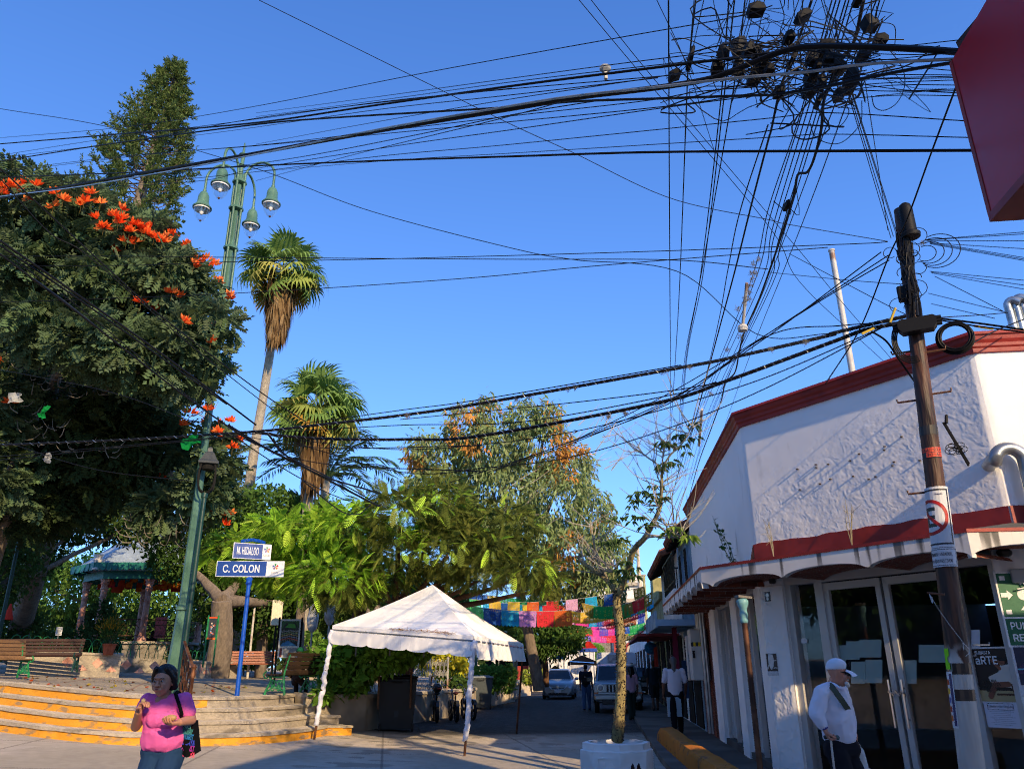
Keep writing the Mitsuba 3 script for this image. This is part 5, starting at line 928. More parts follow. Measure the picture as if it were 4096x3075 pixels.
for u, v, v2, t, w, lab in ((299, 655, 595, 27, .15, 'grey trunk behind the map board'), (405, 680, 650, 24, .0, ''),):
    if w: a = P(u, v, t); a[2] = zp(*a[:2]); single('tree_trunk', MB().tube(spline([a, P(u + 1, (v + v2) / 2, t), P(u + 4, v2 - 30, t)], 8), [.2, .18, .17, .17, .16, .16, .15, .15], 10), 'bark_grey', lab, 'tree trunk', smooth=50)
# potted croton, little notice, cone
po = P(107.6, 656.5, 24.6); po[2] = zp(*po[:2]) + .55; k = thing('potted_plant', 'orange clay pot with a dark yellow tipped plant on the planter corner', 'potted plant'); put('pot', MB().lathe([(.14, 0), (.2, .3), (.22, .3), (.22, .34), (.19, .34), (.18, .28)], po, 16), mat('terracotta', two('#8f4528', '#a8583a', 5.), .85), k, smooth=40)
lf = MB(); p_ = po + [0, 0, .7] + r.normal(0, 1, (420, 3)) * [.15, .15, .17]; leaf_pack(lf, p_, nrm((p_ - po - [0, 0, .4]) + r.normal(0, .2, p_.shape) + [0, 0, .2]), .17, .03, hexc('#3f5a2c'), r); sel = p_[:, 2] > po[2] + .72; leaf_pack(lf, p_[sel], nrm(p_[sel] - po - [0, 0, .4]), .16, .03, hexc('#a8822a'), r); put('leaves', lf, 'leaf_gloss', k, kind='stuff')
st = MB()
for i in range(6): st.tube([po + [0, 0, .28], po + r.normal(0, .1, 3) * [1, 1, 0] + [0, 0, .7]], .008, 4, hexc('#6a5a40'))
put('stem', st, 'vc_matte', k)
c = P(59, 630.5, 24.2); F = Face(c, nrm(np.array([.25, -1., 0]))); m = MB(); F.rect(m, -.09, -.13, .09, .13, 0, .01, (.62, .62, .6))
for i in range(5): F.rect(m, -.06, .07 - i * .04, .06 - .02 * (i % 2), .085 - i * .04, .003, .002, (.1, .1, .1))
m.tube([c - [0, 0, .6], c - [0, 0, .1]], .012, 4, (.2, .2, .2)); single('garden_notice', m, 'vc_matte', 'small white written notice among the rose bushes', 'notice')
single('traffic_cone', MB().lathe([(.16, 0), (.03, .5), (.0, .52)], P(7.7, 619, 25.5), 10, col=hexc('#c9301c')), 'vc_matte', 'bright red cone beside the left tree trunk', 'cone', smooth=40)
# ---------------------------------------------------------------- benches
def scroll(c, ex, ey, r0, turns, s=1., n=18):
    t = np.linspace(0, turns * 2 * PI, n); q = r0 * (1 - .75 * t / t[-1]); return np.array([c + ex * (q[i] * math.cos(t[i])) * s + ey * q[i] * math.sin(t[i]) for i in range(n)])
def bench(label, o, az, L=1.5, iron='green_iron', wood='#6a3a22', worn=False):
    """o: the middle of the front feet, az: where a sitter looks."""
    k = thing('bench', label, 'bench'); fy = np.array([math.sin(az), math.cos(az), 0]); X_ = np.array([fy[1], -fy[0], 0]); Z_ = np.array([0, 0, 1.]); q = lambda x, y, z: o + X_ * x + fy * (y - .25) + Z_ * z
    for s in (-1, 1):
        x = s * (L / 2 - .08); m = MB(); w = .022
        m.tube([q(x, y, z) for y, z in spline([(.3, 0), (.27, .1), (.16, .3), (.2, .4)], 10)], np.linspace(.03, w, 10), 6).tube([q(x, y, z) for y, z in spline([(-.26, 0), (-.24, .12), (-.2, .42), (-.27, .7), (-.33, .88)], 12)], np.linspace(.03, w, 12), 6).tube([q(x, y, z) for y, z in spline([(.25, .42), (0, .39), (-.2, .41)], 7)], w, 6)
        m.tube([q(x, y, z) for y, z in spline([(.3, .52), (.38, .44), (.3, .36), (.22, .42)], 9)], w * .8, 5).tube([q(x, y, z) for y, z in spline([(-.24, .08), (-.1, .14), (0, .3), (.12, .14), (.27, .08)], 12)], w * .8, 5)
        for cy, cz, sg in ((.1, .26, 1), (-.1, .26, -1), (.08, .14, -1), (-.08, .14, 1)): m.tube(scroll(q(x, cy, cz), fy, Z_, .075, 1.4, sg), w * .6, 5)
        put('end_frame', m, iron, k, smooth=50)
    for i in range(5): put('seat_slat', MB().cbox(q(0, .24 - .1 * i, .44 - .012 * math.sin(i)), (L, .085, .03), np.stack([X_, fy, Z_], 1), .006, hexc(wood) * (.75 + .5 * rng.uniform())), 'vc_satin', k)
    B_ = np.stack([X_, nrm(fy + Z_ * .3), nrm(Z_ - fy * .3)], 1)
    for i in range(5): put('back_slat', MB().cbox(q(0, -.2 - .03 * i, .5 + .095 * i), (L, .028, .08), B_, .006, hexc(wood) * (.75 + .5 * rng.uniform())), 'vc_satin', k)
    return k
o = plaza_pt(17.6, 677.2); bench('green iron bench with worn slats standing at the left end of the top step', o + np.array([-.72, .45, 0]), math.radians(122), 1.5, wood='#6b5138')
o = plaza_pt(30, 671.5); bench('dark brown bench in shade against the rose planter', o + np.array([.05, -.35, 0]), math.radians(165), 2.6, 'dark_green', '#3a2018')
o = plaza_pt(266, 694.6); bench('green iron bench in shade facing away beside the blue sign post', o + np.array([.2, .8, 0]), math.radians(-68), 1.5, wood='#33271e')
o = plaza_pt(252, 675.5); bench('red brown slatted bench in patchy sun behind the blue sign post', o + np.array([.0, -.2, 0]), math.radians(160), 1.75, wood='#8a4a2c')
# ---------------------------------------------------------------- lamp posts
scene['mat_lamp_glass'] = {'type': 'thindielectric', 'int_ior': 1.45}
mat('lamp_white', '#d5d5d2', .4)
def four_arm(label, xy, z0, vt, vlamp, rad, az0, scale=1.):
    k = thing('lamp_post', label, 'lamp post'); B0 = np.array([xy[0], xy[1], z0]); zt = z_on(xy, vt) - z0; zl = z_on(xy, vlamp) - z0
    put('pole', MB().lathe([(.22, 0), (.22, .1), (.2, .25), (.15, .9), (.12, 1.55), (.11, 1.75)], B0, 8).lathe([(.1, 1.75), (.075, zl - 3.), (.06, zl + .9), (.055, zl + 1.)], B0, 8), 'lamp_green', k)
    put('collar', MB().lathe([(.11, 1.7), (.14, 1.72), (.14, 1.8), (.11, 1.82)], B0, 16), 'lamp_green', k, smooth=40)
    put('finial', MB().lathe([(.055, zl + 1.), (.05, zl + 1.25), (.1, zl + 1.3), (.05, zl + 1.36), (.055, zl + 1.6), (.11, zl + 1.66), (.05, zl + 1.72), (.045, zt - .5), (.02, zt - .05), (.0, zt)], B0, 12), 'lamp_green', k, smooth=40)
    put('bracket', MB().lathe([(.14, zl - .1), (.19, zl - .08), (.19, zl - .02), (.14, zl)], B0, 8).lathe([(.14, zl - 1.3), (.19, zl - 1.28), (.19, zl - 1.22), (.14, zl - 1.2)], B0, 8).lathe([(.14, zl + .72), (.19, zl + .74), (.19, zl + .8), (.14, zl + .82)], B0, 8), 'lamp_green', k)
    for i in range(4):
        a = az0 + i * PI / 2; h = np.array([math.cos(a), math.sin(a), 0]); R = rad; o = B0 + h * .14; top = zl + .95
        m = MB().tube([o + [0, 0, zl - 3. - .15 * (i % 2)], o + [0, 0, top]] + [o + h * ((R - .14) / 2 * (1 - math.cos(t))) + [0, 0, top + .42 * math.sin(t)] for t in np.linspace(.15, PI, 12)] + [o + h * (R - .14) + [0, 0, zl + .55]], .034, 8)
        arm = put('arm', m, 'lamp_green', k, smooth=50); lp = B0 + h * R
        put('shade', MB().lathe([(.24, zl + .02), (.25, zl + .05), (.2, zl + .1), (.15, zl + .2), (.14, zl + .4), (.1, zl + .5), (.05, zl + .54), (.05, zl + .6)], lp, 16, cap=False), 'lamp_green', arm, smooth=40); put('reflector', MB().lathe([(.215, zl - .02), (.215, zl + .03), (.05, zl + .12)], lp, 16, cap=False), 'lamp_white', arm, smooth=40)
        put('bowl', MB().lathe([(.035, zl - .34), (.1, zl - .3), (.16, zl - .2), (.19, zl - .08), (.2, zl)], lp, 16, cap=False), 'lamp_glass', arm, smooth=True); put('lamp_tip', MB().lathe([(.02, zl - .37), (.035, zl - .345), (.03, zl - .33)], lp, 8), 'rust_metal', arm)
        put('bulb', MB().ball(lp + [0, 0, zl - .05], (.06, .06, .13), sub=1), 'lamp_white', arm, smooth=True)
    return k
lb = plaza_pt(171.5, 692.6); four_arm('tall green street lamp with four hanging glass globes near the steps', lb[:2], lb[2] - .02, 142, 207, .95, math.radians(-5))
lb2 = P(475, 640, 41.); four_arm('distant green four globe lamp among the airy tree leaves', lb2[:2], .8, 422, 466, .98, math.radians(20))
def lantern(label, xy, z0, zt):
    k = thing('lantern_post', label, 'lamp post'); B0 = np.array([xy[0], xy[1], z0]); h = zt - z0
    put('pole', MB().lathe([(.1, 0), (.1, .1), (.07, .2), (.06, .9), (.052, h - .62), (.07, h - .6), (.07, h - .5)], B0, 12), 'dark_green', k, smooth=40)
    f = MB()
    for i in range(4):
        a = PI / 4 + i * PI / 2 + .35; d = np.array([math.cos(a), math.sin(a), 0]); f.tube(spline([B0 + [0, 0, h - .52], B0 + d * .2 + [0, 0, h - .4], B0 + d * .25 + [0, 0, h - .1], B0 + d * .2 + [0, 0, h + .18]], 9), .022, 6)
    put('cage', f, 'dark_shade', k); put('hood', MB().lathe([(.3, h + .16), (.31, h + .2), (.24, h + .26), (.14, h + .42), (.08, h + .46), (.07, h + .54), (.03, h + .58)], B0, 4, rz(.35)), mat('hood_grey', '#3c4145', .5), k); put('lamp_unit', MB().lathe([(.13, h + .04), (.15, h + .1), (.15, h + .17)], B0, 14), 'dark_shade', k)
    return k
ln = plaza_pt(178.5, 694); lantern('dark lantern on a slim green post beside the tall lamp', ln[:2], ln[2], z_on(ln[:2], 471))
ln = plaza_pt(-4, 672); ln2 = P(19, 540, 24.); lantern('dim lantern post almost lost in the shade at the left edge', ln2[:2], zp(*ln2[:2]), z_on(ln2[:2], 521))
# ---------------------------------------------------------------- street name sign
bp = plaza_pt(236.9, 695.); k = thing('street_sign', 'blue street name sign on a blue pole at the top of the steps', 'sign'); mat('sign_blue', '#1450b4', .4); zs1 = z_on(bp[:2], 576.2)
put('pole', MB().lathe([(.055, 0), (.05, .1), (.046, zs1 - bp[2] - .2), (.075, zs1 - bp[2] - .16), (.06, zs1 - bp[2] - .1), (.085, zs1 - bp[2] - .04), (.03, zs1 - bp[2])], bp, 12), 'sign_blue', k, smooth=40)
BL = hexc('#123f8c')
def plate(nv, z0, w, h, txt, wl):
    F = Face(np.array([bp[0], bp[1], z0]), nv); m = MB(); F.rect(m, -w / 2, 0, w / 2, h, .012, .024, (.6, .62, .66)); F.rect(m, -w / 2 + .015, .015, w / 2 - .015, h - .015, .014, .002, BL); F.rect(m, w / 2 - wl, .012, w / 2 - .012, h - .012, .016, .002, (.7, .7, .7)); kk = put('plate', m, 'vc_satin', k)
    m = MB(); F.text(m, txt, h * .46, -wl / 2, h * .28, .0165, (.66, .68, .7), sx=.82 * (w - wl) / (len(txt) * h * .42)); put('lettering', m, 'vc_satin', kk); m = MB(); cx_, cy_ = w / 2 - wl / 2, h * .64
    for i, c in enumerate(('#c8302a', '#2a7f46', '#2a55a0', '#6a3a86', '#d07a26')):
        a = i * 2 * PI / 5; F.poly(m, Polygon([(cx_, cy_), (cx_ + h * .2 * math.cos(a), cy_ + h * .2 * math.sin(a)), (cx_ + h * .2 * math.cos(a + .75), cy_ + h * .2 * math.sin(a + .75))]), .018, col=hexc(c))
    F.text(m, 'AJIJIC', h * .11, cx_, h * .22, .018, (.2, .2, .2), sx=.9); put('emblem', m, 'vc_satin', kk); return F
plate(nrm(np.array([.12, -1., 0])), zs1, 1.52, .36, 'C. COLON', .4); F = plate(nrm(np.array([.55, -1., 0])), zs1 + .4, .86, .36, 'M. HIDALGO', .2)
m = MB()
for i in range(-4, 5): m.tube(scroll(F.at(i * .06, .385 + .05 * math.cos(i * .35), 0), F.r, np.array([0, 0, 1.]), .04, 1.3, 1 if i < 0 else -1), .012, 4)
put('crest', m, 'sign_blue', k)
# ---------------------------------------------------------------- handrail on the steps
k = thing('handrail', 'rusty copper coloured handrail with scrollwork running down the steps', 'handrail'); a, b = P(184.5, 641, 16.4), P(193.6, 669, 15.); g0, g1 = a.copy(), b.copy(); g0[2] = zp(*a[:2]); g1[2] = zp(*b[:2]) - .75
mat('copper', two('#5e3a26', '#8a5d40', 8.), .45, metallic=.5)
put('rail', MB().tube([a, b], .035, 8), 'copper', k, smooth=50); put('post', MB().lathe([(.03, 0), (.03, .3), (.045, .32), (.03, .36), (.03, b[2] - g1[2] - .15), (.05, b[2] - g1[2] - .1), (.03, b[2] - g1[2] - .02), (.055, b[2] - g1[2] + .05), (.03, b[2] - g1[2] + .1)], g1, 10), 'copper', k, smooth=40); put('post', MB().tube([g0, a], .03, 8), 'copper', k)
m = MB(); d = nrm((b - a) * [1, 1, 0]); L = np.linalg.norm((b - a)[:2])
for i in range(5):
    for j in range(3):
        s = (i + .5) / 5; zt_, zb = a[2] + (b[2] - a[2]) * s, g0[2] + (g1[2] - g0[2]) * s; z = zb + (zt_ - zb) * (.2 + .3 * j); m.tube(scroll(a * [1, 1, 0] + d * L * s + [0, 0, z], d, np.array([0, 0, 1.]), .13, 1.5, (-1) ** (i + j)), .014, 4)
for s in np.linspace(0, 1, 6): m.tube(spline([a * [1, 1, 0] + d * L * s + [0, 0, g0[2] + (g1[2] - g0[2]) * s + .1], a * [1, 1, 0] + d * (L * s + .06) + [0, 0, a[2] - .5 + (b[2] - a[2]) * s], a + (b - a) * s], 7), .013, 4)
put('scrollwork', m, 'copper', k)
# ---------------------------------------------------------------- boards and posts in the park
def board(name, label, u0, v0, u1, v1, t, foot, legs, col, pic, legm, nv=(.1, -1., 0)):
    k = thing(name, label, 'sign'); F = Face(P((u0 + u1) / 2, v1, t), nrm(np.array(nv))); w, h = (u1 - u0) * t / FOC, (v1 - v0) * t / FOC; m = MB(); F.rect(m, -w / 2, 0, w / 2, h, .02, .03, col); put('panel', m, 'vc_satin', k); m = MB(); pic(F, m, w, h); put('picture', m, 'vc_satin', k); l = MB()
    for x in (-w / 2 - .03, w / 2 + .03): e = F.at(x, h + .05, 0); e2 = F.at(x, 0, 0); e2[2] = foot; l.tube([e2, e], .03, 6)
    put('frame', l, legm, k); return F, w, h
def pic_a(F, m, w, h):
    F.rect(m, -w * .45, h * .08, w * .45, h * .92, .022, .002, hexc('#2b2f3a')); rr = np.random.default_rng(2)
    for _ in range(14): F.poly(m, Point(rr.uniform(-.3, .3) * w, rr.uniform(.2, .75) * h).buffer(.1 * w, 3), .0235 + .0005 * _, .0004, hexc(['#7a8fb0', '#a84a2a', '#c0b0a0', '#40506a', '#d0703a'][_ % 5]))
    F.rect(m, -w * .5, h * .93, w * .5, h, .023, .002, hexc('#c9481e')); F.rect(m, -w * .5, 0, w * .5, h * .09, .023, .002, hexc('#d8662a'))
zz = P(210, 660, 27); board('poster_stand', 'orange edged poster on a green frame beside the painted trunk', 207, 617, 215, 639, 27., zp(*zz[:2]) + .3, 2, hexc('#1f6b41'), pic_a, 'green_iron')
def pic_b(F, m, w, h):
    F.rect(m, -w * .42, h * .3, w * .42, h * .95, .022, .002, hexc('#20281f')); F.poly(m, Polygon([(-w * .42, h * .72), (-w * .2, h * .9), (0, h * .84), (w * .2, h * .92), (w * .42, h * .76), (w * .42, h * .95), (-w * .42, h * .95)]), .0245, col=hexc('#2f5a30')); F.poly(m, Polygon([(-w * .25, h * .78), (w * .3, h * .76), (w * .2, h * .88), (-w * .1, h * .87)]), .026, col=hexc('#4f9a3a')); F.poly(m, Polygon([(-w * .42, h * .3), (w * .38, h * .3), (w * .2, h * .37), (-w * .05, h * .44), (-w * .3, h * .38)]), .0245, col=hexc('#2f78b0'))
    for i in range(9): F.rect(m, -w * .34 + i * w * .085, h * .42, -w * .33 + i * w * .085, h * .72, .0255, .001, hexc('#a8a49a'))
    for i in range(5): F.poly(m, LineString([(-w * .4, h * (.46 + .05 * i)), (0, h * (.5 + .05 * i)), (w * .4, h * (.45 + .055 * i))]).buffer(.008), .0265, col=hexc(['#c04a3a', '#8a86a0', '#c0a050', '#7a9a60', '#a0a0a0'][i]))
    F.rect(m, -w * .42, h * .02, -w * .3, h * .25, .023, .001, hexc('#7a3a3a')); F.rect(m, -w * .25, h * .02, w * .42, h * .25, .023, .001, hexc('#8c8f94'))
zz = P(288, 660, 23); board('map_board', 'white framed town map board behind the shaded bench', 277.5, 620, 298, 657, 22.5, zp(*zz[:2]), 2, (.62, .64, .66), pic_b, 'dark_shade')
zz = P(277, 612, 30); k = thing('lightbox_sign', 'blank cream sign box on a thin post above the map board', 'sign'); put('box', MB().cbox(zz, (.4, .16, .95), rz(.2), .02, hexc('#d8ccac')), 'vc_satin', k); put('post', MB().tube([zz * [1, 1, 0] + [0, 0, 1.3], zz - [0, 0, .47]], .04, 6), 'dark_shade', k)
a = P(254.8, 605, 31); single('thin_post', MB().tube([a * [1, 1, 0] + [0, 0, 1.3], a], [.05, .04], 8), 'pole_white', 'thin white post in the dark park left of the map board', 'post')
for i, (u, v0, v1, t) in enumerate(((314, 603, 632, 26), (331.5, 590, 625, 25))):
    a, b = P(u, v1, t), P(u, v0, t); a[:2] = b[:2]; k = thing('wrapped_parasol', ('folded parasol in silver cover behind the tent corner', 'taller folded parasol in silver cover beside the tent corner')[i], 'parasol'); put('cover', MB().lathe([(.06, a[2] - b[2]), (.16, (a[2] - b[2]) * .85), (.2, (a[2] - b[2]) * .5), (.12, -.1), (.02, 0)], b, 9), mat('silver_cover', two('#9a9c9e', '#c5c6c6', 4.), .4, metallic=.3) if i == 0 else 'silver_cover', k, smooth=60); put('pole', MB().tube([a * [1, 1, 0] + [0, 0, 1.], a], .03, 6), 'galvanised', k)
# fallen leaves on the plaza
m = MB(); rr = np.random.default_rng(4); n = 150; xy = np.stack([rr.uniform(-12.5, -6.8, n), rr.uniform(16.6, 22, n)], 1); xy = np.array([q for q in xy if PLAZA.buffer(-.1).contains(Point(*q))]); pz_ = np.stack([xy[:, 0], xy[:, 1], zp(xy[:, 0], xy[:, 1]) + .015], 1)
for c in ('#b0481e', '#8a5a34', '#6a4a30', '#a8963a'): s = rr.uniform(0, 1, len(pz_)) < .3; leaf_pack(m, pz_[s], nrm(rr.normal(0, 1, (s.sum(), 3)) * [1, 1, .15] + 1e-3), .09, .06, hexc(c), rr)
put(thing('fallen_leaves', 'orange and brown leaves scattered on the plaza floor', 'leaves', kind='stuff'), m, 'leaf_matte')
# ---------------------------------------------------------------- the white tent
def canvas_c(p, n, uv): return mix(hexc('#e6e4de'), hexc('#d2cdc2'), smoothstep(.5, .75, fbm(p.x * 1.3, p.y * 1.3, p.z * 1.3, 4)))
TF, TLf, TBr = at_surf(464.4, 755.2, zg), at_surf(314.1, 738.7, zg), at_surf(516.5, 733., zg)
tent = thing('tent', 'white canopy tent with scalloped valance on fabric wrapped poles', 'tent')
ZEv = lambda q: None
# eave corners from the photograph: front, left, right, back
ec = [P(*Z3(456, 835), 15.3), P(*Z2(820, 770), 17.6), P(*Z3(762, 885), 20.4)]; ec.append(ec[1] + ec[2] - ec[0] + [0, 0, .05]); eF, eL, eR, eB = ec; ap = P(*ZK(1330, 100), 18.8)
def roof_face(a, b, sag=.10, ny=26, wr=0., seed=0):
    g = []
    for i, s in enumerate(np.linspace(0, 1, ny)):
        row = []
        for t in np.linspace(0, 1, 40):
            p = ap * (1 - s) + (a * (1 - t) + b * t) * s; w = sag * math.sin(PI * s) * (.4 + .6 * math.sin(PI * t)) + wr * s * (.5 + .5 * math.sin(t * 60 + 6 * meshkit.noise(np.array([t * 7, s * 3, seed])))) * math.sin(PI * min(1, s * 1.0)) ** .5
            row.append(p - [0, 0, w])
        g.append(row)
    return MB().sheet(g, hexc('#f1efea'))
for (a, b, wr, lab) in ((eL, eF, .0, None), (eF, eR, .05, 'dirty wrinkled roof face'), (eR, eB, .02, None), (eB, eL, .0, None)):
    m = roof_face(a, b, .1, 26, wr, 3); v = np.vstack(m.v); st = meshkit.fbm(v * [2.2, 2.2, 2.2], 4); s_ = np.linalg.norm(v - ap, axis=1) / np.linalg.norm(a - ap); c = hexc('#f4f2ee') * np.ones((len(v), 1))
    k_ = np.clip((st - .52) * 5, 0, 1)[:, None] * (.45 if wr > .03 else .2); c = c * (1 - k_) + hexc('#a5977f') * k_
    if wr > .03: z_ = np.clip((meshkit.fbm(v * [5, 5, 5] + 9, 3) - .55) * 6, 0, 1)[:, None] * np.clip((s_ - .75) * 5, 0, 1)[:, None]; c = c * (1 - z_) + hexc('#8a6a42') * z_
    m.c = [c]; put('roof_face', m, 'leaf_canvas', tent, smooth=True, label=lab)
def valance(a, b, h, n, ruffle):
    g = []; L = np.linalg.norm(b - a); o = nrm(np.cross(b - a, [0, 0, 1.])); m_ = n * 14
    for t in np.linspace(0, 1, m_ + 1):
        x = (t * n) % 1; dz = h + .045 * (1 - abs(2 * x - 1) ** 4) - .06; f = ruffle * (math.sin(t * 73) + .6 * math.sin(t * 131 + 1)); top = a * (1 - t) + b * t
        g.append([top, top + o * (.03 + f * .5) - [0, 0, dz * .5], top + o * (.05 + f) - [0, 0, dz]])
    return MB().sheet(g, hexc('#f4f2ee'))
hv = .42
for a, b, ru, nn in ((eL, eF, .006, 7), (eF, eR, .035, 9), (eR, eB, .02, 8), (eB, eL, .006, 7)): put('valance', valance(a, b, hv if ru < .03 else .46, nn, ru), 'leaf_canvas', tent, smooth=True, label='scalloped valance' if ru < .01 else 'ruffled scalloped valance')
fr = MB()
for a, b in ((eL, eF), (eF, eR), (eR, eB), (eB, eL)): fr.tube([a - [0, 0, .1], b - [0, 0, .1]], .025, 6)
for a in ec: fr.tube([a - [0, 0, .1], ap - [0, 0, .15]], .022, 6)
put('frame', fr, 'galvanised', tent)
bL, bF, bR = TLf, TF, TBr; bB = eB * [1, 1, 0] + [0, 0, float(zg(eB[0], eB[1]))]
for i, (e, b, wrapped) in enumerate(((eF, bF, 1), (eL, bL, 1), (eR, bR, 0), (eB, bB, 0))):
    t_ = e - [0, 0, .1]; lg = put('leg', MB().tube([b, t_], .026, 8), 'rust_metal', tent)
    if wrapped:
        q = np.array([b + (t_ - b) * s for s in np.linspace(.13, 1, 40)]) + np.stack([meshkit.noise(np.stack([np.linspace(0, 14, 40)] * 3, 1) + i * 9 + j * 30) - .5 for j in range(3)], 1) * .06 * [1, 1, 0]
        put('wrap', MB().tube(q, .042 + .022 * meshkit.noise(np.stack([np.linspace(0, 30, 40)] * 3, 1) + i * 5), 9, hexc('#dcdce4')), 'vc_cloth', lg, smooth=True)
rr = np.random.default_rng(6); m = MB(); n = 260; t = rr.uniform(.42, .88, n); p = (eL[None] * (1 - t[:, None]) + eF[None] * t[:, None]); p = p + (ap - p) * (np.abs(rr.normal(0, .018, n)) * (1.2 - abs(t - .68) * 3))[:, None] + [0, 0, .0]; leaf_pack(m, p + nrm(-_f) * .02 + [0, 0, .01], nrm(rr.normal(0, 1, p.shape) * [1, 1, .2]), .09, .012, hexc('#9a6f3e'), rr); put(thing('leaf_litter', 'line of dry brown leaf litter on the tent eave', 'leaves', kind='stuff'), m, 'leaf_matte')
st = MB()
for u, v in ((ZK(480, 820)), (ZK(856, 815)), (ZK(1232, 830)), (ZK(1568, 850)), (ZK(1732, 845))):
    a = P(u, v, 19); st.box(a, (.035, .01, .3), None, (.12, .12, .12))
put('hanging_strap', st, 'vc_cloth', tent, kind='stuff')
# ---------------------------------------------------------------- planters, walls and bins along the street
def street_planter(label, u0, v0, u1, v1, h, depth=2.2, skew=(0, 0)):
    k = thing('street_planter', label, 'planter'); a, b = at_surf(u0, v0, zg), at_surf(u1, v1, zg); d = nrm((b - a) * [1, 1, 0]); n = np.array([d[1], -d[0], 0]); poly = Polygon([tuple(x[:2]) for x in (a, b, b - n * depth, a - n * depth)])
    def z_(mb): v = np.vstack(mb.v); v[:, 2] += float(zg(a[0], a[1])); mb.v = [v]; mb.f = [np.vstack(mb.f)]; mb.c = [np.vstack(mb.c)]; return mb
    put('wall', z_(MB().prism(poly.difference(poly.buffer(-.22)), h + .2, z0=-.2)), 'plaster_wall', k); put('coping', z_(MB().prism(poly.buffer(.04).difference(poly.buffer(-.24)), .07, z0=h)), 'step_concrete', k); put('soil', z_(MB().prism(poly.buffer(-.16), .2, z0=h - .22)), 'soil', k)
mat('plaster_wall', lambda p, n, uv: mix(mix(hexc('#b5a58c'), hexc('#cdbfa8'), fbm(p.x * 2, p.y * 2, p.z * 2, 3)), hexc('#6b5f50'), .5 * smoothstep(.56, .62, dr.abs(fbm(p.x * 2.4, p.y * 2.4, p.z * 2.4, 3) - .5) * -8 + .62)), .9, bump=ground_bump)
street_planter('pale planter wall behind the parked bicycles', 437, 719, 476, 709, .72); street_planter('pale planter wall behind the grey bin', 487, 706, 515, 700.5, .75); street_planter('short pale planter wall right of the hedge', 512, 697, 531, 694.5, .75); street_planter('low planter beside the silver sedan', 532, 691, 556, 690.5, .6)
single('slender_tree', MB().tube([P(512, 697, 39.), P(514, 675, 39.), P(516, 655, 39.)], [.2, .15, .13], 9), 'pale_wall', 'slender white painted trunk beside the hedge', 'tree', smooth=50)
# dark bin under the tent, grey wheelie bin
def wheelie(label, c, R, w, h, col, lid, dp=.6):
    k = thing('wheelie_bin', label, 'bin'); hull = [np.array([sx * w / 2 * q, sy * dp / 2 * q, z]) for z, q in ((.06, .84), (h, 1.)) for sx in (-1, 1) for sy in (-1, 1)]; put('body', MB().hull(np.array(hull) @ R.T, hexc(col), c), 'vc_satin', k)
    put('lid', MB().cbox(c + R @ np.array([0, 0, h + .03]), (w * 1.08, dp * 1.12, .06), R, .025, hexc(lid)).cbox(c + R @ np.array([0, .0, h + .075]), (w * .8, dp * .8, .04), R, .018, hexc(lid)), 'vc_satin', k); put('rim', MB().cbox(c + R @ np.array([0, 0, h - .04]), (w * 1.05, dp * 1.06, .05), R, .01, hexc(col) * .8), 'vc_satin', k)
    for s in (-1, 1): put('wheel', MB().lathe([(.1, -.03), (.11, 0), (.1, .03)], c + R @ np.array([s * w * .42, -dp * .42, .1]), 14, R @ ry(PI / 2), (.02, .02, .02)), 'vc_matte', k)
    put('handle', MB().tube([c + R @ np.array([x, -dp * .56, h - .02 + dz]) for x, dz in ((-.14, 0), (-.14, -.07), (.14, -.07), (.14, 0))], .013, 6, (.02, .02, .02)), 'vc_satin', k); put('plate', MB().box(c + R @ np.array([0, -dp * .46, .42]), (.12, .02, .14), R @ rx(-.06), hexc(col) * .5), 'vc_satin', k)
bc = at_surf(478, 708.6, zg) ; wheelie('tall dark grey wheelie bin standing before the hedge', bc + [.05, .4, 0], rz(.12), 1.02, 1.2, '#3f474c', '#8d9498', .8)
bd = at_surf(394, 731, zg); wheelie('large black bin in the shade under the tent', bd + [.0, .4, 0], rz(.1), 1.0, 1.28, '#121417', '#0e1012', .85)
# white curly fence
fb0 = np.array([-4.15, 21.9, 0]); fb1 = np.array([-2.35, 29.0, 0]); k = thing('curly_fence', 'white metal fence of curled rods on the plaza wall behind the tent', 'fence'); d = nrm(fb1 - fb0); L = np.linalg.norm(fb1 - fb0)
for s in np.linspace(0, L, 5): c = fb0 + d * s; z = float(zp(c[0], c[1])); put('post', MB().lathe([(.035, 0), (.035, 1.02), (.055, 1.05), (.05, 1.1), (.0, 1.13)], c + [0, 0, z], 8), 'pole_white', k, smooth=40)
for s in np.arange(.2, L - .3, .42):
    c = fb0 + d * s; z = float(zp(c[0], c[1])); e = lambda x, y: c + d * x + np.array([0, 0, z + y]); m = MB()
    m.tube([e(.2 + .2 * math.cos(t), .66 + .34 * math.sin(t)) for t in np.linspace(-.5, PI + .5, 14)], .011, 5).tube([e(.2 + .15 * math.cos(t), .2 + .16 * math.sin(t)) for t in np.linspace(0, 2 * PI, 14)], .011, 5).tube(scroll(e(.12, .55), d, np.array([0, 0, 1.]), .13, 1.3), .01, 4).tube(scroll(e(.3, .5), d, np.array([0, 0, 1.]), .13, 1.3, -1), .01, 4).tube([e(.2 + .06 * math.cos(t), .86 + .06 * math.sin(t)) for t in np.linspace(0, 2 * PI, 9)], .01, 4).tube([e(0, .04), e(.42, .04)], .012, 4)
    put('curl', m, 'pole_white', k)
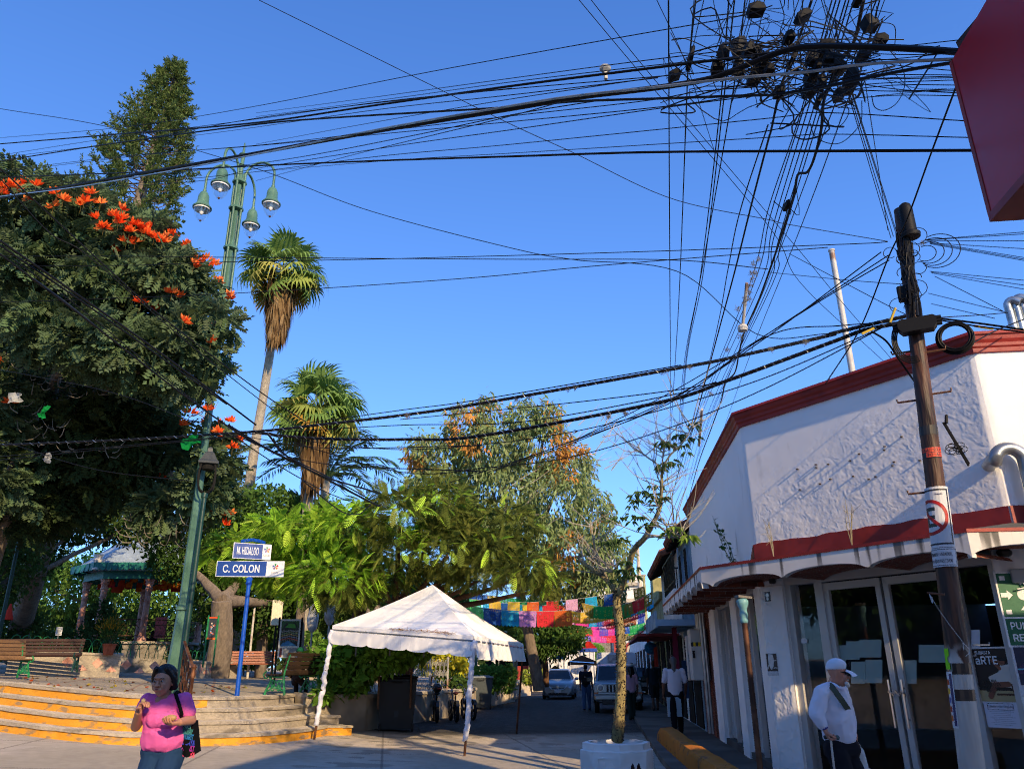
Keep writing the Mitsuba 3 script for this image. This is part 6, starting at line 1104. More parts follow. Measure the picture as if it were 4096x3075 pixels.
# ---------------------------------------------------------------- fat tyred e-bikes
def bike(label, o, az, col, seat, helm=False):
    k = thing('bicycle', label, 'bicycle'); fy = np.array([math.sin(az), math.cos(az), 0]); X_ = np.array([fy[1], -fy[0], 0]); q = lambda y, z, x=0.: o + fy * y + X_ * x + np.array([0, 0, z])
    for y in (-.52, .55):
        w = put('wheel', MB().tube([q(y + .25 * math.cos(t), .3 + .25 * math.sin(t)) for t in np.linspace(0, 2 * PI, 22)], .05, 8, (.015, .015, .016)), 'vc_matte', k, smooth=True); m = MB().lathe([(.05, -.04), (.05, .04)], q(y, .3), 8, frame(X_), (.1, .1, .1))
        for t in np.linspace(0, 2 * PI, 9)[:-1]: m.tube([q(y, .3), q(y + .22 * math.cos(t), .3 + .22 * math.sin(t))], .006, 4, (.3, .3, .3))
        put('spokes', m, 'vc_metal', w); put('fender', MB().sheet([[q(y + .33 * math.cos(t), .31 + .33 * math.sin(t), x) for x in (-.05, .05)] for t in np.linspace(.5, 2.6, 10)], (.03, .03, .03)), 'vc_gloss', k)
    put('frame', MB().tube([q(-.52, .3), q(-.12, .33), q(.3, .62), q(.38, .82)], .03, 7, hexc(col)).tube([q(-.12, .33), q(-.28, .78)], .025, 7, hexc(col)).tube([q(-.52, .3), q(-.24, .62)], .02, 6, hexc(col)).cbox(q(.1, .5), (.08, .4, .12), np.stack([X_, nrm(fy + [0, 0, .62]), nrm(np.array([0, 0, 1.]) - fy * .62)], 1), .02, (.02, .02, .02)), 'vc_gloss', k, smooth=50); put('fork', MB().tube([q(.55, .3, .07), q(.42, .75, .05), q(.37, .9)], .018, 6, (.5, .5, .52)).tube([q(.55, .3, -.07), q(.42, .75, -.05), q(.37, .9)], .018, 6, (.5, .5, .52)), 'vc_metal', k)
    put('handlebar', MB().tube(spline([q(.24, 1.04, -.32), q(.34, 1.08, -.2), q(.37, .95), q(.34, 1.08, .2), q(.24, 1.04, .32)], 15), .014, 6, (.03, .03, .03)), 'vc_gloss', k); put('saddle', MB().ball(q(-.32, .84), (.09, .09, .05), hexc(seat)).ball(q(-.22, .85), (.05, .1, .04), hexc(seat)), 'vc_satin', k, smooth=True); put('headlight', MB().ball(q(.46, .9), .05, (.4, .4, .4)), 'vc_gloss', k, smooth=True)
    if helm: h = MB().ball(q(-.3, 1.0), (.15, .18, .14), (.02, .02, .022)).ball(q(-.3, .98, .04), (.13, .185, .05), hexc('#d8501c')); single('helmet', h, 'vc_gloss', 'black and orange helmet resting on a bicycle saddle', 'helmet', smooth=True)
bk0 = at_surf(436, 722, zg); bike('black electric bicycle with a helmet, nearest the dark bin', bk0 + [-.05, .35, 0], math.radians(-10), '#121214', '#161616', True); bk1 = at_surf(449, 721.5, zg); bike('black electric bicycle with a brown saddle between two others', bk1 + [.12, .3, 0], math.radians(-14), '#17171a', '#5a2a1c'); bk2 = at_surf(461, 719.5, zg); bike('silver framed electric bicycle nearest the grey bin', bk2 + [.22, .4, 0], math.radians(-20), '#a8aaac', '#3a2018')
# ---------------------------------------------------------------- planter of the thorny tree, painted barrier, rusty post
pc_ = P(616, 741, 11.6); pz0 = float(zg(pc_[0], pc_[1])); zr = pc_[2]; k = thing('white_planter', 'white painted octagonal concrete planter with carved relief panel', 'planter'); PR = .545; RO = rz(math.radians(21))
mat('white_paint', two('#cdcac6', '#dedcd9', 4., .3, .7), .7, bump=lambda p, n, uv: .006 * fbm(p.x * 16, p.y * 16, p.z * 16, 3)); C_ = np.array([pc_[0], pc_[1], pz0])
put('bowl', MB().lathe([(PR * .97, 0), (PR, .05), (PR, zr - pz0 - .12), (PR * 1.0, zr - pz0 - .1), (PR * .93, zr - pz0 - .09), (PR * .93, zr - pz0), (PR * .78, zr - pz0 + .005)], C_, 8, RO, cap=False).lathe([(PR * .78, zr - pz0 + .005), (PR * .7, zr - pz0 - .12), (PR * .66, zr - pz0 - .3)], C_, 16, RO, cap=False), 'white_paint', k); put('soil', MB().lathe([(.0, zr - pz0 - .14), (PR * .74, zr - pz0 - .15)], C_, 12, cap=False), 'soil', k)
an = math.radians(-90 - 21 + .0); nv = np.array([math.cos(math.radians(-111)), math.sin(math.radians(-111)), 0]); nv2 = np.array([math.cos(math.radians(-66)), math.sin(math.radians(-66)), 0]); apo = PR * math.cos(PI / 8)
F = Face(C_ + nv * apo, nv); m = MB(); F.poly(m, sbox(-.17, .0, .17, zr - pz0 - .17).difference(sbox(-.15, .0, .15, zr - pz0 - .19)), -.004, .018); F.poly(m, Point(-.09, zr - pz0 - .25).buffer(.035), -.004, .014)
for i in range(4): F.poly(m, LineString([(-.08 + .03 * i, .05), (-.05 + .04 * i, .2), (.02 + .03 * i, zr - pz0 - .24)]).buffer(.009), -.004, .012)
F.poly(m, LineString([(.02, zr - pz0 - .22), (.1, zr - pz0 - .3), (.13, .3)]).buffer(.011), -.004, .014); put('relief', m, 'white_paint', k)
F = Face(C_ + nv2 * apo, nv2); fl = thing('torn_flyer', 'torn paper flyer with red strip glued to the white planter', 'flyer'); zt = zr - pz0; m = MB(); F.rect(m, -.12, .12, .1, zt - .32, .004, .003, (.6, .58, .57))
for x in (-.08, .02): F.poly(m, Polygon([(x, zt - .32), (x + .07, zt - .32), (x + .05, zt - .26), (x + .035, zt - .24), (x + .01, zt - .27)]), .003, .003, hexc('#2a1512'))
for i in range(8): F.rect(m, -.1 + .015 * (i % 3), zt - .36 - .03 * i, .09 - .02 * (i % 2), zt - .35 - .03 * i, .006, .001, (.25, .22, .22))
F.rect(m, -.1, .13, .1, .19, .006, .001, hexc('#9c2420')); put('sheet', m, 'vc_matte', fl)
k = thing('orange_barrier', 'low rounded concrete barrier painted worn orange beside the pavement', 'barrier'); b0 = at_z(665.5, 745, 0); b1_ = np.array([2.55, 9.4, 0]); d = nrm(b1_ - b0); n_ = np.array([d[1], -d[0], 0]); prof = [(-.17, 0), (-.155, .33), (-.12, .395), (0, .41), (.12, .395), (.155, .33), (.17, 0)]
g = []
for i, s in enumerate(np.linspace(0, 1, 40)):
    e = min(1, .35 + s * 14, 1); g.append([b0 + (b1_ - b0) * s + n_ * x * (1 + .08 * meshkit.noise(np.array([s * 30, x * 9, 1.]))) + [0, 0, z * (e ** .4) * (.95 + .1 * meshkit.noise(np.array([s * 20, x * 5, 7.])))] for x, z in prof])
mat('orange_paint', lambda p, n, uv: mix(mix(hexc('#9a5816'), hexc('#ad6c20'), fbm(p.x * 4, p.y * 4, p.z * 4, 3)), hexc('#54402c'), .75 * smoothstep(.58, .72, fbm(p.x * 6 + 3, p.y * 6, p.z * 6, 4))), .7, bump=bb); m = MB().sheet(g); m.add(np.array(g[0]), [[0, i + 1, i] for i in range(1, 6)]); put('body', m, 'orange_paint', k, smooth=40)
rp = np.array([0, 0, 0.]); a = P(746.5, 640, 10.4); rp = np.array([a[0], a[1], .1]); ztp = z_on(rp[:2], 596.5); k = thing('rusty_post', 'rusty iron post with turquoise painted cast capital on the pavement', 'post'); put('shaft', MB().tube([rp, rp * [1, 1, 0] + [0, 0, ztp - .2]], .038, 12), 'rust_metal', k, smooth=50)
put('capital', MB().lathe([(.045, -.34), (.055, -.3), (.045, -.27), (.06, -.23), (.05, -.2), (.05, -.15), (.075, -.1), (.08, -.05), (.06, -.02)], rp * [1, 1, 0] + [0, 0, ztp], 14, col=hexc('#6f9fa3')), 'vc_satin', k, smooth=40); put('top_plate', MB().box(rp * [1, 1, 0] + [.02, 0, ztp], (.2, .12, .03), rz(.2) @ ry(.1), hexc('#6f6a64')), 'vc_matte', k)
# ---------------------------------------------------------------- cars
mat('car_silver', '#8f979e', .3, metallic=.55, clearcoat=.8); mat('car_dark', '#11161d', .25, metallic=.3, clearcoat=.8); mat('car_glass', '#0a0e10', .06, spec=.7); mat('car_white', '#c6cace', .4)
def loft(secs, y0f=None):
    """secs: (y, half width low, half width at shoulder, half width at top, z low, z shoulder, z top)."""
    g = []
    for y, wl, ws, wt, zl, zs, zt in secs:
        half = [(0, zl), (wl * .85, zl), (wl, zl + .08), (ws, zs * .6 + zl * .4), (ws, zs), ((ws + wt) / 2 + .01, (zs + zt) / 2 + .02 * (zt - zs)), (wt, zt - .03), (wt * .9, zt), (0, zt + .015)]
        g.append([(-x, y, z) for x, z in half] + [(x, y, z) for x, z in half[::-1][1:]])
    m = MB().sheet(g)
    for e in (g[0], g[-1]): c = np.mean(e, 0); m.add(np.vstack([e, [c]]), [[i, i + 1, len(e)] for i in range(len(e) - 1)])
    return m
def car(name, label, o, az, paint, body, cab, glassq, extra):
    k = thing(name, label, 'car'); fy = np.array([math.sin(az), math.cos(az), 0]); R = np.stack([np.array([fy[1], -fy[0], 0]), fy, [0, 0, 1.]], 1)
    def w(mb): mb.v = [x @ R.T + o for x in mb.v]; return mb
    put('body', w(body), paint, k, smooth=35); put('cabin', w(cab), paint, k, smooth=35)
    for nm, q in glassq: g = MB(); flatquad(g, np.asarray(q), nrm(np.cross(np.subtract(q[1], q[0]), np.subtract(q[2], q[0]))), .01, (.02, .025, .03)); put(nm, w(g), 'car_glass', k)
    for nm, mb, m_ in extra: put(nm, w(mb), m_, k, smooth=40 if nm in ('wheel', 'headlight', 'mirror') else False)
    return k
def wheels(xw, ys, r): return [('wheel', MB().lathe([(r * .55, -.09), (r, -.08), (r, .08), (r * .55, .09)], (x, y, r), 18, ry(PI / 2), (.015, .015, .015)).lathe([(.02, .085 * s), (r * .6, .09 * s)], (x, y, r), 10, ry(PI / 2), (.35, .36, .37)), 'vc_satin') for x, s in ((-xw, -1), (xw, 1)) for y in ys]
az_s = math.atan2(-DS[0], -DS[1])
so = at_surf(563, 698.6, zg)
sed_b = loft([(2.2, .6, .68, .6, .22, .5, .62), (2.12, .76, .8, .72, .18, .58, .74), (1.9, .82, .85, .8, .17, .66, .84), (1.2, .84, .86, .82, .17, .8, .97), (0, .84, .86, .82, .17, .85, 1.0), (-1.5, .84, .86, .82, .17, .86, 1.02), (-2.1, .78, .82, .76, .22, .8, 1.0), (-2.25, .7, .74, .66, .3, .7, .9)])
sed_c = loft([(.95, .7, .74, .66, .9, .94, .98), (.25, .74, .76, .56, .95, 1.0, 1.46), (-.4, .74, .76, .57, .95, 1.0, 1.52), (-1.1, .74, .75, .55, .95, 1.0, 1.44), (-1.75, .7, .72, .6, .95, .98, 1.02)])
gq = [('windshield', [(-.66, .93, 1.0), (.66, .93, 1.0), (.52, .29, 1.45), (-.52, .29, 1.45)])] + [('side_window', [(s * .765, .6, 1.04), (s * .77, -.9, 1.04), (s * .6, -.8, 1.4), (s * .6, .2, 1.42)][::s]) for s in (1, -1)]
ex = [('grille', MB().hull([(x, 2.2 + y, z) for x, z, y in ((-.5, .7, -.05), (.5, .7, -.05), (.3, .5, .03), (-.3, .5, .03), (-.5, .7, -.2), (.5, .7, -.2))], (.02, .02, .02)), 'vc_gloss'), ('grille_trim', MB().tube([(-.5, 2.17, .7), (-.3, 2.24, .5), (.3, 2.24, .5), (.5, 2.17, .7)], .022, 5), 'chrome'), ('emblem', MB().lathe([(.06, -.02), (.09, 0), (.06, .02)], (0, 2.24, .62), 14, rx(PI / 2)), 'chrome'),
      ('plate', MB().box((0, 2.26, .42), (.36, .02, .17), None, (.6, .6, .6)), 'vc_satin'), ('lower_grille', MB().box((0, 2.215, .28), (1.0, .05, .1), None, (.02, .02, .02)), 'vc_satin'), ('bumper_lip', MB().tube([(-.75, 2.06, .25), (-.4, 2.2, .2), (.4, 2.2, .2), (.75, 2.06, .25)], .03, 5), 'car_silver')]
for s in (-1, 1):
    ex += [('headlight', MB().hull([(s * .5, 2.16, .62), (s * .56, 2.18, .56), (s * .76, 2.06, .6), (s * .82, 1.8, .86), (s * .74, 1.9, .8), (s * .6, 2.1, .74)], (.4, .4, .38)), 'vc_gloss'), ('fog_lamp', MB().ball((s * .64, 2.13, .32), (.09, .05, .05), (.05, .05, .05)), 'vc_gloss'), ('mirror', MB().ball((s * .98, .72, 1.02), (.11, .07, .08)), 'car_silver')]
car('parked_car', 'silver sedan parked facing us beside the park with flag reflections on its bonnet', so + np.array([-.05, 1.9, 0]), az_s, 'car_silver', sed_b, sed_c, gq, ex + wheels(.78, (1.35, -1.35), .31))
jo = at_surf(619, 712.5, zg)
jb = loft([(2.15, .8, .86, .82, .42, .8, 1.0), (2.05, .84, .88, .84, .36, .9, 1.06), (1.2, .86, .89, .86, .34, 1.0, 1.1), (0, .86, .89, .86, .34, 1.0, 1.1), (-2.1, .86, .89, .86, .34, 1.0, 1.1), (-2.2, .8, .84, .8, .45, .95, 1.05)])
jc = loft([(.95, .8, .82, .78, 1.0, 1.06, 1.1), (.4, .82, .84, .72, 1.05, 1.1, 1.66), (-1.9, .82, .84, .74, 1.05, 1.1, 1.7), (-2.1, .8, .82, .74, 1.05, 1.1, 1.5)])
jg = [('windshield', [(-.74, .93, 1.12), (.74, .93, 1.12), (.66, .44, 1.62), (-.66, .44, 1.62)])] + [('side_window', [(s * .845, .6, 1.14), (s * .85, -1.7, 1.14), (s * .76, -1.7, 1.58), (s * .75, .42, 1.58)][::s]) for s in (1, -1)]
je = [('face', MB().cbox((0, 2.13, .86), (1.56, .08, .3), None, .03), 'car_silver'), ('bumper', MB().cbox((0, 2.2, .56), (1.74, .2, .24), None, .06), 'car_silver'), ('lower_grille', MB().box((0, 2.2, .38), (1.2, .12, .16), None, (.02, .02, .02)), 'vc_satin'), ('plate', MB().ball((0, 2.31, .42), (.06, .02, .06), (.5, .5, .5)), 'vc_metal')]
for i in range(7): je.append(('grille_slot', MB().cbox(((i - 3) * .125, 2.175, .86), (.075, .02, .24), None, .01, (.015, .015, .016)), 'vc_satin'))
for s in (-1, 1): je += [('headlight', MB().lathe([(.11, 0), (.105, .04), (.06, .06), (.0, .065)], (s * .64, 2.16, .88), 16, rx(-PI / 2), (.45, .46, .46)), 'vc_gloss'), ('headlight_ring', MB().tube([(s * .64 + .115 * math.cos(t), 2.19, .88 + .115 * math.sin(t)) for t in np.linspace(0, 2 * PI, 17)], .012, 5), 'chrome'), ('indicator', MB().box((s * .8, 2.12, .7), (.16, .1, .06), None, hexc('#b5531c')), 'vc_gloss'), ('mirror', MB().cbox((s * 1.05, .72, 1.15), (.24, .1, .18), None, .03), 'car_dark'), ('wheel_arch', MB().tube([(s * .88, 1.3 + .42 * math.cos(t), .36 + .42 * math.sin(t)) for t in np.linspace(0, PI, 10)], .04, 6), 'dark_shade'), ('roof_rail', MB().tube([(s * .66, .2, 1.74), (s * .66, -1.8, 1.76)], .02, 5), 'dark_shade')]
car('parked_car', 'silver off roader with round headlights and slotted grille parked behind the thorny tree', jo + DS * 1.9, az_s, 'car_silver', jb, jc, jg, je + wheels(.8, (1.3, -1.35), .36))
k = thing('box_truck', 'small white box truck with rounded top parked behind the off roader', 'truck'); tc = P(618, 690, 41.); tz = 0.; wv = 2.12; fy = np.array([math.sin(az_s), math.cos(az_s), 0]); X_ = np.array([fy[1], -fy[0], 0]); RT = np.stack([X_, fy, [0, 0, 1.]], 1); tb_ = np.array([tc[0], tc[1], tz])
rr_ = Polygon([(-wv / 2, .7), (wv / 2, .7), (wv / 2, 2.15)] + [(wv / 2 - .2 + .2 * math.cos(t), 2.15 + .2 * math.sin(t)) for t in np.linspace(0, PI / 2, 6)] + [(-wv / 2 + .2 - .2 * math.cos(t), 2.15 + .2 * math.sin(t)) for t in np.linspace(PI / 2, 0, 6)] + [(-wv / 2, 2.15)])
put('box', MB().prism(rr_, 3.2, np.stack([X_, [0, 0, 1.], -fy], 1), tb_ - fy * .1), 'car_white', k); m = MB()
for i in range(5): m.box(tb_ + fy * -.08 + X_ * 0 + [0, 0, 1.62 - .09 * i], (wv * .84, .03, .03), RT)
put('louvres', m, 'aluminium', k, kind='stuff'); put('ledge', MB().box(tb_ - fy * .06 + [0, 0, 1.74], (wv, .06, .06), RT), 'aluminium', k); put('window_sheet', MB().box(tb_ - fy * .09 + X_ * .1 + [0, 0, 2.02], (.75, .02, .42), RT), 'galvanised', k)
put('cab', MB().hull(np.array([[sx * .85 * q, y, z] for sx in (-1, 1) for y, z, q in ((0, .5, 1), (0, 1.75, .85), (.7, 1.7, .8), (1.3, 1.0, 1), (1.9, .95, 1), (1.95, .5, 1))]) @ RT.T, None, tb_), 'car_white', k); put('windshield', MB().hull(np.array([[sx * .75 * q, y, z] for sx in (-1, 1) for y, z, q in ((.74, 1.66, .9), (1.3, 1.06, 1.), (.78, 1.7, .9), (1.34, 1.08, 1.))]) @ RT.T, None, tb_), 'car_glass', k)
for lab, u, v, t, sc in (('dark pick up far up the street below the church door', 645.5, 680, 62, 1.), ('dark blue car mostly hidden behind the off roader', 640.5, 694, 46, .95)):
    o_ = at_surf(u, v, zg); o_ = P(u, v, t) * [1, 1, 0]
    bb_ = loft([(2.1, .8, .86, .8, .35, .7, .9), (1.9, .84, .88, .84, .3, .85, 1.0), (-2.1, .84, .88, .84, .3, .9, 1.0)]); cc_ = loft([(1.0, .78, .8, .76, .95, .98, 1.02), (.4, .8, .82, .68, 1., 1.02, 1.55), (-1.5, .8, .82, .7, 1., 1.02, 1.55), (-1.8, .8, .82, .7, 1., 1.02, 1.1)])
    car('parked_car', lab, o_, az_s, 'car_dark', bb_, cc_, [('windshield', [(-.7, .99, 1.05), (.7, .99, 1.05), (.62, .44, 1.5), (-.62, .44, 1.5)])], wheels(.78, (1.3, -1.3), .32) + [('grille', MB().box((0, 2.1, .65), (1., .06, .22), None, (.3, .3, .3)), 'vc_metal')])
# ---------------------------------------------------------------- market canopies at the end of the street
def canopy(name, label, u0, u1, ve, va, t, col, edge=None, dep=3., h_v=.25):
    k = thing(name, label, 'canopy'); a, b = P(u0, ve, t), P(u1, ve, t); w = b[0] - a[0]; c = (a + b) / 2; zap = P((u0 + u1) / 2, va, t)[2]; y = c[1]; co = [np.array([c[0] + sx * w / 2, y + dy, c[2]]) for sx, dy in ((-1, 0), (1, 0), (1, dep), (-1, dep))]; m = MB(); apx = np.array([c[0], y + dep / 2, zap])
    for i in range(4): m.add([co[i], co[(i + 1) % 4], apx, (co[i] + co[(i + 1) % 4]) / 2 * .5 + apx * .5 - [0, 0, .08]], [[0, 1, 3], [1, 2, 3], [2, 0, 3]], hexc(col))
    put('roof', m, 'leaf_canvas', k); m = MB()
    for i in range(4): m.sheet(np.array([[co[i], co[i] - [0, 0, h_v]], [co[(i + 1) % 4], co[(i + 1) % 4] - [0, 0, h_v]]]), hexc(edge or col))
    put('valance', m, 'leaf_canvas', k)
    for p in co: put('leg', MB().tube([p * [1, 1, 0], p], .025, 5), 'galvanised', k)
    return k
canopy('market_canopy', 'red and blue striped market canopy behind the black one', 583, 597, 647.5, 638, 62, '#b02a20', '#3a55a0'); canopy('market_canopy', 'black market canopy with bright blue edge beside the truck', 570.5, 597.5, 661, 654, 55, '#15161a', '#1b1c22'); m = MB().beam(P(570, 660.5, 54.9), P(594, 662, 54.9), .1, .06, col=hexc('#2a6fd0')); put('edge_strip', m, 'vc_satin', 'market_canopy_001')
def drape(name, label, quad, t, col, cat='tarpaulin'):
    a, b, c, d = [P(u, v, t + dt) for u, v, dt in quad]; g = []
    for i, s in enumerate(np.linspace(0, 1, 16)): g.append([(a * (1 - s) + b * s) * (1 - q) + (d * (1 - s) + c * s) * q + np.array([0, .12 * math.sin(s * 17 + q * 3) * q, -.15 * math.sin(PI * s) * q]) for q in np.linspace(0, 1, 8)])
    single(name, MB().sheet(g, hexc(col)), 'leaf_canvas', label, cat, smooth=True)
drape('white_tarpaulin', 'white plastic tarpaulin sagging below the black market canopy', ((570, 664, 0), (592, 664.5, 0), (588, 671, 0), (571, 672, 0)), 54.5, '#c8c8ca'); drape('dark_tarpaulin', 'black cloth bundled over a stall behind the silver sedan', ((549, 669, 0), (555, 664.5, 0), (562, 669, .5), (552, 675, 0)), 56, '#1a1b1c'); canopy('blue_parasol', 'flat blue parasol before the white panel wall', 550, 564, 656.5, 654, 58, '#1f4f86', '#173c66', 1.2, .12)
canopy('magenta_parasol', 'magenta parasol under the shop awnings up the street', 650, 658, 659, 651.5, 46, '#8e1450', '#6d0f3e', 1.6, .15)
# far street pole
fp = P(646.5, 690, 54.) * [1, 1, 0]; k = thing('concrete_pole', 'pale concrete utility pole at the far pavement with many wires', 'utility pole'); put('shaft', MB().tube([fp, fp + [0, 0, z_on(fp[:2], 541)]], [.2, .12], 10), mat('pole_concrete', two('#b0a089', '#c7b9a2', 2.), .8), k, smooth=50)
put('meter_case', MB().box(fp + [-.05, -.25, 2.0], (.4, .25, .6)), 'dark_steel', k)
# ---------------------------------------------------------------- utility pole at the corner
pb = P(967, 768, 7.2); PX = pb[:2].copy(); ztop = z_on(PX, 219); LEAN = .062; Q3 = lambda z: np.array([PX[0] + .86 * LEAN * z, PX[1] - .5 * LEAN * z, z]); SHEAR = np.array([[1., 0, .86 * LEAN], [0, 1, -.5 * LEAN], [0, 0, 1]]); prad = lambda z: np.interp(z, [0, ztop], [.118, .066])
zq = lambda v: z_on(PX, v)
def wood_c(p, n, uv):
    st = fbm(p.x * 30, p.y * 30, p.z * 2.2, 4); c = mix(hexc('#25170f'), hexc('#5a3825'), smoothstep(.3, .75, st)); pk = smoothstep(.42, .52, fbm(p.x * 9, p.y * 9, p.z * 5, 4) + .5 * smoothstep(1.75, 1.3, p.z) - .1) * smoothstep(1.82, 1.62, p.z)
    return mix(c, mix(hexc('#a39d92'), hexc('#c6c1b6'), st), pk)
mat('pole_wood', wood_c, .55, bump=lambda p, n, uv: .012 * fbm(p.x * 40, p.y * 40, p.z * 3, 3))
pole = thing('utility_pole', 'dark tarred wooden utility pole with whitewashed foot at the shop corner', 'utility pole')
put('shaft', MB().lathe([(prad(z), z) for z in np.linspace(-.1, ztop, 30)], Q3(0), 18, SHEAR), 'pole_wood', pole, smooth=50)
toC = nrm(np.array([-PX[0], -PX[1], 0])); rt = np.array([-toC[1], toC[0], 0]) * -1        # to the camera, and to its right
if rt[0] < 0: rt = -rt
def on_pole(dx, v, q=.0):
    """A point on the pole's near side: dx metres right of its axis, at picture height v."""
    z = zq(v); r_ = prad(z); return Q3(z) + rt * dx + toC * (math.sqrt(max(r_ ** 2 - dx ** 2, 0)) + q)
for s, v in ((-1, 402.7), (1, 399), (-1, 493), (1, 358.5), (-1, 355)):
    z = zq(v); m = MB().tube([Q3(z) + rt * s * .08, Q3(z) + rt * s * .26, Q3(z) + rt * s * .265 + [0, 0, .035]], .011, 6); put('step_iron', m, 'rust_metal', pole)
m = MB(); z = zq(434.5); m.lathe([(prad(z) + .003, z - .05), (prad(z) + .003, z + .05)], Q3(0), 18, SHEAR, cap=False, col=(.02, .018, .017)); put('tape_band', m, 'vc_satin', pole)
for v in (694, 668): m = MB(); z = zq(v); m.lathe([(prad(z) + .003, z - .05), (prad(z) + .003, z + .05)], Q3(0), 18, SHEAR, cap=False, col=(.03, .025, .022)); put('tape_band', m, 'vc_gloss', pole)
def wrap(flat, R, z0, a0):
    """Bends a flat part (x across, y up, z out) round the pole, its middle facing direction a0."""
    v = np.vstack(flat.v); th = a0 + v[:, 0] / R; zz = z0 + v[:, 1]; flat.v = [np.stack([PX[0] + .86 * LEAN * zz + (R + v[:, 2]) * np.cos(th), PX[1] - .5 * LEAN * zz + (R + v[:, 2]) * np.sin(th), zz], 1)]; flat.f = [np.vstack(flat.f)]; flat.c = [np.vstack(flat.c)]; return flat
aC = math.atan2(toC[1], toC[0]); I3 = np.eye(3)
def fpoly(mb, poly, z, th, col):
    poly = poly if hasattr(poly, 'geom_type') else Polygon(poly)
    strips = [poly.intersection(sbox(x, -9, x + .03, 9)) for x in np.arange(-.3, .3, .03)]
    for q in strips:
        for g in getattr(q, 'geoms', [q]):
            if g.geom_type == 'Polygon' and g.area > 1e-7: mb.prism(g, th, I3, z0=z, col=col)
    return mb
ns = thing('no_parking_sign', 'curved no parking sign with red ring and letter E strapped to the utility pole', 'sign'); zb, zt_ = zq(549), zq(490); hh = zt_ - zb; Rs = prad(zb) + .012; wS = .23
a0 = aC - .9 if (np.array([math.cos(aC - .9), math.sin(aC - .9)]) @ rt[:2]) < 0 else aC + .9
sgnx = 1 if (np.array([-math.sin(a0), math.cos(a0)]) @ rt[:2]) > 0 else -1
def flip(mb): 
    for v in mb.v: v[:, 0] *= sgnx
    return mb
WHT = (.55, .56, .57)
put('plate', wrap(flip(fpoly(MB(), sbox(-wS, 0, wS, hh), 0, .003, WHT)), Rs, zb, a0), 'vc_satin', ns)
put('border', wrap(flip(fpoly(MB(), sbox(-wS + .02, .025, wS - .02, hh - .025).difference(sbox(-wS + .038, .043, wS - .038, hh - .043)), .003, .001, (.03, .03, .035))), Rs, zb, a0), 'vc_satin', ns)
cy = hh * .5; rR = min(wS - .05, hh * .33); ringm = fpoly(MB(), Point(0, cy).buffer(rR).difference(Point(0, cy).buffer(rR * .82)).union(LineString([(-rR * .64, cy + rR * .64), (rR * .64, cy - rR * .64)]).buffer(rR * .09)), .0045, .001, hexc('#a5201c')); put('prohibition_ring', wrap(flip(ringm), Rs, zb, a0), 'vc_satin', ns)
E_ = sbox(-rR * .3, cy - rR * .55, -rR * .08, cy + rR * .55).union(sbox(-rR * .3, cy + rR * .35, rR * .35, cy + rR * .55)).union(sbox(-rR * .3, cy - rR * .1, rR * .3, cy + rR * .1)).union(sbox(-rR * .3, cy - rR * .55, rR * .35, cy - rR * .35)); put('letter', wrap(flip(fpoly(MB(), E_, .003, .001, (.03, .04, .035))), Rs, zb, a0), 'vc_satin', ns)
def wtext(mb, txt, h, x, y, z, col, sx=1.): m = meshkit.text_mesh(txt, h, .001, True); v = np.array(m.vertices); v[:, 0] = (v[:, 0] - (v[:, 0].min() + v[:, 0].max()) / 2) * sx; mb.add(v + [x, y, z], m.faces, col); return mb
put('lettering', wrap(flip(wtext(MB(), 'Chapala', .014, .11, hh - .085, .0045, (.05, .05, .1))), Rs, zb, a0), 'vc_satin', ns)
n2 = thing('supplementary_sign', 'small curved plate with Spanish parking days below the no parking sign', 'sign'); z2, z2b = zq(549.5), zq(568); h2 = z2 - z2b
put('plate', wrap(flip(fpoly(MB(), sbox(-wS, 0, wS, h2), 0, .003, WHT)), Rs + .003, z2b, a0), 'vc_satin', n2); put('border', wrap(flip(fpoly(MB(), sbox(-wS + .01, .012, wS - .01, h2 - .012).difference(sbox(-wS + .016, .018, wS - .016, h2 - .018)), .003, .001, (.03, .03, .035))), Rs + .003, z2b, a0), 'vc_satin', n2)
m = MB(); wtext(m, 'NO ESTACIONARSE SÁBADOS,', .03, 0, h2 * .58, .004, (.04, .04, .05), .56); wtext(m, 'DOMINGOS Y DÍAS FESTIVOS', .03, 0, h2 * .22, .004, (.04, .04, .05), .56); put('lettering', wrap(flip(m), Rs + .003, z2b, a0), 'vc_satin', n2)
tg = thing('pole_tag', 'two orange number tags nailed to the utility pole below the sunlit band', 'tag'); z = zq(456.5); R_ = prad(z) + .006; m = MB(); m2 = MB()
fpoly(m, sbox(-.11, -.055, .11, .055), 0, .002, (.03, .03, .03)); fpoly(m, sbox(-.1, .004, .1, .05), .002, .002, hexc('#c9482a')); fpoly(m, sbox(-.06, -.05, .1, -.004), .002, .002, hexc('#c9482a')); wtext(m2, 'AJJ-011', .026, 0, .014, .0045, (.03, .02, .02), 1.1); wtext(m2, 'FO-A1', .026, .02, -.04, .0045, (.03, .02, .02), 1.1)
a1 = aC + (.1 if sgnx > 0 else -.1); put('plate', wrap(flip(m), R_, z, a1), 'vc_satin', tg); put('lettering', wrap(flip(m2), R_, z, a1), 'vc_satin', tg)
fl = thing('pole_flyer', 'narrow torn colourful flyers pasted on the whitewashed side of the utility pole', 'flyer'); m = MB(); z = zq(727); R_ = prad(z) + .004; fpoly(m, sbox(-.06, 0, .06, .5), 0, .002, (.6, .6, .6)); fpoly(m, sbox(.02, .02, .05, .48), .002, .001, (.03, .03, .1))
for i, c in enumerate(('#c0581e', '#a02a20', '#5a6aa8', '#c9a02a', '#b8401c')): fpoly(m, sbox(-.05, .06 + .08 * i, .01, .11 + .08 * i), .002, .001, hexc(c))
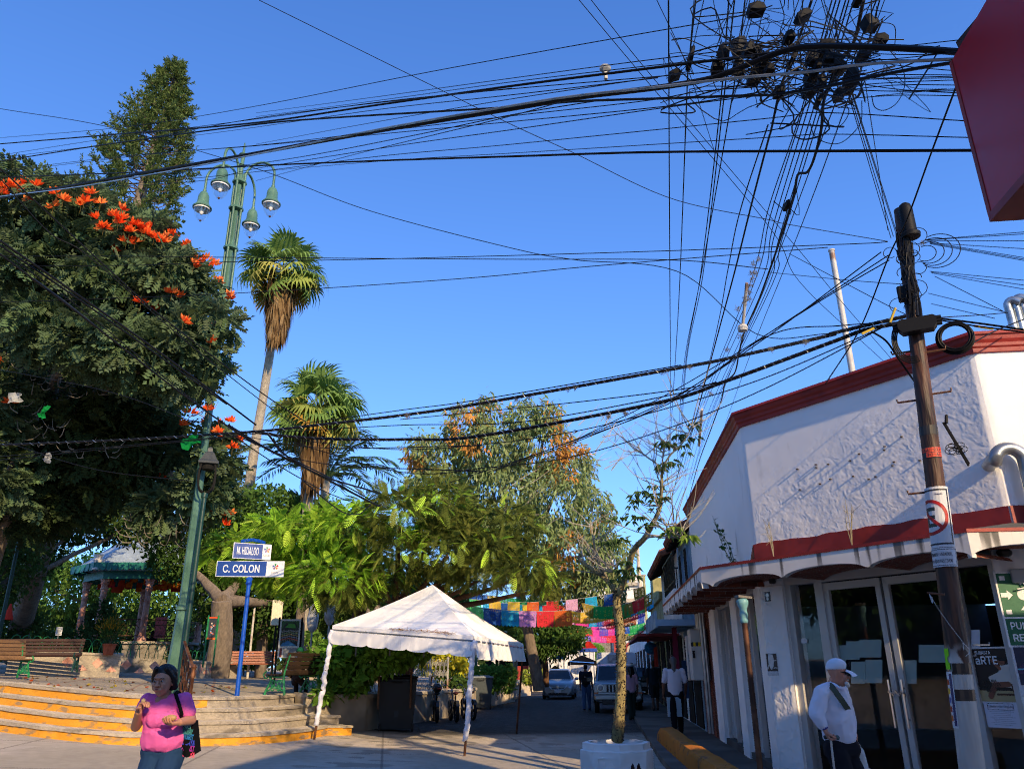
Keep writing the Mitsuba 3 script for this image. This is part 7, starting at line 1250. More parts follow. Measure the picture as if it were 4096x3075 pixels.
put('sheet', wrap(flip(m), R_, z, a0 - .25 * sgnx), 'vc_satin', fl); nf = thing('neon_sticker', 'bright lime green torn paper strip on the utility pole', 'sticker'); m = MB(); z = zq(668.5); fpoly(m, sbox(-.04, 0, .03, .19).difference(Point(.04, .09).buffer(.035)), 0, .002, hexc('#86d41c')); put('sheet', wrap(flip(m), prad(z) + .006, z, a0 - .1 * sgnx), 'vc_matte', nf)
# gear on the pole
mat('black_plastic', (.006, .006, .0065), .6, spec=.2); mat('black_rubber', (.005, .005, .0055), .55, spec=.25)
c = on_pole(.06, 232, .07); single('splice_closure', MB().lathe([(.075, -.2), (.075, .1), (.06, .16), (.03, .185), (.0, .19)], c, 16).lathe([(.1, -.26), (.105, -.22), (.085, -.2)], c, 16), 'black_plastic', 'black capsule shaped splice closure near the pole top', 'splice closure', smooth=40)
c = on_pole(-.08, 300.5, .04); single('cable_box', MB().cbox(c, (.11, .1, .18), frame(toC)[:, [0, 2, 1]], .015), 'black_plastic', 'small black cable box on the left side of the pole', 'box')
c = on_pole(.02, 337, .08); k = thing('terminal_box', 'wide black terminal box strapped across the pole', 'terminal box'); Rb = np.stack([rt, toC, [0, 0, 1.]], 1); put('case', MB().hull(np.array([[x, y, z] for x, z in ((-.15, -.07), (-.19, -.02), (-.19, .06), (-.16, .08), (.16, .08), (.19, .06), (.19, -.02), (.15, -.07)) for y in (-.07, .07)]) @ Rb.T, None, c), 'black_plastic', k)
for s in (-1, 1):
    for i in range(3): put('port', MB().lathe([(.022, 0), (.022, .05)], c + rt * s * .19 + [0, 0, -.01 + .035 * i], 8, frame(rt * s)), 'black_rubber', k)
m = MB(); cc = P(955, 337.5, proj(c)[2] - .02); rr = np.random.default_rng(9)
for i in range(13): R0 = .165 + rr.normal(0, .016); t = np.linspace(0, 2 * PI, 34); m.tube(cc + np.outer(R0 * np.cos(t), rt) + np.outer(R0 * 1.02 * np.sin(t), [0, 0, 1.]) + toC * (.02 * rr.normal()), .0075, 5, cap=False)
single('cable_coil', m, 'black_rubber', 'round coil of spare black cable hanging right of the terminal box', 'cable coil', smooth=50)
m = MB(); cc = P(933 - 28 + 5, 340, proj(c)[2])
for i in range(4): R0 = .13 + .015 * i; t = np.linspace(PI * .55, PI * 1.6, 20); m.tube(cc + np.outer(R0 * np.cos(t), rt) + np.outer(R0 * 1.5 * np.sin(t), [0, 0, 1.]), .008, 5)
single('cable_loop', m, 'black_rubber', 'drooping black cable loops left of the terminal box', 'cable loop', smooth=50)
m = MB()
for i in range(26):
    v0, v1 = rr.uniform(240, 270), rr.uniform(285, 330); d0, d1 = rr.uniform(-.08, .1), rr.uniform(-.08, .09); q = [on_pole(np.clip(d0 + (d1 - d0) * s + rr.normal(0, .015), -.079, .079), v0 + (v1 - v0) * s, .02 + rr.uniform(0, .05)) for s in np.linspace(0, 1, 6)]; m.tube(spline(q, 16), rr.choice([.006, .009, .016]), 5)
put('cable_tangle', m, 'black_rubber', pole, smooth=50, kind='stuff'); m = MB()
for i in range(22):
    a = on_pole(rr.uniform(-.09, .07), rr.uniform(240, 325), .05); R0 = rr.uniform(.03, .11); s = rr.choice([-1, 1]); t = np.linspace(0, rr.uniform(3, 6), 12); m.tube(a + np.outer(R0 * (1 - np.cos(t)) * s, rt) + np.outer(R0 * np.sin(t), [0, 0, 1.]) + toC * .02, .0045, 4)
for i in range(4): a = P(914, 247, proj(c)[2] - .1); R0 = .13 + .05 * i; t = np.linspace(PI * .6, -PI * .75, 20); m.tube(a + np.outer(R0 * (1 + np.cos(t)) * .75, rt) + np.outer(R0 * .7 * np.sin(t) - .1, [0, 0, 1.]), .005, 4)
put('cable_tangle', m, 'black_rubber', pole, smooth=50, kind='stuff', label='loose loops of black cable')
for (u0, v0, u1, v1, lab) in ((895.5, 307.5, 890, 322, 'upright yellow plastic cable marker beside the pole'), (874, 328, 862, 333.5, 'yellow cable marker on the left hand cable bundle'), (974.5, 325.5, 993, 328.5, 'yellow cable marker on the right hand cable bundle')): single('cable_marker', MB().tube([P(u0, v0, 8.5), P(u1, v1, 8.5)], .014, 6, hexc('#c9a83a')), 'vc_satin', lab, 'marker')
m = MB(); a = on_pole(.03, 430, .06); tq = proj(a)[2]; b0_, b1_ = P(*Z6(1082, 1062), tq), P(*Z6(1240, 1330), tq); m.tube([b0_, b1_], .012, 6).tube([b0_ + [.015, 0, 0], b1_ + [.012, 0, .02]], .008, 5)
for i in range(9): cc = P(*Z6(rr.uniform(1110, 1200), rr.uniform(1205, 1245)), tq); R0 = rr.uniform(.02, .06); t = np.linspace(0, 6, 14); m.tube(cc + np.outer(R0 * np.cos(t), rt) + np.outer(R0 * .7 * np.sin(t), [0, 0, 1.]), .004, 4)
single('cable_offcut', m, 'black_rubber', 'loose cable stubs with a tangled bow hanging off the pole', 'cable', smooth=50)
single('slim_box', MB().cbox(P(*Z6(1102, 1042), tq), (.03, .03, .1), ry(.2), .008), 'black_plastic', 'slim black connector hanging right of the pole', 'connector')
m = MB(); z = zq(563 + 0); a = P(*ZU(20, 1112), 7.6); b = P(*ZU(185, 1128), 7.5); put('nail_bar', MB().tube([a, b], .012, 6), 'rust_metal', pole); q = [P(*ZU(40, 1120), 7.58), P(*ZU(150, 1300), 7.4), P(*ZU(360, 1580), 7.2), P(*ZV(450, 205), 7.1), P(*ZV(520, 295), 7.05), P(*ZV(470, 355), 7.05)]
single('white_string', MB().tube(spline(q, 24), .0022, 4, (.6, .58, .54)).tube(spline([q[0], P(*ZU(70, 1210), 7.5), P(*ZU(65, 1150), 7.55)], 8), .003, 4, (.6, .58, .54)).tube(spline([P(*ZV(440, 200), 7.1), P(*ZV(445, 280), 7.1)], 4), .0025, 4, (.6, .58, .54)), 'vc_matte', 'thin white string tied from a nail across the utility pole', 'string')
put('nail_bar', MB().tube([P(*ZV(555, 222), 7.1), P(*ZV(740, 222), 7.3), P(*ZV(742, 190), 7.3)], .008, 5), 'galvanised', pole)

# ---------------------------------------------------------------- overhead wires
def wire(lab, pts, t0, t1, w, group=None, name='overhead_wire', col='black_rubber', wrapd=0., n=None):
    """pts in picture coordinates, depth from t0 to t1 (straight lines stay straight); w: width in pixels midway."""
    p = np.array(pts, float); q = spline(p, n or max(8, 9 * (len(p) - 1))) if len(p) > 2 else p[0] + (p[1] - p[0]) * np.linspace(0, 1, 9)[:, None]
    L = np.concatenate([[0], np.cumsum(np.linalg.norm(np.diff(q, axis=0), axis=1))]); s = L / L[-1]; t = 1 / (1 / t0 * (1 - s) + s / t1); x = np.array([P(u, v, tt) for (u, v), tt in zip(q, t)]); r0 = w / 2 * 2 / (1 / t0 + 1 / t1) / FOC
    k = thing(name, lab, 'wire', group); m = MB().tube(x, r0, 6)
    if wrapd:
        ss = np.linspace(0, 1, int(L[-1] / 1.6)); y = np.stack([np.interp(ss, s, x[:, i]) for i in range(3)], 1); y = y + np.stack([np.zeros(len(ss)), np.cos(ss * L[-1] / wrapd * 2 * PI), np.sin(ss * L[-1] / wrapd * 2 * PI)], 1) * (r0 + .003); put('cable', m, col, k, smooth=60); put('lashing', MB().tube(y, .004, 3), 'galvanised', k); return k, x
    put(k, m, col, smooth=60); return k, x
gA = 'wires from the left edge to the splice cluster'; nA = 0
LA = 'thin overhead wire from the left edge to the splice cluster'
TA0, TA1 = 16., 5.2
wire('thickest overhead cable, grey black, sweeping up from the left to the splice cluster', [Za(0, 1222), Za(500, 1135), Za(1100, 1030), Zb(0, 945), Zb(800, 800), Zc(0, 670), Zc(400, 602), Zc(900, 540), Zc(1200, 490), Zc(1380, 430), ZT(900, 570), ZT(1300, 512), ZT(2212, 530), Zd(1240, 325)], 16., 4.75, 4.6, name='trunk_cable')
wire('pale grey strand lashed along the thickest overhead cable', [Za(0, 1212), Za(500, 1150), Za(1100, 1045), Zb(0, 952), Zb(800, 790), Zc(0, 652), Zc(400, 590), Zc(900, 536), ZT(0, 905), ZT(500, 850), ZT(1200, 790), ZT(1700, 720), Zd(800, 382), Zd(1250, 360)], 15.8, 4.7, 2.2, name='trunk_cable', col='galvanised')
wire('thick black cable from the splice cluster down to the red sign building', [Zd(0, 590), Zd(300, 545), Zd(560, 490), Zd(900, 425), Zd(1240, 372)], 5.9, 4.7, 3.4, name='trunk_cable')
wire('long dark taut cable crossing the whole sky at mid height', [(0, 177.3), Za(900, 1060), Zb(0, 1023), Zb(800, 990), Zc(0, 965), Zc(800, 940), Zd(0, 933), Zd(1285, 928)], 17., 4.6, 2., name='trunk_cable')
wire('upper black cable of the left hand wire bundle', [(0, 143.7), Za(700, 830), Za(1582, 757), Zb(700, 655), Zc(0, 530), Zc(700, 440), Zc(1380, 355), Zd(0, 330), Zd(380, 290)], 16.5, 5.4, 2.1, name='trunk_cable')
wire('second black cable of the left hand wire bundle', [(0, 161), Za(700, 885), Za(1582, 768), Zb(500, 725), Zb(1582, 660), Zc(400, 625), Zc(1000, 605), Zc(1582, 585)], 16.5, 5.8, 1.9, name='trunk_cable')
for pts in ([(0, 137.6), Za(800, 780), Zb(0, 655), Zb(960, 465), Zc(0, 350), Zc(700, 225), Zc(1400, 100), ZT(800, 60)], [Zb(0, 697), Zb(800, 590), Zc(0, 482), Zc(700, 388), Zc(1300, 315)], [Zb(0, 720), Zb(900, 600), Zc(0, 505), Zc(900, 400), Zc(1500, 345)], [(0, 155), Za(700, 850), Zb(0, 735), Zb(800, 625), Zc(0, 548), Zc(800, 480), Zc(1400, 430)], [Za(1100, 850), Zb(0, 785), Zb(800, 670), Zc(0, 585), Zc(900, 480)], [Zb(0, 890), Zb(700, 760), Zc(0, 610), Zc(800, 490), Zc(1100, 440)], [(0, 170.5), Za(800, 960), Zb(0, 897), Zb(600, 830), Zc(0, 715), Zc(800, 625), Zc(1200, 560), Zd(200, 520)],
            [(0, 172), Za(1000, 945), Zb(0, 900), Zb(1000, 805), Zc(0, 750), Zc(1000, 650), Zd(0, 560)], [Za(300, 1140), Zb(0, 1010), Zb(900, 850), Zc(0, 708), Zc(600, 610)], [Zb(0, 1115), Zb(700, 930), Zb(1500, 735), Zc(300, 630)], [(0, 190), Za(900, 1125), Zb(0, 1060), Zb(800, 960), Zc(0, 890), Zc(1582, 730), Zd(350, 695), Zd(1240, 747)], [(30, 190), Za(1200, 1120), Zb(0, 1040), Zb(900, 895), Zc(0, 800), Zc(900, 670), Zd(0, 580)], [Zb(0, 1060), Zb(900, 985), Zc(0, 945), Zc(1582, 848), Zd(400, 828), Zd(1262, 849)], [(0, 157.5), Za(800, 870), Za(1582, 730), Zb(700, 640), Zc(0, 545)]):
    wire(LA, pts, TA0, TA1, .75, gA)
gB = 'wires from the splice cluster to the red sign building'
for y0_, y1_ in ((470, 463), (485, 470), (500, 478), (520, 492), (535, 525), (560, 548), (575, 560), (520, 575), (590, 592), (330, 245), (350, 440), (300, 318), (320, 330), (400, 318), (375, 365)): wire('thin wire between the splice cluster and the red sign building', [Zd(350 + rr.uniform(-80, 120), y0_ + rr.uniform(-30, 30)), Zd(800, (y0_ + y1_) / 2 + rr.uniform(-8, 12)), Zd(1195, y1_)], 5.6, 4.7, .9, gB)
gC = 'street wires converging on the far concrete pole'; LC = 'street wire running overhead and converging on the far concrete pole'
for pts in ([Zc(967, 0), Zc(975, 1661), Z10(540, 1000), Z10(518, 1530)], [Zc(1135, 0), Zc(1100, 330), Zc(1085, 480), Zc(1040, 1661), Z10(565, 800), Z10(515, 1560)], [Zc(1185, 0), Zc(1110, 330)], [Zc(1125, 0), Zc(1095, 370)], [Zc(1340, 0), Zc(1290, 620), Zc(1170, 1661), Z10(625, 780), Z10(580, 1450)], [Zc(1375, 0), Zc(1310, 600), Zc(1185, 1661), Z10(632, 760), Z10(590, 1440)], [Zc(1370, 0), Zc(1260, 300)], [Zc(1440, 0), Zc(1380, 480), Zc(1175, 1661), Z10(615, 800), Z10(570, 1480)], [Zc(1455, 0), Zc(1400, 240)], [Zc(1470, 0), Zc(1410, 240)], [Zc(1500, 0), Zc(1420, 260)], [Zc(1515, 0), Zc(1440, 260)], [Zc(1560, 0), Zc(1500, 330)], [Zc(1582, 770), Zc(1410, 1300), Zc(1335, 1661), Z10(800, 600), Z10(620, 1350)],
            [Zd(190, 0), Zd(80, 310)], [Zd(220, 0), Zd(90, 420)], [Zd(300, 0), Zd(170, 330)], [Zd(395, 0), Zd(200, 700), Zd(5, 1280), Z10(1000, 300), Z10(700, 1050), Z10(600, 1420)], [Zd(420, 0), Zd(230, 640), Zd(15, 1330), Z10(1030, 280), Z10(720, 1030), Z10(610, 1430)], [Zd(445, 0), Zd(250, 660), Zd(30, 1400), Z10(1060, 300), Z10(740, 1010), Z10(625, 1420)], [Zd(480, 0), Zd(290, 640), Zd(40, 1450), Z10(1080, 320), Z10(760, 1040), Z10(640, 1440)], [Zd(500, 0), Zd(310, 660), Zd(60, 1500), Z10(1100, 330), Z10(780, 1030), Z10(655, 1440)], [Zd(530, 0), Zd(340, 640), Zd(80, 1500), Z10(1130, 300), Z10(800, 1000), Z10(650, 1460)], [Zd(640, 0), Zd(470, 420)], [Zd(690, 0), Zd(580, 400), Zd(500, 600), Zd(300, 1150), Zd(100, 1661), Z10(1010, 680), Z10(780, 1320)], [Zd(720, 0), Zd(600, 330)], [Zd(670, 0), Zd(480, 480), Zd(330, 860), Zd(60, 1580), Z10(930, 700), Z10(700, 1300)]):
    e = pts[-1]; t1 = 36. if e[1] > 400 else 7.6 if e[1] < 160 else 14.; wire(LC, pts, 6.7, t1, .95, gC)
wire('thick black cable dropping from the splice cluster down the middle of the street', [Zd(270, 0), Zd(200, 210), Zd(120, 430), Zd(75, 545), Zd(20, 800), Zc(1582, 870), Zc(1480, 1260), Zc(1380, 1661), Z10(820, 570), Z10(740, 870), Z10(690, 1060), Z10(570, 1450), Z10(540, 1600)], 6.7, 36., 1.7, name='trunk_cable')
wire('fat kinked black cable winding down beside the street wires', [Zd(590, 0), Zd(530, 260), Zd(430, 400), Zd(400, 500), Zd(345, 620), Zd(330, 790), Zd(290, 960), Zd(245, 1060), Zd(185, 1078), Zd(160, 1200), Zd(90, 1430), Zd(20, 1640), Z10(1040, 420), Z10(960, 600), Z10(930, 710), Z10(905, 830), Z10(850, 890), Z10(830, 980), Z10(770, 1150), Z10(700, 1340), Z10(640, 1560)], 6.7, 34., 2.3, name='trunk_cable', n=150)
gD = 'wires fanning from the pole top up to the splice cluster'
for a, b in ((Zd(490, 560), Zd(760, 1470)), (Zd(500, 560), Zd(775, 1460)), (Zd(515, 570), Zd(790, 1440)), (Zd(525, 580), Zd(800, 1450)), (Zd(600, 505), Zd(740, 1420)), (Zd(330, 0), Zd(480, 520)), (Zd(345, 0), Zd(500, 560))): wire('thin wire rising from the pole top to the splice cluster', [a, b], 6.2, 9.1, .8, gD)
wire('thick black wire slanting from the top edge down past the pole top', [Zd(1360, 0), Zd(1175, 500), Zd(1010, 940), Zd(860, 1350), Z6(750, 30), Z6(570, 480), Z6(355, 825)], 5.2, 9.6, 1.8, name='trunk_cable')
gE = 'wires from the pole top to the right edge'
for a, b in ((Zd(980, 1480), Zd(1582, 1432)), (Zd(980, 1482), Zd(1582, 1444)), (Zd(980, 1485), Zd(1582, 1486)), (Zd(1000, 1495), Zd(1582, 1590)), (Zd(1000, 1500), Zd(1582, 1600)), (Zd(1000, 1505), Zd(1582, 1608)), (Zd(1010, 1500), Zd(1582, 1535)), (Z6(1000, 130), Z6(1582, 185)), (Z6(1010, 135), Z6(1582, 215)), (Z6(1010, 140), Z6(1582, 240)), (Z6(1030, 160), Z6(1460, 380)), (Z6(990, 265), Z6(1480, 385)), (Z6(1010, 330), Z6(1400, 420))): wire('thin wire from the pole to the right edge of the view', [a, b], 9.2, 8., .75, gE)
wire('thick black service cable from the terminal box to the right edge', [Z6(1020, 415), Z6(1300, 450), Z6(1582, 490)], 8.9, 8., 2.2, name='trunk_cable'); wire('second black service cable from the terminal box to the right edge', [Z6(1030, 425), Z6(1250, 462), Z6(1582, 505)], 8.9, 8., 1.7, name='trunk_cable'); wire('black cable from the roof pipes dipping to the coil', [Z6(1050, 415), Z6(1300, 400), Z6(1480, 385)], 8.9, 10.5, 1., name='trunk_cable'); wire('black cable falling from the roof edge to the terminal box', [Z6(1260, 575), Z6(1400, 500), Z6(1582, 425)], 8.9, 9.5, 1.4, name='trunk_cable'); wire('heavy black cable drooping from the left bundle to the shop wall', [Z6(640, 500), Z6(730, 560), Z6(800, 660), Z6(870, 760), Z6(940, 860)], 8.8, 9.0, 2., name='trunk_cable')
k, B1x = wire('lashed black cable bundle, the upper of two from the pole to the left', [(0, 444.5), Z7(800, 1168), (256, 431), Z8(600, 1075), Z8(1100, 1017), Z8(1582, 945), Z10(620, 800), Z10(930, 738), Z10(1448, 620), Z6(400, 512), Z6(880, 400)], 15., 9., 3., name='lashed_bundle', wrapd=9.)
k, B2x = wire('lashed black cable bundle, the lower of two from the pole to the left', [(256, 432), Z8(400, 1150), Z8(680, 1165), Z8(1100, 1167), Z8(1582, 1145), Z10(480, 1000), Z10(860, 878), Z10(1448, 662), Z6(600, 492), Z6(880, 438)], 13., 9., 3.4, name='lashed_bundle', wrapd=9.)
gF = 'wires alongside the two lashed bundles'
for pts in ([(400, 419), Z9(850, 272), Z9(1460, 210), Z9(2212, 118), Z10(860, 880)], [(256, 433), Z9(0, 400), Z9(1000, 370), Z9(2212, 150), Z10(800, 885)], [(300, 440), Z9(0, 595), Z9(800, 540), Z9(1500, 430), Z9(2212, 245), Z6(0, 780), Z6(740, 462)], [(265, 433), Z9(0, 775), Z9(700, 740), Z9(1400, 650), Z9(2212, 405), Z6(0, 845), Z6(700, 480)], [Z8(480, 1070), Z8(1100, 985), Z8(1582, 920), Z10(600, 790)], [Z9(400, 860), Z9(1300, 560), Z9(2212, 200), Z6(0, 528), Z6(450, 465), Z6(850, 440)], [Z9(700, 780), Z9(1500, 480), Z9(2212, 170), Z6(0, 530), Z6(700, 10)], [Z9(750, 770), Z9(1550, 480), Z9(2212, 180), Z6(0, 515), Z6(745, 30)], [Z10(30, 1200), Z10(620, 900), Z10(1448, 390), Z6(750, 60)], [Z8(130, 1150), Z8(620, 1220), Z8(1582, 1205)], [Z8(0, 1120), Z8(560, 1310), Z8(1582, 1365)]): wire('thin black wire running near the two lashed bundles', pts, 13.5, 9.2, 1., gF)
gG = 'wires slanting down from the upper left edge'
for pts, w in (([(0, 168), Za(670, 1661), Z7(1000, 410), Z7(1582, 855), Z8(500, 1060)], 1.3), ([(0, 178), Za(300, 1430), Z7(540, 30), Z7(1100, 520), Z7(1582, 905), Z8(470, 1110)], 1.), ([Z7(0, -60), Z7(430, 240), Z7(1000, 640), Z7(1582, 1078)], 2.), ([Z7(0, -30), Z7(440, 270), Z7(1000, 665), Z7(1400, 950)], 1.6), ([Z7(0, 22), Z7(210, 182), Z7(590, 470), Z7(1100, 868), Z7(1450, 1115), Z7(1582, 1200)], 1.7), ([Z7(90, 60), Z7(500, 360), Z7(900, 690), Z7(1350, 1050)], 1.)): wire('black wire slanting down across the flowering tree from the upper left', pts, 9.5, 13., w, gG)
wire('fat grey splice sleeve on a slanting wire before the flowering tree', [Z7(205, 178), Z7(400, 320), Z7(592, 472)], 10.2, 11.2, 2.6, name='splice_sleeve', col='dark_steel')
gH = 'wires dropping into the feathery tree'
for pts, w in (([Z8(20, 1080), Z8(250, 1220), Z8(480, 1335), Z8(900, 1555), Z8(960, 1575)], 2.2), ([Z8(270, 1140), Z8(350, 1240), Z8(440, 1310), Z8(620, 1400), Z8(960, 1500)], 1.8), ([Z8(300, 1160), Z8(330, 1230), Z8(420, 1290), Z8(700, 1430), Z8(900, 1540)], 1.3), ([Z8(60, 1150), Z8(300, 1310), Z8(600, 1480), Z8(800, 1560)], 1.), ([Z8(480, 1420), Z8(700, 1600), Z8(820, 1630), Z8(900, 1570)], 1.2)): wire('black cable sagging from the wire junction into the feathery tree', pts, 13., 17., w, gH)
gI = 'low wires crossing the left tree'
for pts in ([(0, 456), Z7(720, 1210), Z7(1582, 1132)], [(0, 459.5), Z7(700, 1222), Z7(1460, 1150)], [(0, 439.5), Z7(580, 1350), Z7(1180, 1425)], [(0, 369), Z7(700, 880), Z7(1200, 1060)], [(0, 266), Z7(800, 1000 - 985 + 78), Z8(0, 72), Z8(900, 55), Z8(1582, 37), Zc(0, 1577), Zc(900, 1550), Zc(1582, 1525), Zd(600, 1502), Zd(740, 1492)], [(0, 256), Z7(800, 37), Z8(0, 43), Z8(900, 50), Zc(0, 1600), Zc(1000, 1605), Zd(0, 1661)], [(0, 302), Z7(900, 290), Z8(0, 268), Z8(700, 228), Z8(1582, 165), Z10(0, 240), Z10(600, 190), Z10(1430, 125)]): wire('thin low wire crossing in front of the left tree', pts, 14., 10.5, .8, gI)
gJ = 'long wires crossing the sky diagonally'
for pts, t0, t1 in (([(259, 0), Zb(960, 465), Zb(1582, 770), Zc(380, 943), Zc(975, 1222), Zc(1582, 1355), Zd(120, 1384), Zd(740, 1490)], 9., 9.3), ([(0, 108.5), Za(700, 790), Zb(0, 1040), Zb(700, 1300), Zb(1582, 1532), Z10(0, 195), Z10(590, 265), Z10(1030, 615), Z10(1448, 612)], 16., 10.), ([Zc(415, 0), Zc(800, 460), Zc(1582, 1390), Z6(200, 200), Z6(730, 700)], 7., 11.), ([Zc(490, 0), Zc(830, 430), Zc(1582, 1320), Z10(1300, 180), Z6(440, 300), Z6(780, 690)], 7., 11.), ([Zc(895, 0), Zc(1070, 380), Zc(1250, 930)], 6.8, 9.), ([Zc(1243, 0), Zc(1310, 330)], 6.5, 7.), ([Z6(130, 20), Z6(700, 320), Z6(860, 400)], 12., 9.), ([Z6(0, 135), Z6(500, 185), Z6(850, 210)], 12., 9.1)): wire('long thin wire crossing the sky on a slant', pts, t0, t1, .75, gJ)
# splice boxes and loops of the cluster
SPL = [(ZT(620, 115), 20, 9, .1), (ZT(1135, 190), 18, 8, .5), (ZT(985, 420), 11, 9, 0), (ZT(255, 575), 9, 11, .6), (ZT(440, 530), 17, 20, .2), (ZT(540, 560), 12, 12, 0), (ZT(185, 755), 13, 9, 0), (ZT(660, 790), 19, 12, .1), (ZT(600, 880), 14, 8, 0), (ZT(430, 760), 10, 18, .1), (ZT(620, 600), 7, 10, 0), (ZT(720, 660), 10, 9, 0), (ZT(1030, 650), 6, 14, -.5), (ZT(1240, 640), 12, 14, -.2), (ZT(1330, 570), 12, 16, 0), (ZT(1410, 640), 8, 15, -.2), (ZT(1400, 515), 18, 7, 0), (ZT(1300, 740), 8, 8, 0), (ZT(1220, 860), 13, 12, 0), (ZT(1330, 920), 10, 14, 0), (ZT(1680, 860), 13, 16, 0), (ZT(870, 1025), 12, 8, 0), (ZT(1200, 1010), 14, 9, 0), (ZT(1530, 1055), 10, 10, .2), (ZT(1310, 1120), 6, 13, -.5), (ZT(1790, 630), 12, 6, 0), (ZT(1740, 10), 8, 7, 0), (ZT(1860, 260), 11, 14, .3), (ZT(1920, 290), 8, 9, 0), (ZT(2000, 450), 15, 7, -.2), (ZT(1480, 700), 8, 16, 0), (Zc(1110, 340), 5, 13, -.2), (Zc(1095, 390), 6, 12, -.2), (Zc(1005, 468), 14, 5, .3), (ZT(1640, 985), 16, 6, 0), (ZT(760, 790), 10, 8, 0), (ZT(1560, 760), 10, 8, .2), (Zd(115, 1270), 6, 6, 0)]
for i, ((u, v), w, h, an) in enumerate(SPL):
    t = 5.9 + .1 * (i % 5); q = .42 * t / FOC; c = P(u, v, t); m = MB(); a = rr.normal(0, .12, (10, 3)); pts = np.array([[sx * w * q * (.8 + .25 * rr.uniform()), sy * .05, sz * h * q * (.75 + .3 * rr.uniform())] for sx in (-1, 1) for sy in (-1, 1) for sz in (-1, 1)] + [[0, -.07, h * q * .9], [w * q * .9, 0, 0]]); m.hull(pts @ ry(-an).T, None, c)
    for j in range(2): e = c + np.array([rr.uniform(-1, 1) * w * q, 0, rr.uniform(-1, 1) * h * q]); m.tube(spline([e, e + rr.normal(0, .06, 3), e + rr.normal(0, .12, 3)], 7), .0035, 4)
    single('splice_box', m, 'black_plastic', 'black splice box hanging in the tangle of street wires', 'splice box', 'splice boxes in the overhead tangle')
LP = [[ZT(885, 0), ZT(930, 180), ZT(890, 340), ZT(930, 405)], [ZT(935, 0), ZT(930, 60), ZT(890, 90), ZT(750, 100)], [ZT(1225, 240), ZT(1200, 340), ZT(1050, 400)], [ZT(980, 460), ZT(975, 800), ZT(975, 1180), ZT(930, 1190), ZT(915, 1110)], [Zd(640, 590), Zd(660, 660), Zd(720, 680), Zd(800, 630), Zd(845, 520), Zd(820, 400), Zd(700, 250)], [Zd(580, 620), Zd(570, 760), Zd(470, 870), Zd(380, 885), Zd(290, 840), Zd(260, 760)], [Zd(450, 610), Zd(500, 690), Zd(440, 780), Zd(360, 760), Zd(345, 700)], [Zd(650, 160), Zd(700, 140), Zd(780, 160), Zd(785, 260), Zd(770, 310)], [ZT(900, 580), ZT(1050, 620), ZT(1130, 690), ZT(1150, 800)], [ZT(130, 850), ZT(170, 960), ZT(215, 1020)], [ZT(165, 380), ZT(290, 200), ZT(430, 175), ZT(540, 130)], [ZT(1380, 500), ZT(1470, 600), ZT(1480, 750), ZT(1440, 900), ZT(1380, 1050), ZT(1350, 1230)], [ZT(660, 540), ZT(760, 520), ZT(860, 530), ZT(800, 580)], [ZT(760, 670), ZT(740, 800), ZT(700, 960), ZT(640, 1000)], [ZT(1070, 800), ZT(1050, 960), ZT(1080, 1000)], [ZT(2040, 700), ZT(2020, 800), ZT(1950, 830)], [ZT(2070, 700), ZT(2060, 800), ZT(1990, 840)], [ZT(1900, 540), ZT(1820, 660), ZT(1790, 760), ZT(1760, 860)], [ZT(830, 1243), ZT(870, 1110), ZT(980, 1040), ZT(1170, 1020)]]
for i, q in enumerate(LP): wire('slack black cable loop dangling in the splice cluster', q, 5.8, 6.2, 2.2 if i in (11, 18) else .9, 'slack loops in the splice cluster', 'cable_slack')
m = MB()
for _ in range(75):
    c = P(rr.uniform(730, 880), rr.normal(62, 20), rr.uniform(5.6, 6.4)); d = rr.normal(0, .16, (4, 3)) * [1.3, .6, .8]; m.tube(spline([c, c + d[0], c + d[0] + d[1], c + d[0] + d[1] + d[2], c + d[1] + d[3]], 16), rr.choice([.0025, .004, .006]), 4)
put(thing('cable_snarl', 'snarl of thin black drop wires in the middle of the splice cluster', kind='stuff'), m, 'black_rubber', smooth=60)
# air plants on the cables, rags
def moss(c, R, r): m = MB(); n = 46; leaf_pack(m, np.repeat(c[None], n, 0) + r.normal(0, R * .25, (n, 3)), nrm(r.normal(0, 1, (n, 3))), R * 1.1, R * .16, hexc('#8d8778'), r); return m
MS = [(Z9(60, 325), 12), (Z9(430, 265), 11.8), (Z9(490, 262), 11.8), (Z9(935, 195), 11.2), (Z9(1050, 165), 11), (Z9(1345, 110), 10.7), (Z9(1410, 98), 10.6), (Z9(1675, 335), 10.8), (Z9(1810, 300), 10.6), (Z10(190, 1085), 10.8), (Z10(285, 1062), 10.6), (Z10(605, 978), 10.2), (Z10(648, 803), 10), (Z10(495, 830), 10.3), (Z10(515, 825), 10.2), (Z10(1110, 702), 9.4), (Z10(1300, 660), 9.2), (Z10(1038, 195), 9), (Z10(1008, 220), 9), (Z10(1000, 270), 9.2), (Z10(1022, 272), 9.2), (Z10(990, 340), 9.6), (Z10(1003, 305), 9.5), (Z10(982, 378), 9.9), (Z10(963, 412), 10), (Z10(986, 418), 10), (Z10(957, 440), 10.2), (Z10(922, 472), 10.5), (Z10(862, 702), 11.5), (Z10(768, 952), 13), (Z8(1125, 1020), 11.4), (Z6(232, 568), 9.3), (Z6(15, 612), 9.6), (Z10(935, 625), 10.8), (Zd(955, 1500), 8.8), (Z10(715, 1105), 15)]
for (u, v), t in MS: single('air_plant', moss(P(u, v, t - .05), 3.2 * t / FOC, rr), 'leaf_matte', 'grey ball moss tuft clinging to an overhead cable', 'air plant', 'ball moss tufts on the overhead cables')
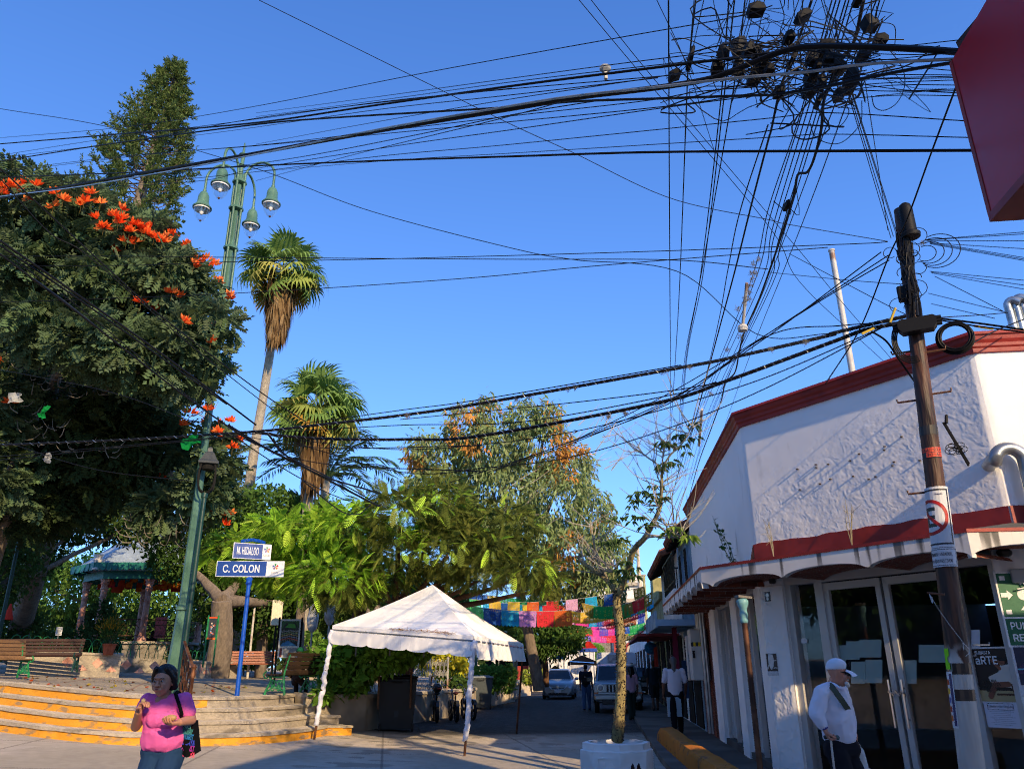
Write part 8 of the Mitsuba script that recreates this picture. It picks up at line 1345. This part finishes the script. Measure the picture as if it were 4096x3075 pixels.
m = MB(); c = P(*Zc(576, 422), 7.); m.cbox(c, (.1, .08, .09), ry(.1), .03, (.25, .24, .22)).tube([c - [0, 0, .04], c - [0, 0, .12]], .018, 6, (.5, .45, .35)); single('wire_clamp', m, 'vc_matte', 'small grey clamp hanging alone on a wire in the upper sky', 'clamp')
m = MB().lathe([(.0, .05), (.06, .04), (.07, 0), (.06, -.04), (.0, -.05)], P(*Z10(948, 582), 10.4), 12); m.tube([P(*Z10(972, 325), 10.2), P(*Z10(950, 560), 10.4)], .022, 6); put(thing('wire_guard', 'white plastic tube and black ring on a street wire', 'wire guard'), m, 'pole_white'); 
single('wire_guard', MB().tube([P(*Z10(718, 1040), 16), P(*Z10(702, 1245), 18)], .03, 6), 'pole_white', 'white plastic tube low on the street wires above the thorny tree', 'wire guard')
def rag(label, u, v, t, w, h, col, rot=0.):
    g = [[P(u, v, t) + np.array([math.cos(rot) * a * w - math.sin(rot) * b * h, .03 * math.sin(a * 20 + b * 9), math.sin(rot) * a * w + math.cos(rot) * b * h]) * (1 + .0) + np.array([0, .04 * rr.normal(), .02 * rr.normal()]) for b in np.linspace(-.5, .5, 6)] for a in np.linspace(-.5, .5, 6) * 1.]
    single('plastic_rag', MB().sheet(g, hexc(col)), 'leaf_film', label, 'plastic rag', smooth=True)
rag('green plastic rag knotted round the cables beside the tall lamp post', *Z7(1175, 1178), 13., .3, .18, '#1f9a4c', .4); rag('green plastic bag caught on the bare twigs of the flowering tree', *Z7(270, 998), 16.5, .12, .28, '#1f9a4c', -.3); rag('white plastic bag caught in the left of the flowering tree', *Z7(92, 912), 17., .3, .22, '#c9cccb', .1); rag('small white scrap hanging on the low wires at the left', *Z7(292, 1285), 13.5, .07, .14, '#c0bfb8', -.2)
# ---------------------------------------------------------------- cut paper bunting across the street
def flag_poly(seed, w=1., h=.82):
    r = np.random.default_rng(seed); n = 5; bot = []
    for i in range(n):
        x0 = w / 2 - i * w / n; bot += [(x0 - w / n * (t / PI), -h + .02 - .08 * math.sin(t)) for t in np.linspace(0, PI, 5)]
    p = Polygon([(-w / 2, 0), (w / 2, 0)] + bot).buffer(0); holes = []
    for cx, cy in ((0, -.4), (-.3, -.28), (.3, -.28), (-.3, -.62), (.3, -.62), (0, -.72)):
        for a in np.arange(6) * PI / 3: holes.append(Point(cx * w + .075 * math.cos(a), cy * h + .075 * math.sin(a)).buffer(.024, 1))
    for x in np.linspace(-.42, .42, 8): holes.append(Point(x * w, -.1 * h).buffer(.022, 1))
    return p.difference(unary_union(holes))
_fl = trimesh.creation.triangulate_polygon(flag_poly(1), engine='earcut'); FV2, FF2 = np.array(_fl[0]), np.array(_fl[1])
COL = dict(g='#1f9a48', l='#5fd07a', y='#e0b93c', b='#1c4f9e', c='#1f9fd0', v='#c58ad0', r='#d8303a', o='#e8622a', p='#d8408c', k='#8a1430', u='#6a4aa8', m='#e0a0c0', d='#8f7a2a', n='#a0521f')
def bunting(label, a, b, ta, tb, sag, cols, wpx, seed, flut=.12):
    r = np.random.default_rng(seed); k = thing('bunting', label, 'bunting'); s = np.linspace(0, 1, 30); t = 1 / (1 / ta * (1 - s) + s / tb); u = a[0] + (b[0] - a[0]) * s; v = a[1] + (b[1] - a[1]) * s + sag * 4 * s * (1 - s); x = np.array([P(*q) for q in zip(u, v, t)]); put('string', MB().tube(x, .006, 4), 'pole_white', k)
    n = len(cols); ctr = (np.arange(n) + .5) / n
    for i, ch in enumerate(cols):
        if ch == ' ': continue
        c = np.array([np.interp(ctr[i], s, x[:, j]) for j in range(3)]); w = 1.12 * wpx * np.interp(ctr[i], s, t) / FOC; d = nrm(x[min(29, int(ctr[i] * 29) + 1)] - x[int(ctr[i] * 29)]); ph, sw, tw = r.uniform(0, 6), r.normal(0, flut), r.normal(0, .25); o = nrm(np.cross(d, [0, 0, 1.])); q = FV2 * w
        d2 = nrm(d * math.cos(tw) + o * math.sin(tw)); P3 = c + np.outer(q[:, 0], d) * (1 + q[:, 1:2] / w * 0) + np.outer(q[:, 1], [0, 0, 1.]) + o * ((np.sin(FV2[:, 0] * 7 + ph) * .06 * w + sw * w) * (-FV2[:, 1]))[:, None] + (d2 - d) * (q[:, 0] * -FV2[:, 1])[:, None]
        put('flag', MB().add(P3, FF2, np.clip(hexc(COL[ch]) * r.uniform(1.25, 1.5) + .02, 0, .95)), 'leaf_film', k, smooth=True)
bunting('front string of cut paper flags, deep blue to orange, lowest before the small tree', Z12(60, 205), Z12(1150, 250), 22, 22.5, 3, 'lbcvrorr'[:6], 15.8, 1)
bunting('long string of spaced flags starting light green above the tent edge', Z12(110, 138), Z12(1890, 8), 25, 27, 8, 'l y y o r m c b  d', 11.3, 2)
bunting('string of green and yellow flags at the upper left behind the spaced ones', Z12(110, 70), Z12(900, 150), 29, 30, 1.5, 'bbyggglgl', 9., 3); bunting('string of azure and red flags half hidden behind the spaced ones', Z12(240, 150), Z12(1250, 190), 28, 29, 3, 'cbbcycrror', 9.6, 4)
bunting('string of large yellow flags left of the thorny trunk', Z12(1090, 245), Z12(1600, 195), 27, 27.5, 5, 'yyyyy', 11.4, 5); bunting('dull golden and green flags in shade beside the thorny trunk', Z12(1270, 180), Z12(1960, 70), 26, 26.5, 8, 'dggggdrd', 12.2, 6); bunting('light green and green flags right of the thorny trunk', Z12(1480, 225), Z12(1900, 130), 29, 29.5, 6, 'llggcl', 9.6, 7)
bunting('string of blue to maroon flags in the middle distance', Z12(1030, 325), Z12(1900, 300), 38, 39, 6, 'bcyupmkknnb', 7.6, 8); bunting('string of small green to purple flags in the middle distance', Z12(980, 400), Z12(1900, 375), 43, 44, 5, 'ggyorpupbbgg', 7.8, 9); bunting('farthest string of pink and red flags in front of the church', Z12(1230, 490), Z12(1910, 450), 56, 57, 5, 'cuppprrrddgg', 6.2, 10)
bunting('short string of orange, blue and yellow green flags by the far pole', Z12(1640, 210), Z12(1980, 150), 33, 33.5, 4, 'bycrloc', 7.6, 11); bunting('dense string of red and violet flags beneath the yellow ones', Z12(1040, 290), Z12(1900, 235), 34, 35, 8, 'omppcbknnoru', 7.4, 12); bunting('faint string of purple and pink flags deep under the others', Z12(1260, 440), Z12(1900, 415), 50, 51, 4, 'vuprrrkdggc', 6., 13)
# ---------------------------------------------------------------- people
SKIN = hexc('#8a5a42')
def hand_chains(w, d, n, curl, sz=1., thumb=1.):
    """Palm and five bent fingers from the wrist w along d; n: the side the palm faces."""
    d = nrm(d); s = nrm(np.cross(d, n)) * thumb; n = nrm(np.cross(s * thumb, d)); q = []; pm = w + d * .085 * sz
    q += [[(w, .022 * sz), (w + d * .05 * sz + s * .018 * sz, .018 * sz), (pm + s * .022 * sz, .013 * sz)], [(w, .022 * sz), (w + d * .05 * sz - s * .016 * sz, .017 * sz), (pm - s * .024 * sz, .012 * sz)], [(pm + s * .024 * sz, .013 * sz), (pm - s * .026 * sz, .012 * sz)]]
    for off, L, c in ((.03, .068, .9), (.01, .076, 1.), (-.01, .07, 1.1), (-.03, .056, 1.25)):
        p = pm + s * off * sz; a = 0.; ch = [(p, .0095 * sz)]
        for k, f in enumerate((.45, .32, .23)): a += curl * c * (.75, .85, .5)[k]; p = p + (d * math.cos(a) + n * math.sin(a)) * L * f * sz; ch.append((p, (.0085 - .0006 * k) * sz))
        q.append(ch)
    p = w + d * .03 * sz + s * .024 * sz; q.append([(p, .013 * sz), (p + (d * .6 + s * .6 + n * .4) * .04 * sz, .011 * sz), (p + (d * .95 + s * .5 + n * .75) * .068 * sz, .0085 * sz)])
    return q
def head(k, c, f, sk, hair, sc=1., detail=True, tilt=0., beard=None, glasses=False, hairfn=None, brow=(.02, .015, .012)):
    """Face parts on a head centred at c that looks along f."""
    f = nrm(f); r_ = nrm(np.cross(f, [0, 0, 1.])); u_ = np.cross(r_, f); L = lambda x, y, z: c + (r_ * x + f * y + u_ * z) * sc
    if detail:
        m = MB()
        for s in (-1, 1): m.ball(L(s * .031, .079, .012), (.013 * sc, .008 * sc, .006 * sc), (.32, .3, .28), 1).ball(L(s * .031, .086, .012), .0055 * sc, (.015, .01, .008), 1)
        put('eyes', m, 'vc_gloss', k, smooth=True); m = MB()
        for s in (-1, 1): m.tube([L(s * .013, .089, .028), L(s * .03, .09, .034), L(s * .05, .078, .028)], [.0028 * sc, .003 * sc, .002 * sc], 5, brow)
        put('brows', m, 'vc_matte', k); put('lips', MB().tube([L(-.023, .082, -.05), L(0, .094, -.048), L(.023, .082, -.05)], [.003 * sc, .006 * sc, .003 * sc], 6, hexc('#7a3f38')), 'vc_satin', k, smooth=True)
    return L
def head_chains(c, f, sc=1.):
    f = nrm(f); r_ = nrm(np.cross(f, [0, 0, 1.])); u_ = np.cross(r_, f); L = lambda x, y, z: c + (r_ * x + f * y + u_ * z) * sc; s = sc
    ch = [[(L(0, -.015, .035), (.078 * s, .088 * s, .082 * s)), (L(0, .02, -.055), (.052 * s, .055 * s, .045 * s))], [(L(0, .02, -.055), (.054 * s, .058 * s, .045 * s)), (L(0, .048, -.085), (.026 * s, .024 * s, .022 * s))], [(L(0, .085, .012), .009 * s), (L(0, .1, -.02), .013 * s)], [(L(-.017, .087, -.02), .009 * s), (L(.017, .087, -.02), .009 * s)], [(L(-.022, .075, -.052), .016 * s), (L(.022, .075, -.052), .016 * s)]]
    for q in (-1, 1): ch += [[(L(q * .04, .07, -.012), .02 * s), (L(q * .035, .066, -.04), .018 * s)], [(L(q * .074, -.012, .018), (.01 * s, .014 * s, .022 * s)), (L(q * .073, -.008, -.018), (.008 * s, .01 * s, .014 * s))], [(L(-.03, .078, .034), .012 * s), (L(.03, .078, .034), .012 * s)]]
    return ch
def solid(k, name, chains, col, mt='vc_cloth', edge=.02, it=5, wrinkle=0., label=None):
    t = blob(chains, edge, it); v = np.array(t.vertices); 
    if wrinkle: v = v + t.vertex_normals * (wrinkle * (meshkit.fbm(v * [9, 9, 14], 3) - .5) + wrinkle * .8 * (meshkit.noise(v * [22, 22, 9] + 5) - .5))[:, None]
    m = MB().add(v, t.faces, hexc(col) if isinstance(col, str) else col); return put(name, m, mt, k, smooth=True, label=label)
# the woman in pink
TL = 6.4; L_ = lambda x, y, dt=0.: P(*Z11(x, y), TL + dt)
k = thing('person', 'woman in a pink shirt and jeans eating from a plastic bag, walking before the steps', 'person'); hc = L_(540, 432); fw = nrm(np.array([-.12, -1, -.08])); hd = L_(690, 1010, -.26); hr = L_(215, 790, -.17)
sR, sL = L_(325, 700), L_(825, 700); eR, wR = L_(150, 1060, .02), L_(192, 850, -.15); eL, wL = L_(925, 965, -.02), L_(760, 1000, -.22); FT = lambda x, dt, z: np.array([P(162, 700, TL)[0] + x, P(162, 700, TL)[1] + dt, z])
hpR, hpL = L_(430, 1470), L_(640, 1470); gz = .01
legs = lambda g: [[(hpR, .1 + g), (FT(-.09, -.05, .46), .062 + g), (FT(-.1, .1, .1), .042 + g)], [(hpL, .1 + g), (FT(.09, -.12, .47), .062 + g), (FT(.1, -.12, .09), .042 + g)]]
body = head_chains(hc, fw, 1.02) + [[(L_(545, 560, .03), .052), (L_(560, 650, .03), .06)], [(L_(560, 690, .03), (.12, .08, .05)), (L_(550, 1300, .03), (.16, .11, .1))], [(sR, .05), (eR, .04), (wR, .028)], [(sL, .05), (eL, .042), (wL, .029)]] + legs(-.01) + hand_chains(wR, hr - wR + [.02, 0, .03], np.array([.8, -.5, .2]), .95, 1., -1.) + hand_chains(wL, hd - wL, np.array([-.2, -.3, 1.]), .6, 1., 1.)
solid(k, 'body', body, '#b07c62', 'vc_satin', .012, 3)
Lh = head(k, hc, fw, SKIN, '#0c0908', 1.02)
hair = [[(Lh(0, -.025, .06), (.09, .09, .08)), (Lh(0, -.065, -.01), (.08, .055, .065))], [(Lh(-.045, .045, .102), .022), (Lh(-.083, .0, .03), .022), (Lh(-.076, -.04, -.045), .022)], [(Lh(.045, .045, .102), .022), (Lh(.085, .0, .03), .024), (Lh(.088, -.05, -.05), .032)], [(Lh(-.06, -.07, -.045), .028), (Lh(.075, -.08, -.055), .04)]]
solid(k, 'hair', hair, '#100b09', 'vc_satin', .012, 4, .004)
shirt = [[(L_(560, 700, .03), (.15, .075, .05)), (L_(545, 850, .01), (.17, .12, .1))], [(L_(545, 850, .01), (.17, .11, .1)), (L_(530, 1120, .01), (.165, .13, .1))], [(L_(425, 960, -.06), (.078, .075, .07)), (L_(640, 950, -.06), (.078, .075, .07))], [(L_(530, 1130, .0), (.17, .135, .09)), (L_(530, 1260, .0), (.178, .145, .09))], [(L_(530, 1260, .0), (.178, .145, .09)), (L_(530, 1365, .02), (.168, .135, .035))], [(sR, .065), (sR + (eR - sR) * .5, .062)], [(sL, .068), (sL + (eL - sL) * .55, .064)], [(sR, .06), (L_(560, 720, .03), .07), (sL, .06)]]
solid(k, 'shirt', shirt, '#dc62a4', 'vc_cloth', .014, 3, .02)
solid(k, 'jeans', [[(L_(430, 1400, .02), .12), (L_(640, 1400, .02), .12)]] + [[(hpR, .108), (FT(-.09, -.05, .46), .075), (FT(-.1, .1, .1), .058)], [(hpL, .108), (FT(.09, -.12, .47), .075), (FT(.1, -.12, .09), .058)]], '#1f3858', 'vc_cloth', .02, 3, .01)
solid(k, 'shoes', [[(FT(-.1, .12, .05), .045), (FT(-.1, -.03, .035), .04)], [(FT(.1, -.1, .05), .045), (FT(.1, -.27, .035), .04)]], '#1a1a1c', 'vc_satin')
bg = thing('tote_bag', 'black tote bag with rows of bright lettering on the shoulder of the woman in pink', 'bag'); q = [L_(790, 960, .05), L_(970, 1000, .02), L_(1010, 1430, .0), L_(880, 1480, -.03), L_(770, 1390, .03)]; cb = np.mean(q, 0); nb_ = nrm(np.cross(q[1] - q[0], q[2] - q[1])); nb_ = nb_ if nb_[1] < 0 else -nb_
put('body', MB().hull(np.vstack([np.array(q) + nb_ * .02, np.array(q) - nb_ * .05, [cb + nb_ * .035]]), hexc('#0b0b0d')), 'vc_cloth', bg); put('strap', MB().tube(spline([L_(800, 970, .05), L_(790, 870, -.09), L_(745, 720, -.07), L_(710, 600, .0), L_(760, 590, .08), L_(900, 800, .12), L_(960, 1000, .06)], 26), .014, 5, hexc('#0b0b0d')), 'vc_cloth', bg)
Rb = up_frame(nb_)
for y, t, c, s_ in ((1045, 'YARIT', '#5fb0a8', .8), (1120, 'AKUJAY', '#4a9a9a', .8), (1190, 'NAYARIT', '#2a7ab8', .85), (1265, 'GUAJAYA', '#3a4ac0', .95), (1345, 'NAYARIT', '#b03aa0', 1.), (1430, 'GUAJAYA', '#ff4a70', 1.)):
    m = MB(); o = L_(900 - 10, y + 30, .0); o = o + nb_ * (((cb - o) @ nb_) + .037); m.text(t, .04, Rb @ rz(-.08), o, .002, True, True, hexc(c), s_ * .62); put('lettering', m, 'vc_satin', bg)
fb = thing('snack_bag', 'clear plastic bag with bread in the left hand of the woman in pink', 'bag'); m = MB(); rr = np.random.default_rng(12); c = hd + np.array([-.04, -.03, .05])
mm = trimesh.creation.icosphere(subdivisions=2); v = np.array(mm.vertices) * [.07, .045, .045]; v = v * (1 + .5 * (meshkit.noise(v * 60) - .5))[:, None]; put('bag', MB().add(v + c, mm.faces), 'pane_glass', fb); put('bread', MB().ball(c + [.02, 0, -.01], (.045, .03, .025), hexc('#b58d58')), 'vc_matte', fb, smooth=True)
single('bread_piece', MB().ball(hr + [.03, -.03, .05], (.018, .015, .02), hexc('#b59a70'), 1), 'vc_matte', 'bite of bread between the fingers of the woman in pink', 'bread')
# the man with the white cap
TM = 7.5; M_ = lambda x, y, dt=0.: P(*ZM(x, y), TM + dt)
k = thing('person', 'man in white cap and white shirt with a cane walking past the shop doors', 'person'); hc = M_(1425, 445); fw = nrm(np.array([.9, -.42, -.2])); sN, sF = M_(1215, 690, -.06), M_(1470, 660, .12); eN, wN = M_(1165, 960, -.1), M_(1255, 1130, -.14); eF, wF = M_(1560, 930, .16), M_(1640, 1260, .1); G = lambda x, dt, z: np.array([M_(1430, 1300)[0] + x, M_(1430, 1300)[1] + dt, z])
cn = M_(1375, 1255, -.17); hN = M_(1320, 1240, -.16)
body = head_chains(hc, fw, 1.05) + [[(M_(1390, 540, .03), .055), (M_(1370, 620, .04), .06)], [(M_(1350, 700, .03), (.14, .1, .06)), (M_(1440, 1250, .03), (.13, .1, .1))], [(sN, .05), (eN, .042), (wN, .03)], [(sF, .05), (eF, .042), (wF, .03)], [(G(-.04, -.05, .8), .09), (G(.02, -.1, .44), .06), (G(-.08, 0, .08), .04)], [(G(.08, .05, .8), .09), (G(.2, .0, .44), .06), (G(.22, .05, .08), .04)]] + hand_chains(wN, hN + [0, 0, -.05] - wN, np.array([.9, -.2, .2]), 1.15, 1.05, 1.) + hand_chains(wF, np.array([.1, 0, -1.]), np.array([-.9, .2, 0]), 1.2, 1., -1.)
solid(k, 'body', body, '#b87e66', 'vc_satin', .012, 3); Lh = head(k, hc, fw, SKIN, '', 1.05, brow=(.3, .28, .26))
solid(k, 'beard', [[(Lh(-.03, .08, -.068), .018), (Lh(0, .092, -.085), .022), (Lh(.03, .08, -.068), .018)], [(Lh(-.028, .088, -.04), .007), (Lh(.028, .088, -.04), .007)]], '#c9c4bc', 'vc_matte', .01, 2)
put('sunglasses', MB().ball(Lh(-.033, .086, .012), (.025, .014, .02), (.01, .01, .011)).ball(Lh(.033, .086, .012), (.025, .014, .02), (.01, .01, .011)).tube([Lh(-.075, .0, .02), Lh(-.06, .075, .02), Lh(.06, .075, .02), Lh(.075, .0, .02)], .004, 5, (.01, .01, .01)), 'vc_gloss', k, smooth=True)
cap = solid(k, 'cap', [[(Lh(0, -.015, .075), (.092, .1, .062)), (Lh(0, -.02, .045), (.093, .102, .03))]], '#d2d4dc', 'vc_cloth', .014, 3); put('visor', MB().sheet([[Lh(x * .075, .07 + y * .1 * (1 - .35 * x * x), .05 - .035 * y * y - .02 * x * x) for y in np.linspace(0, 1, 6)] for x in np.linspace(-1, 1, 9)], hexc('#d2d4dc')), 'vc_cloth', cap, smooth=True)
m = MB(); fR = nrm(np.cross([0, 0, 1.], nrm(fw))); m.text('D', .034, np.stack([fR, np.cross(nrm(fw), fR), nrm(fw)], 1), Lh(0, .086, .085), .012, True, True, (.01, .01, .012)); put('emblem', m, 'vc_matte', cap)
solid(k, 'shirt', [[(M_(1350, 690, .03), (.16, .11, .06)), (M_(1400, 1000, .02), (.17, .14, .12))], [(M_(1400, 1000, .02), (.17, .14, .12)), (M_(1450, 1270, .02), (.155, .14, .07))], [(sN, .07), (eN, .075), (M_(1230, 1100, -.13), .05)], [(sF, .065), (eF, .06), (M_(1620, 1150, .12), .045)], [(sN, .07), (M_(1350, 640, .03), .075), (sF, .065)]], '#d6d6e2', 'vc_cloth', .014, 3, .02)
put('collar', MB().tube(spline([M_(1460, 640, -.1), M_(1400, 590, -.07), M_(1330, 560, .02), M_(1400, 540, .1)], 12), .014, 6, hexc('#d6d6e2')), 'vc_cloth', k, smooth=True); put('wristband', MB().tube([wN + nrm(wN - eN) * q for q in (-.012, .01)], .036, 10, hexc('#22308a')), 'vc_satin', k, smooth=True)
solid(k, 'trousers', [[(G(-.04, -.02, .84), .12), (G(.1, .03, .84), .12)], [(G(-.04, -.05, .8), .105), (G(.02, -.1, .44), .08), (G(-.08, 0, .08), .06)], [(G(.08, .05, .8), .105), (G(.2, .0, .44), .08), (G(.22, .05, .08), .06)]], '#1c1c22', 'vc_cloth', .02, 3, .012); solid(k, 'shoes', [[(G(-.08, 0, .05), .045), (G(.05, -.05, .035), .04)], [(G(.22, .05, .05), .045), (G(.36, .0, .035), .04)]], '#1a1a1a', 'vc_satin')
s1 = thing('shoulder_strap', 'olive woven shoulder strap across the white shirt of the man with the cap', 'strap'); q = spline([M_(1230, 620, .12), M_(1270, 575, .05), M_(1340, 600, -.06), M_(1430, 720, -.13), M_(1510, 830, -.12), M_(1575, 930, -.05)], 18); put(s1, MB().sheet([[p + np.array([.022, 0, .018]) * s for s in (-1, 1)] for p in q], hexc('#4c5246')), 'vc_cloth', smooth=True)
cg = cn * [1, 1, 0]; k2 = thing('walking_cane', 'grey metal walking cane in the hand of the man with the white cap', 'cane'); put('shaft', MB().tube([cn + [-.03, 0, 0], cg + [-.05, 0, 0]], .011, 8), 'galvanised', k2, smooth=50); put('handle', MB().tube([cn + [-.09, 0, .0], cn + [-.03, 0, .015], cn + [.03, 0, 0]], .017, 8, (.02, .025, .025)).ball(cn + [.035, 0, 0], .022, (.05, .09, .09), 1), 'vc_satin', k2, smooth=True)
v = np.array(trimesh.creation.icosphere(subdivisions=3).vertices); c = wF + np.array([.03, 0, -.3]); v = v * (np.where(v[:, 2:] > 0, [[.06, .05, .24]], [[.13, .1, .2]])) * (1 + .35 * (meshkit.noise(v * 4) - .5))[:, None]; single('carrier_bag', MB().add(v + c, trimesh.creation.icosphere(subdivisions=3).faces, hexc('#d0d0cc')), 'leaf_canvas', 'white plastic carrier bag hanging from the far hand of the man with the cap', 'bag', smooth=True)
# people further away
def figure(label, o, az, H, shirt, trousers, sk='#7a4f3a', hair='#15100e', short=False, sleeve='short', stride=.12, armL=None, armR=None, hair_long=False, lean=0.):
    k = thing('person', label, 'person'); fy = np.array([math.sin(az), math.cos(az), 0]); X_ = np.array([fy[1], -fy[0], 0]); q = lambda x, y, z: o + (X_ * x + fy * (y + lean * z) + np.array([0, 0, z])) * H; kn, an = .275, .045
    lg = [[(q(s * .052, 0, .5), .052 * H), (q(s * .05, s * stride * .6 + .02, kn), .034 * H), (q(s * .05, s * stride, an), .022 * H)] for s in (-1, 1)]; ar = []
    for s, a in ((-1, armL), (1, armR)): e, w = a or ((.135, -.02 * s, .64), (.14, .04, .5)); ar.append([(q(s * .11, 0, .81), .031 * H), (q(s * e[0], e[1], e[2]), .025 * H), (q(s * w[0], w[1], w[2]), .017 * H)])
    hnd = sum([hand_chains(a[-1][0], a[-1][0] - a[-2][0], -X_ * s, .5, .95, -s) for s, a in zip((-1, 1), ar)], []); hcen = q(0, .01, .925)
    solid(k, 'body', head_chains(hcen, fy, .98) + [[(q(0, -.005, .84), .033 * H), (q(0, -.01, .88), .031 * H)], [(q(0, 0, .8), (.06 * H,) * 3), (q(0, 0, .55), (.06 * H,) * 3)]] + lg + ar + hnd, sk, 'vc_satin', .022, 3)
    Lh = lambda x, y, z: hcen + X_ * x + fy * y + np.array([0, 0, z]); hl = [[(Lh(0, -.022, .045), (.083, .09, .082)), (Lh(0, -.045, -.02), (.078, .06, .06))]]
    if hair_long: hl += [[(Lh(0, -.08, -.0), .06), (Lh(0, -.1, -.14), .05), (Lh(0, -.1, -.24), .025)]]
    solid(k, 'hair', hl, hair, 'vc_satin', .02, 3); fr_ = .55 if sleeve == 'short' else .95
    solid(k, 'shirt', [[(q(0, 0, .81), (.1 * H, .062 * H, .035 * H)), (q(0, 0, .7), (.1 * H, .068 * H, .05 * H))], [(q(0, 0, .7), (.1 * H, .068 * H, .05 * H)), (q(0, .005, .515), (.102 * H, .075 * H, .035 * H))]] + [[(a[0][0], .042 * H), (a[0][0] + (a[1][0] - a[0][0]) * min(1, fr_ * 1.4), .037 * H)] for a in ar], shirt, 'vc_cloth', .022, 3, .012)
    solid(k, 'trousers', [[(q(-.05, 0, .52), .06 * H), (q(.05, 0, .52), .06 * H)]] + [[(a[0][0], .062 * H), (a[1][0], .046 * H)] + ([] if short else [(a[2][0] + [0, 0, .02], .036 * H)]) for a in lg], trousers, 'vc_cloth', .022, 3, .01); solid(k, 'shoes', [[(a[2][0] + [0, 0, -.02], .028 * H), (a[2][0] + fy * .08 * H + [0, 0, -.025], .024 * H)] for a in lg], '#141416', 'vc_satin', .02, 2); return k, q
AW = math.atan2(DS[0], DS[1]); wt = at_z(678.6, 734.5, .11)
figure('man with grey ponytail in a white T-shirt walking away up the right pavement', wt, AW, 1.72, '#c8c4cc', '#101014', '#6e4a38', '#4a4a4c', hair_long=True, armL=((.15, .0, .64), (.16, .05, .5)), armR=((.15, .02, .64), (.145, .1, .52)))
m = MB(); c = wt + np.array([-.06, -.05, .62]); m.hull(np.array([[x, y, z] for x in (-.16, .16) for y in (-.04, .04) for z in (-.22, .2)]), hexc('#8fa3ad'), c); single('shopping_bag', m, 'vc_satin', 'pale blue printed shopping bag held by the man in the white T-shirt', 'bag')
figure('bald man in dark shirt and shorts walking away in the shade up the pavement', at_z(656, 709.8, .11), AW, 1.72, '#1f2c38', '#26272b', '#5e3f30', '#4f3a2e', short=True)
bp_ = at_surf(587, 709.5, zg); k, q = figure('man in navy shirt and faded jeans with a black backpack walking up the street', bp_, AW + .1, 1.72, '#1a2438', '#3f5a80', '#6b4634', '#0f0c0b', stride=.1); bk = thing('backpack', 'black backpack on the man in the navy shirt', 'backpack'); put('bag', MB().ball(q(0, -.1, .68), (.15, .1, .22), (.012, .012, .014), 3).ball(q(0, -.15, .62), (.11, .06, .11), (.014, .014, .016), 2), 'vc_cloth', bk, smooth=True); put('patch', MB().box(q(.0, -.185, .72), (.05, .02, .02), None, (.5, .5, .5)), 'vc_satin', bk)
figure('woman with long dark hair in a pink patterned top behind the thorny trunk', at_surf(632.5, 719, zg), AW - .25, 1.62, '#b58a94', '#23302a', '#6e4838', '#0d0a09', hair_long=True, stride=.06)
m = thing('person', 'person with a green cap sitting on the shaded green bench', 'person'); c = P(*ZS(896, 1165), 19.6); solid(m, 'body', [[(c, (.08, .09, .1)), (c - [0, 0, .14], .06)], [(c - [0, 0, .28], (.17, .11, .09)), (c - [0, 0, .62], (.15, .12, .1))], [(c + [-.2, .0, -.28], .05), (c + [-.26, .1, -.55], .04), (c + [-.2, .3, -.6], .035)], [(c + [.2, .0, -.28], .05), (c + [.26, .1, -.55], .04), (c + [.1, .3, -.6], .035)], [(c + [-.09, .05, -.72], .08), (c + [-.15, .45, -.72], .06), (c + [-.15, .5, -1.1], .045)], [(c + [.09, .05, -.72], .08), (c + [.1, .45, -.72], .06), (c + [.1, .5, -1.1], .045)]], '#3c2c26', 'vc_cloth', .025, 3); solid(m, 'cap', [[(c + [0, 0, .05], (.095, .1, .075)), (c + [-.06, .06, .03], (.06, .07, .02))]], '#12503a', 'vc_cloth', .02, 2)
m = thing('person', 'dark silhouetted person standing behind the bandstand railing', 'person'); c = P(152.5, 634, 35.5); solid(m, 'body', [[(c + [0, 0, .1], (.08, .08, .11)), (c - [0, 0, .1], .06)], [(c - [0, 0, .2], (.18, .1, .08)), (c - [0, 0, .75], (.15, .11, .1))], [(c + [-.2, 0, -.22], .05), (c + [-.24, -.1, -.5], .04), (c + [-.1, -.2, -.6], .035)], [(c + [.2, 0, -.22], .05), (c + [.24, -.1, -.5], .04), (c + [.1, -.2, -.6], .035)], [(c + [-.08, 0, -.8], .08), (c + [-.08, 0, -1.5], .05)], [(c + [.08, 0, -.8], .08), (c + [.08, 0, -1.5], .05)]], '#1c1614', 'vc_cloth', .03, 3)
for i, (u, v) in enumerate(((490, 656), (497, 661))):
    m = thing('person', ('seated person in dark clothes half hidden behind the clipped hedge, left one', 'seated person with dark hair just above the clipped hedge, right one')[i], 'person'); c = P(u, v, 36.5); solid(m, 'body', [[(c, (.085, .09, .11)), (c - [0, 0, .15], .06)], [(c - [0, 0, .27], (.19, .11, .08)), (c - [0, 0, .75], (.16, .13, .1))], [(c + [-.08, -.1, -.78], .08), (c + [-.1, -.45, -.78], .06), (c + [-.1, -.45, -1.2], .05)], [(c + [.08, -.1, -.78], .08), (c + [.1, -.45, -.78], .06), (c + [.1, -.45, -1.2], .05)]], ('#1c222c', '#2c2420')[i], 'vc_cloth', .03, 3)
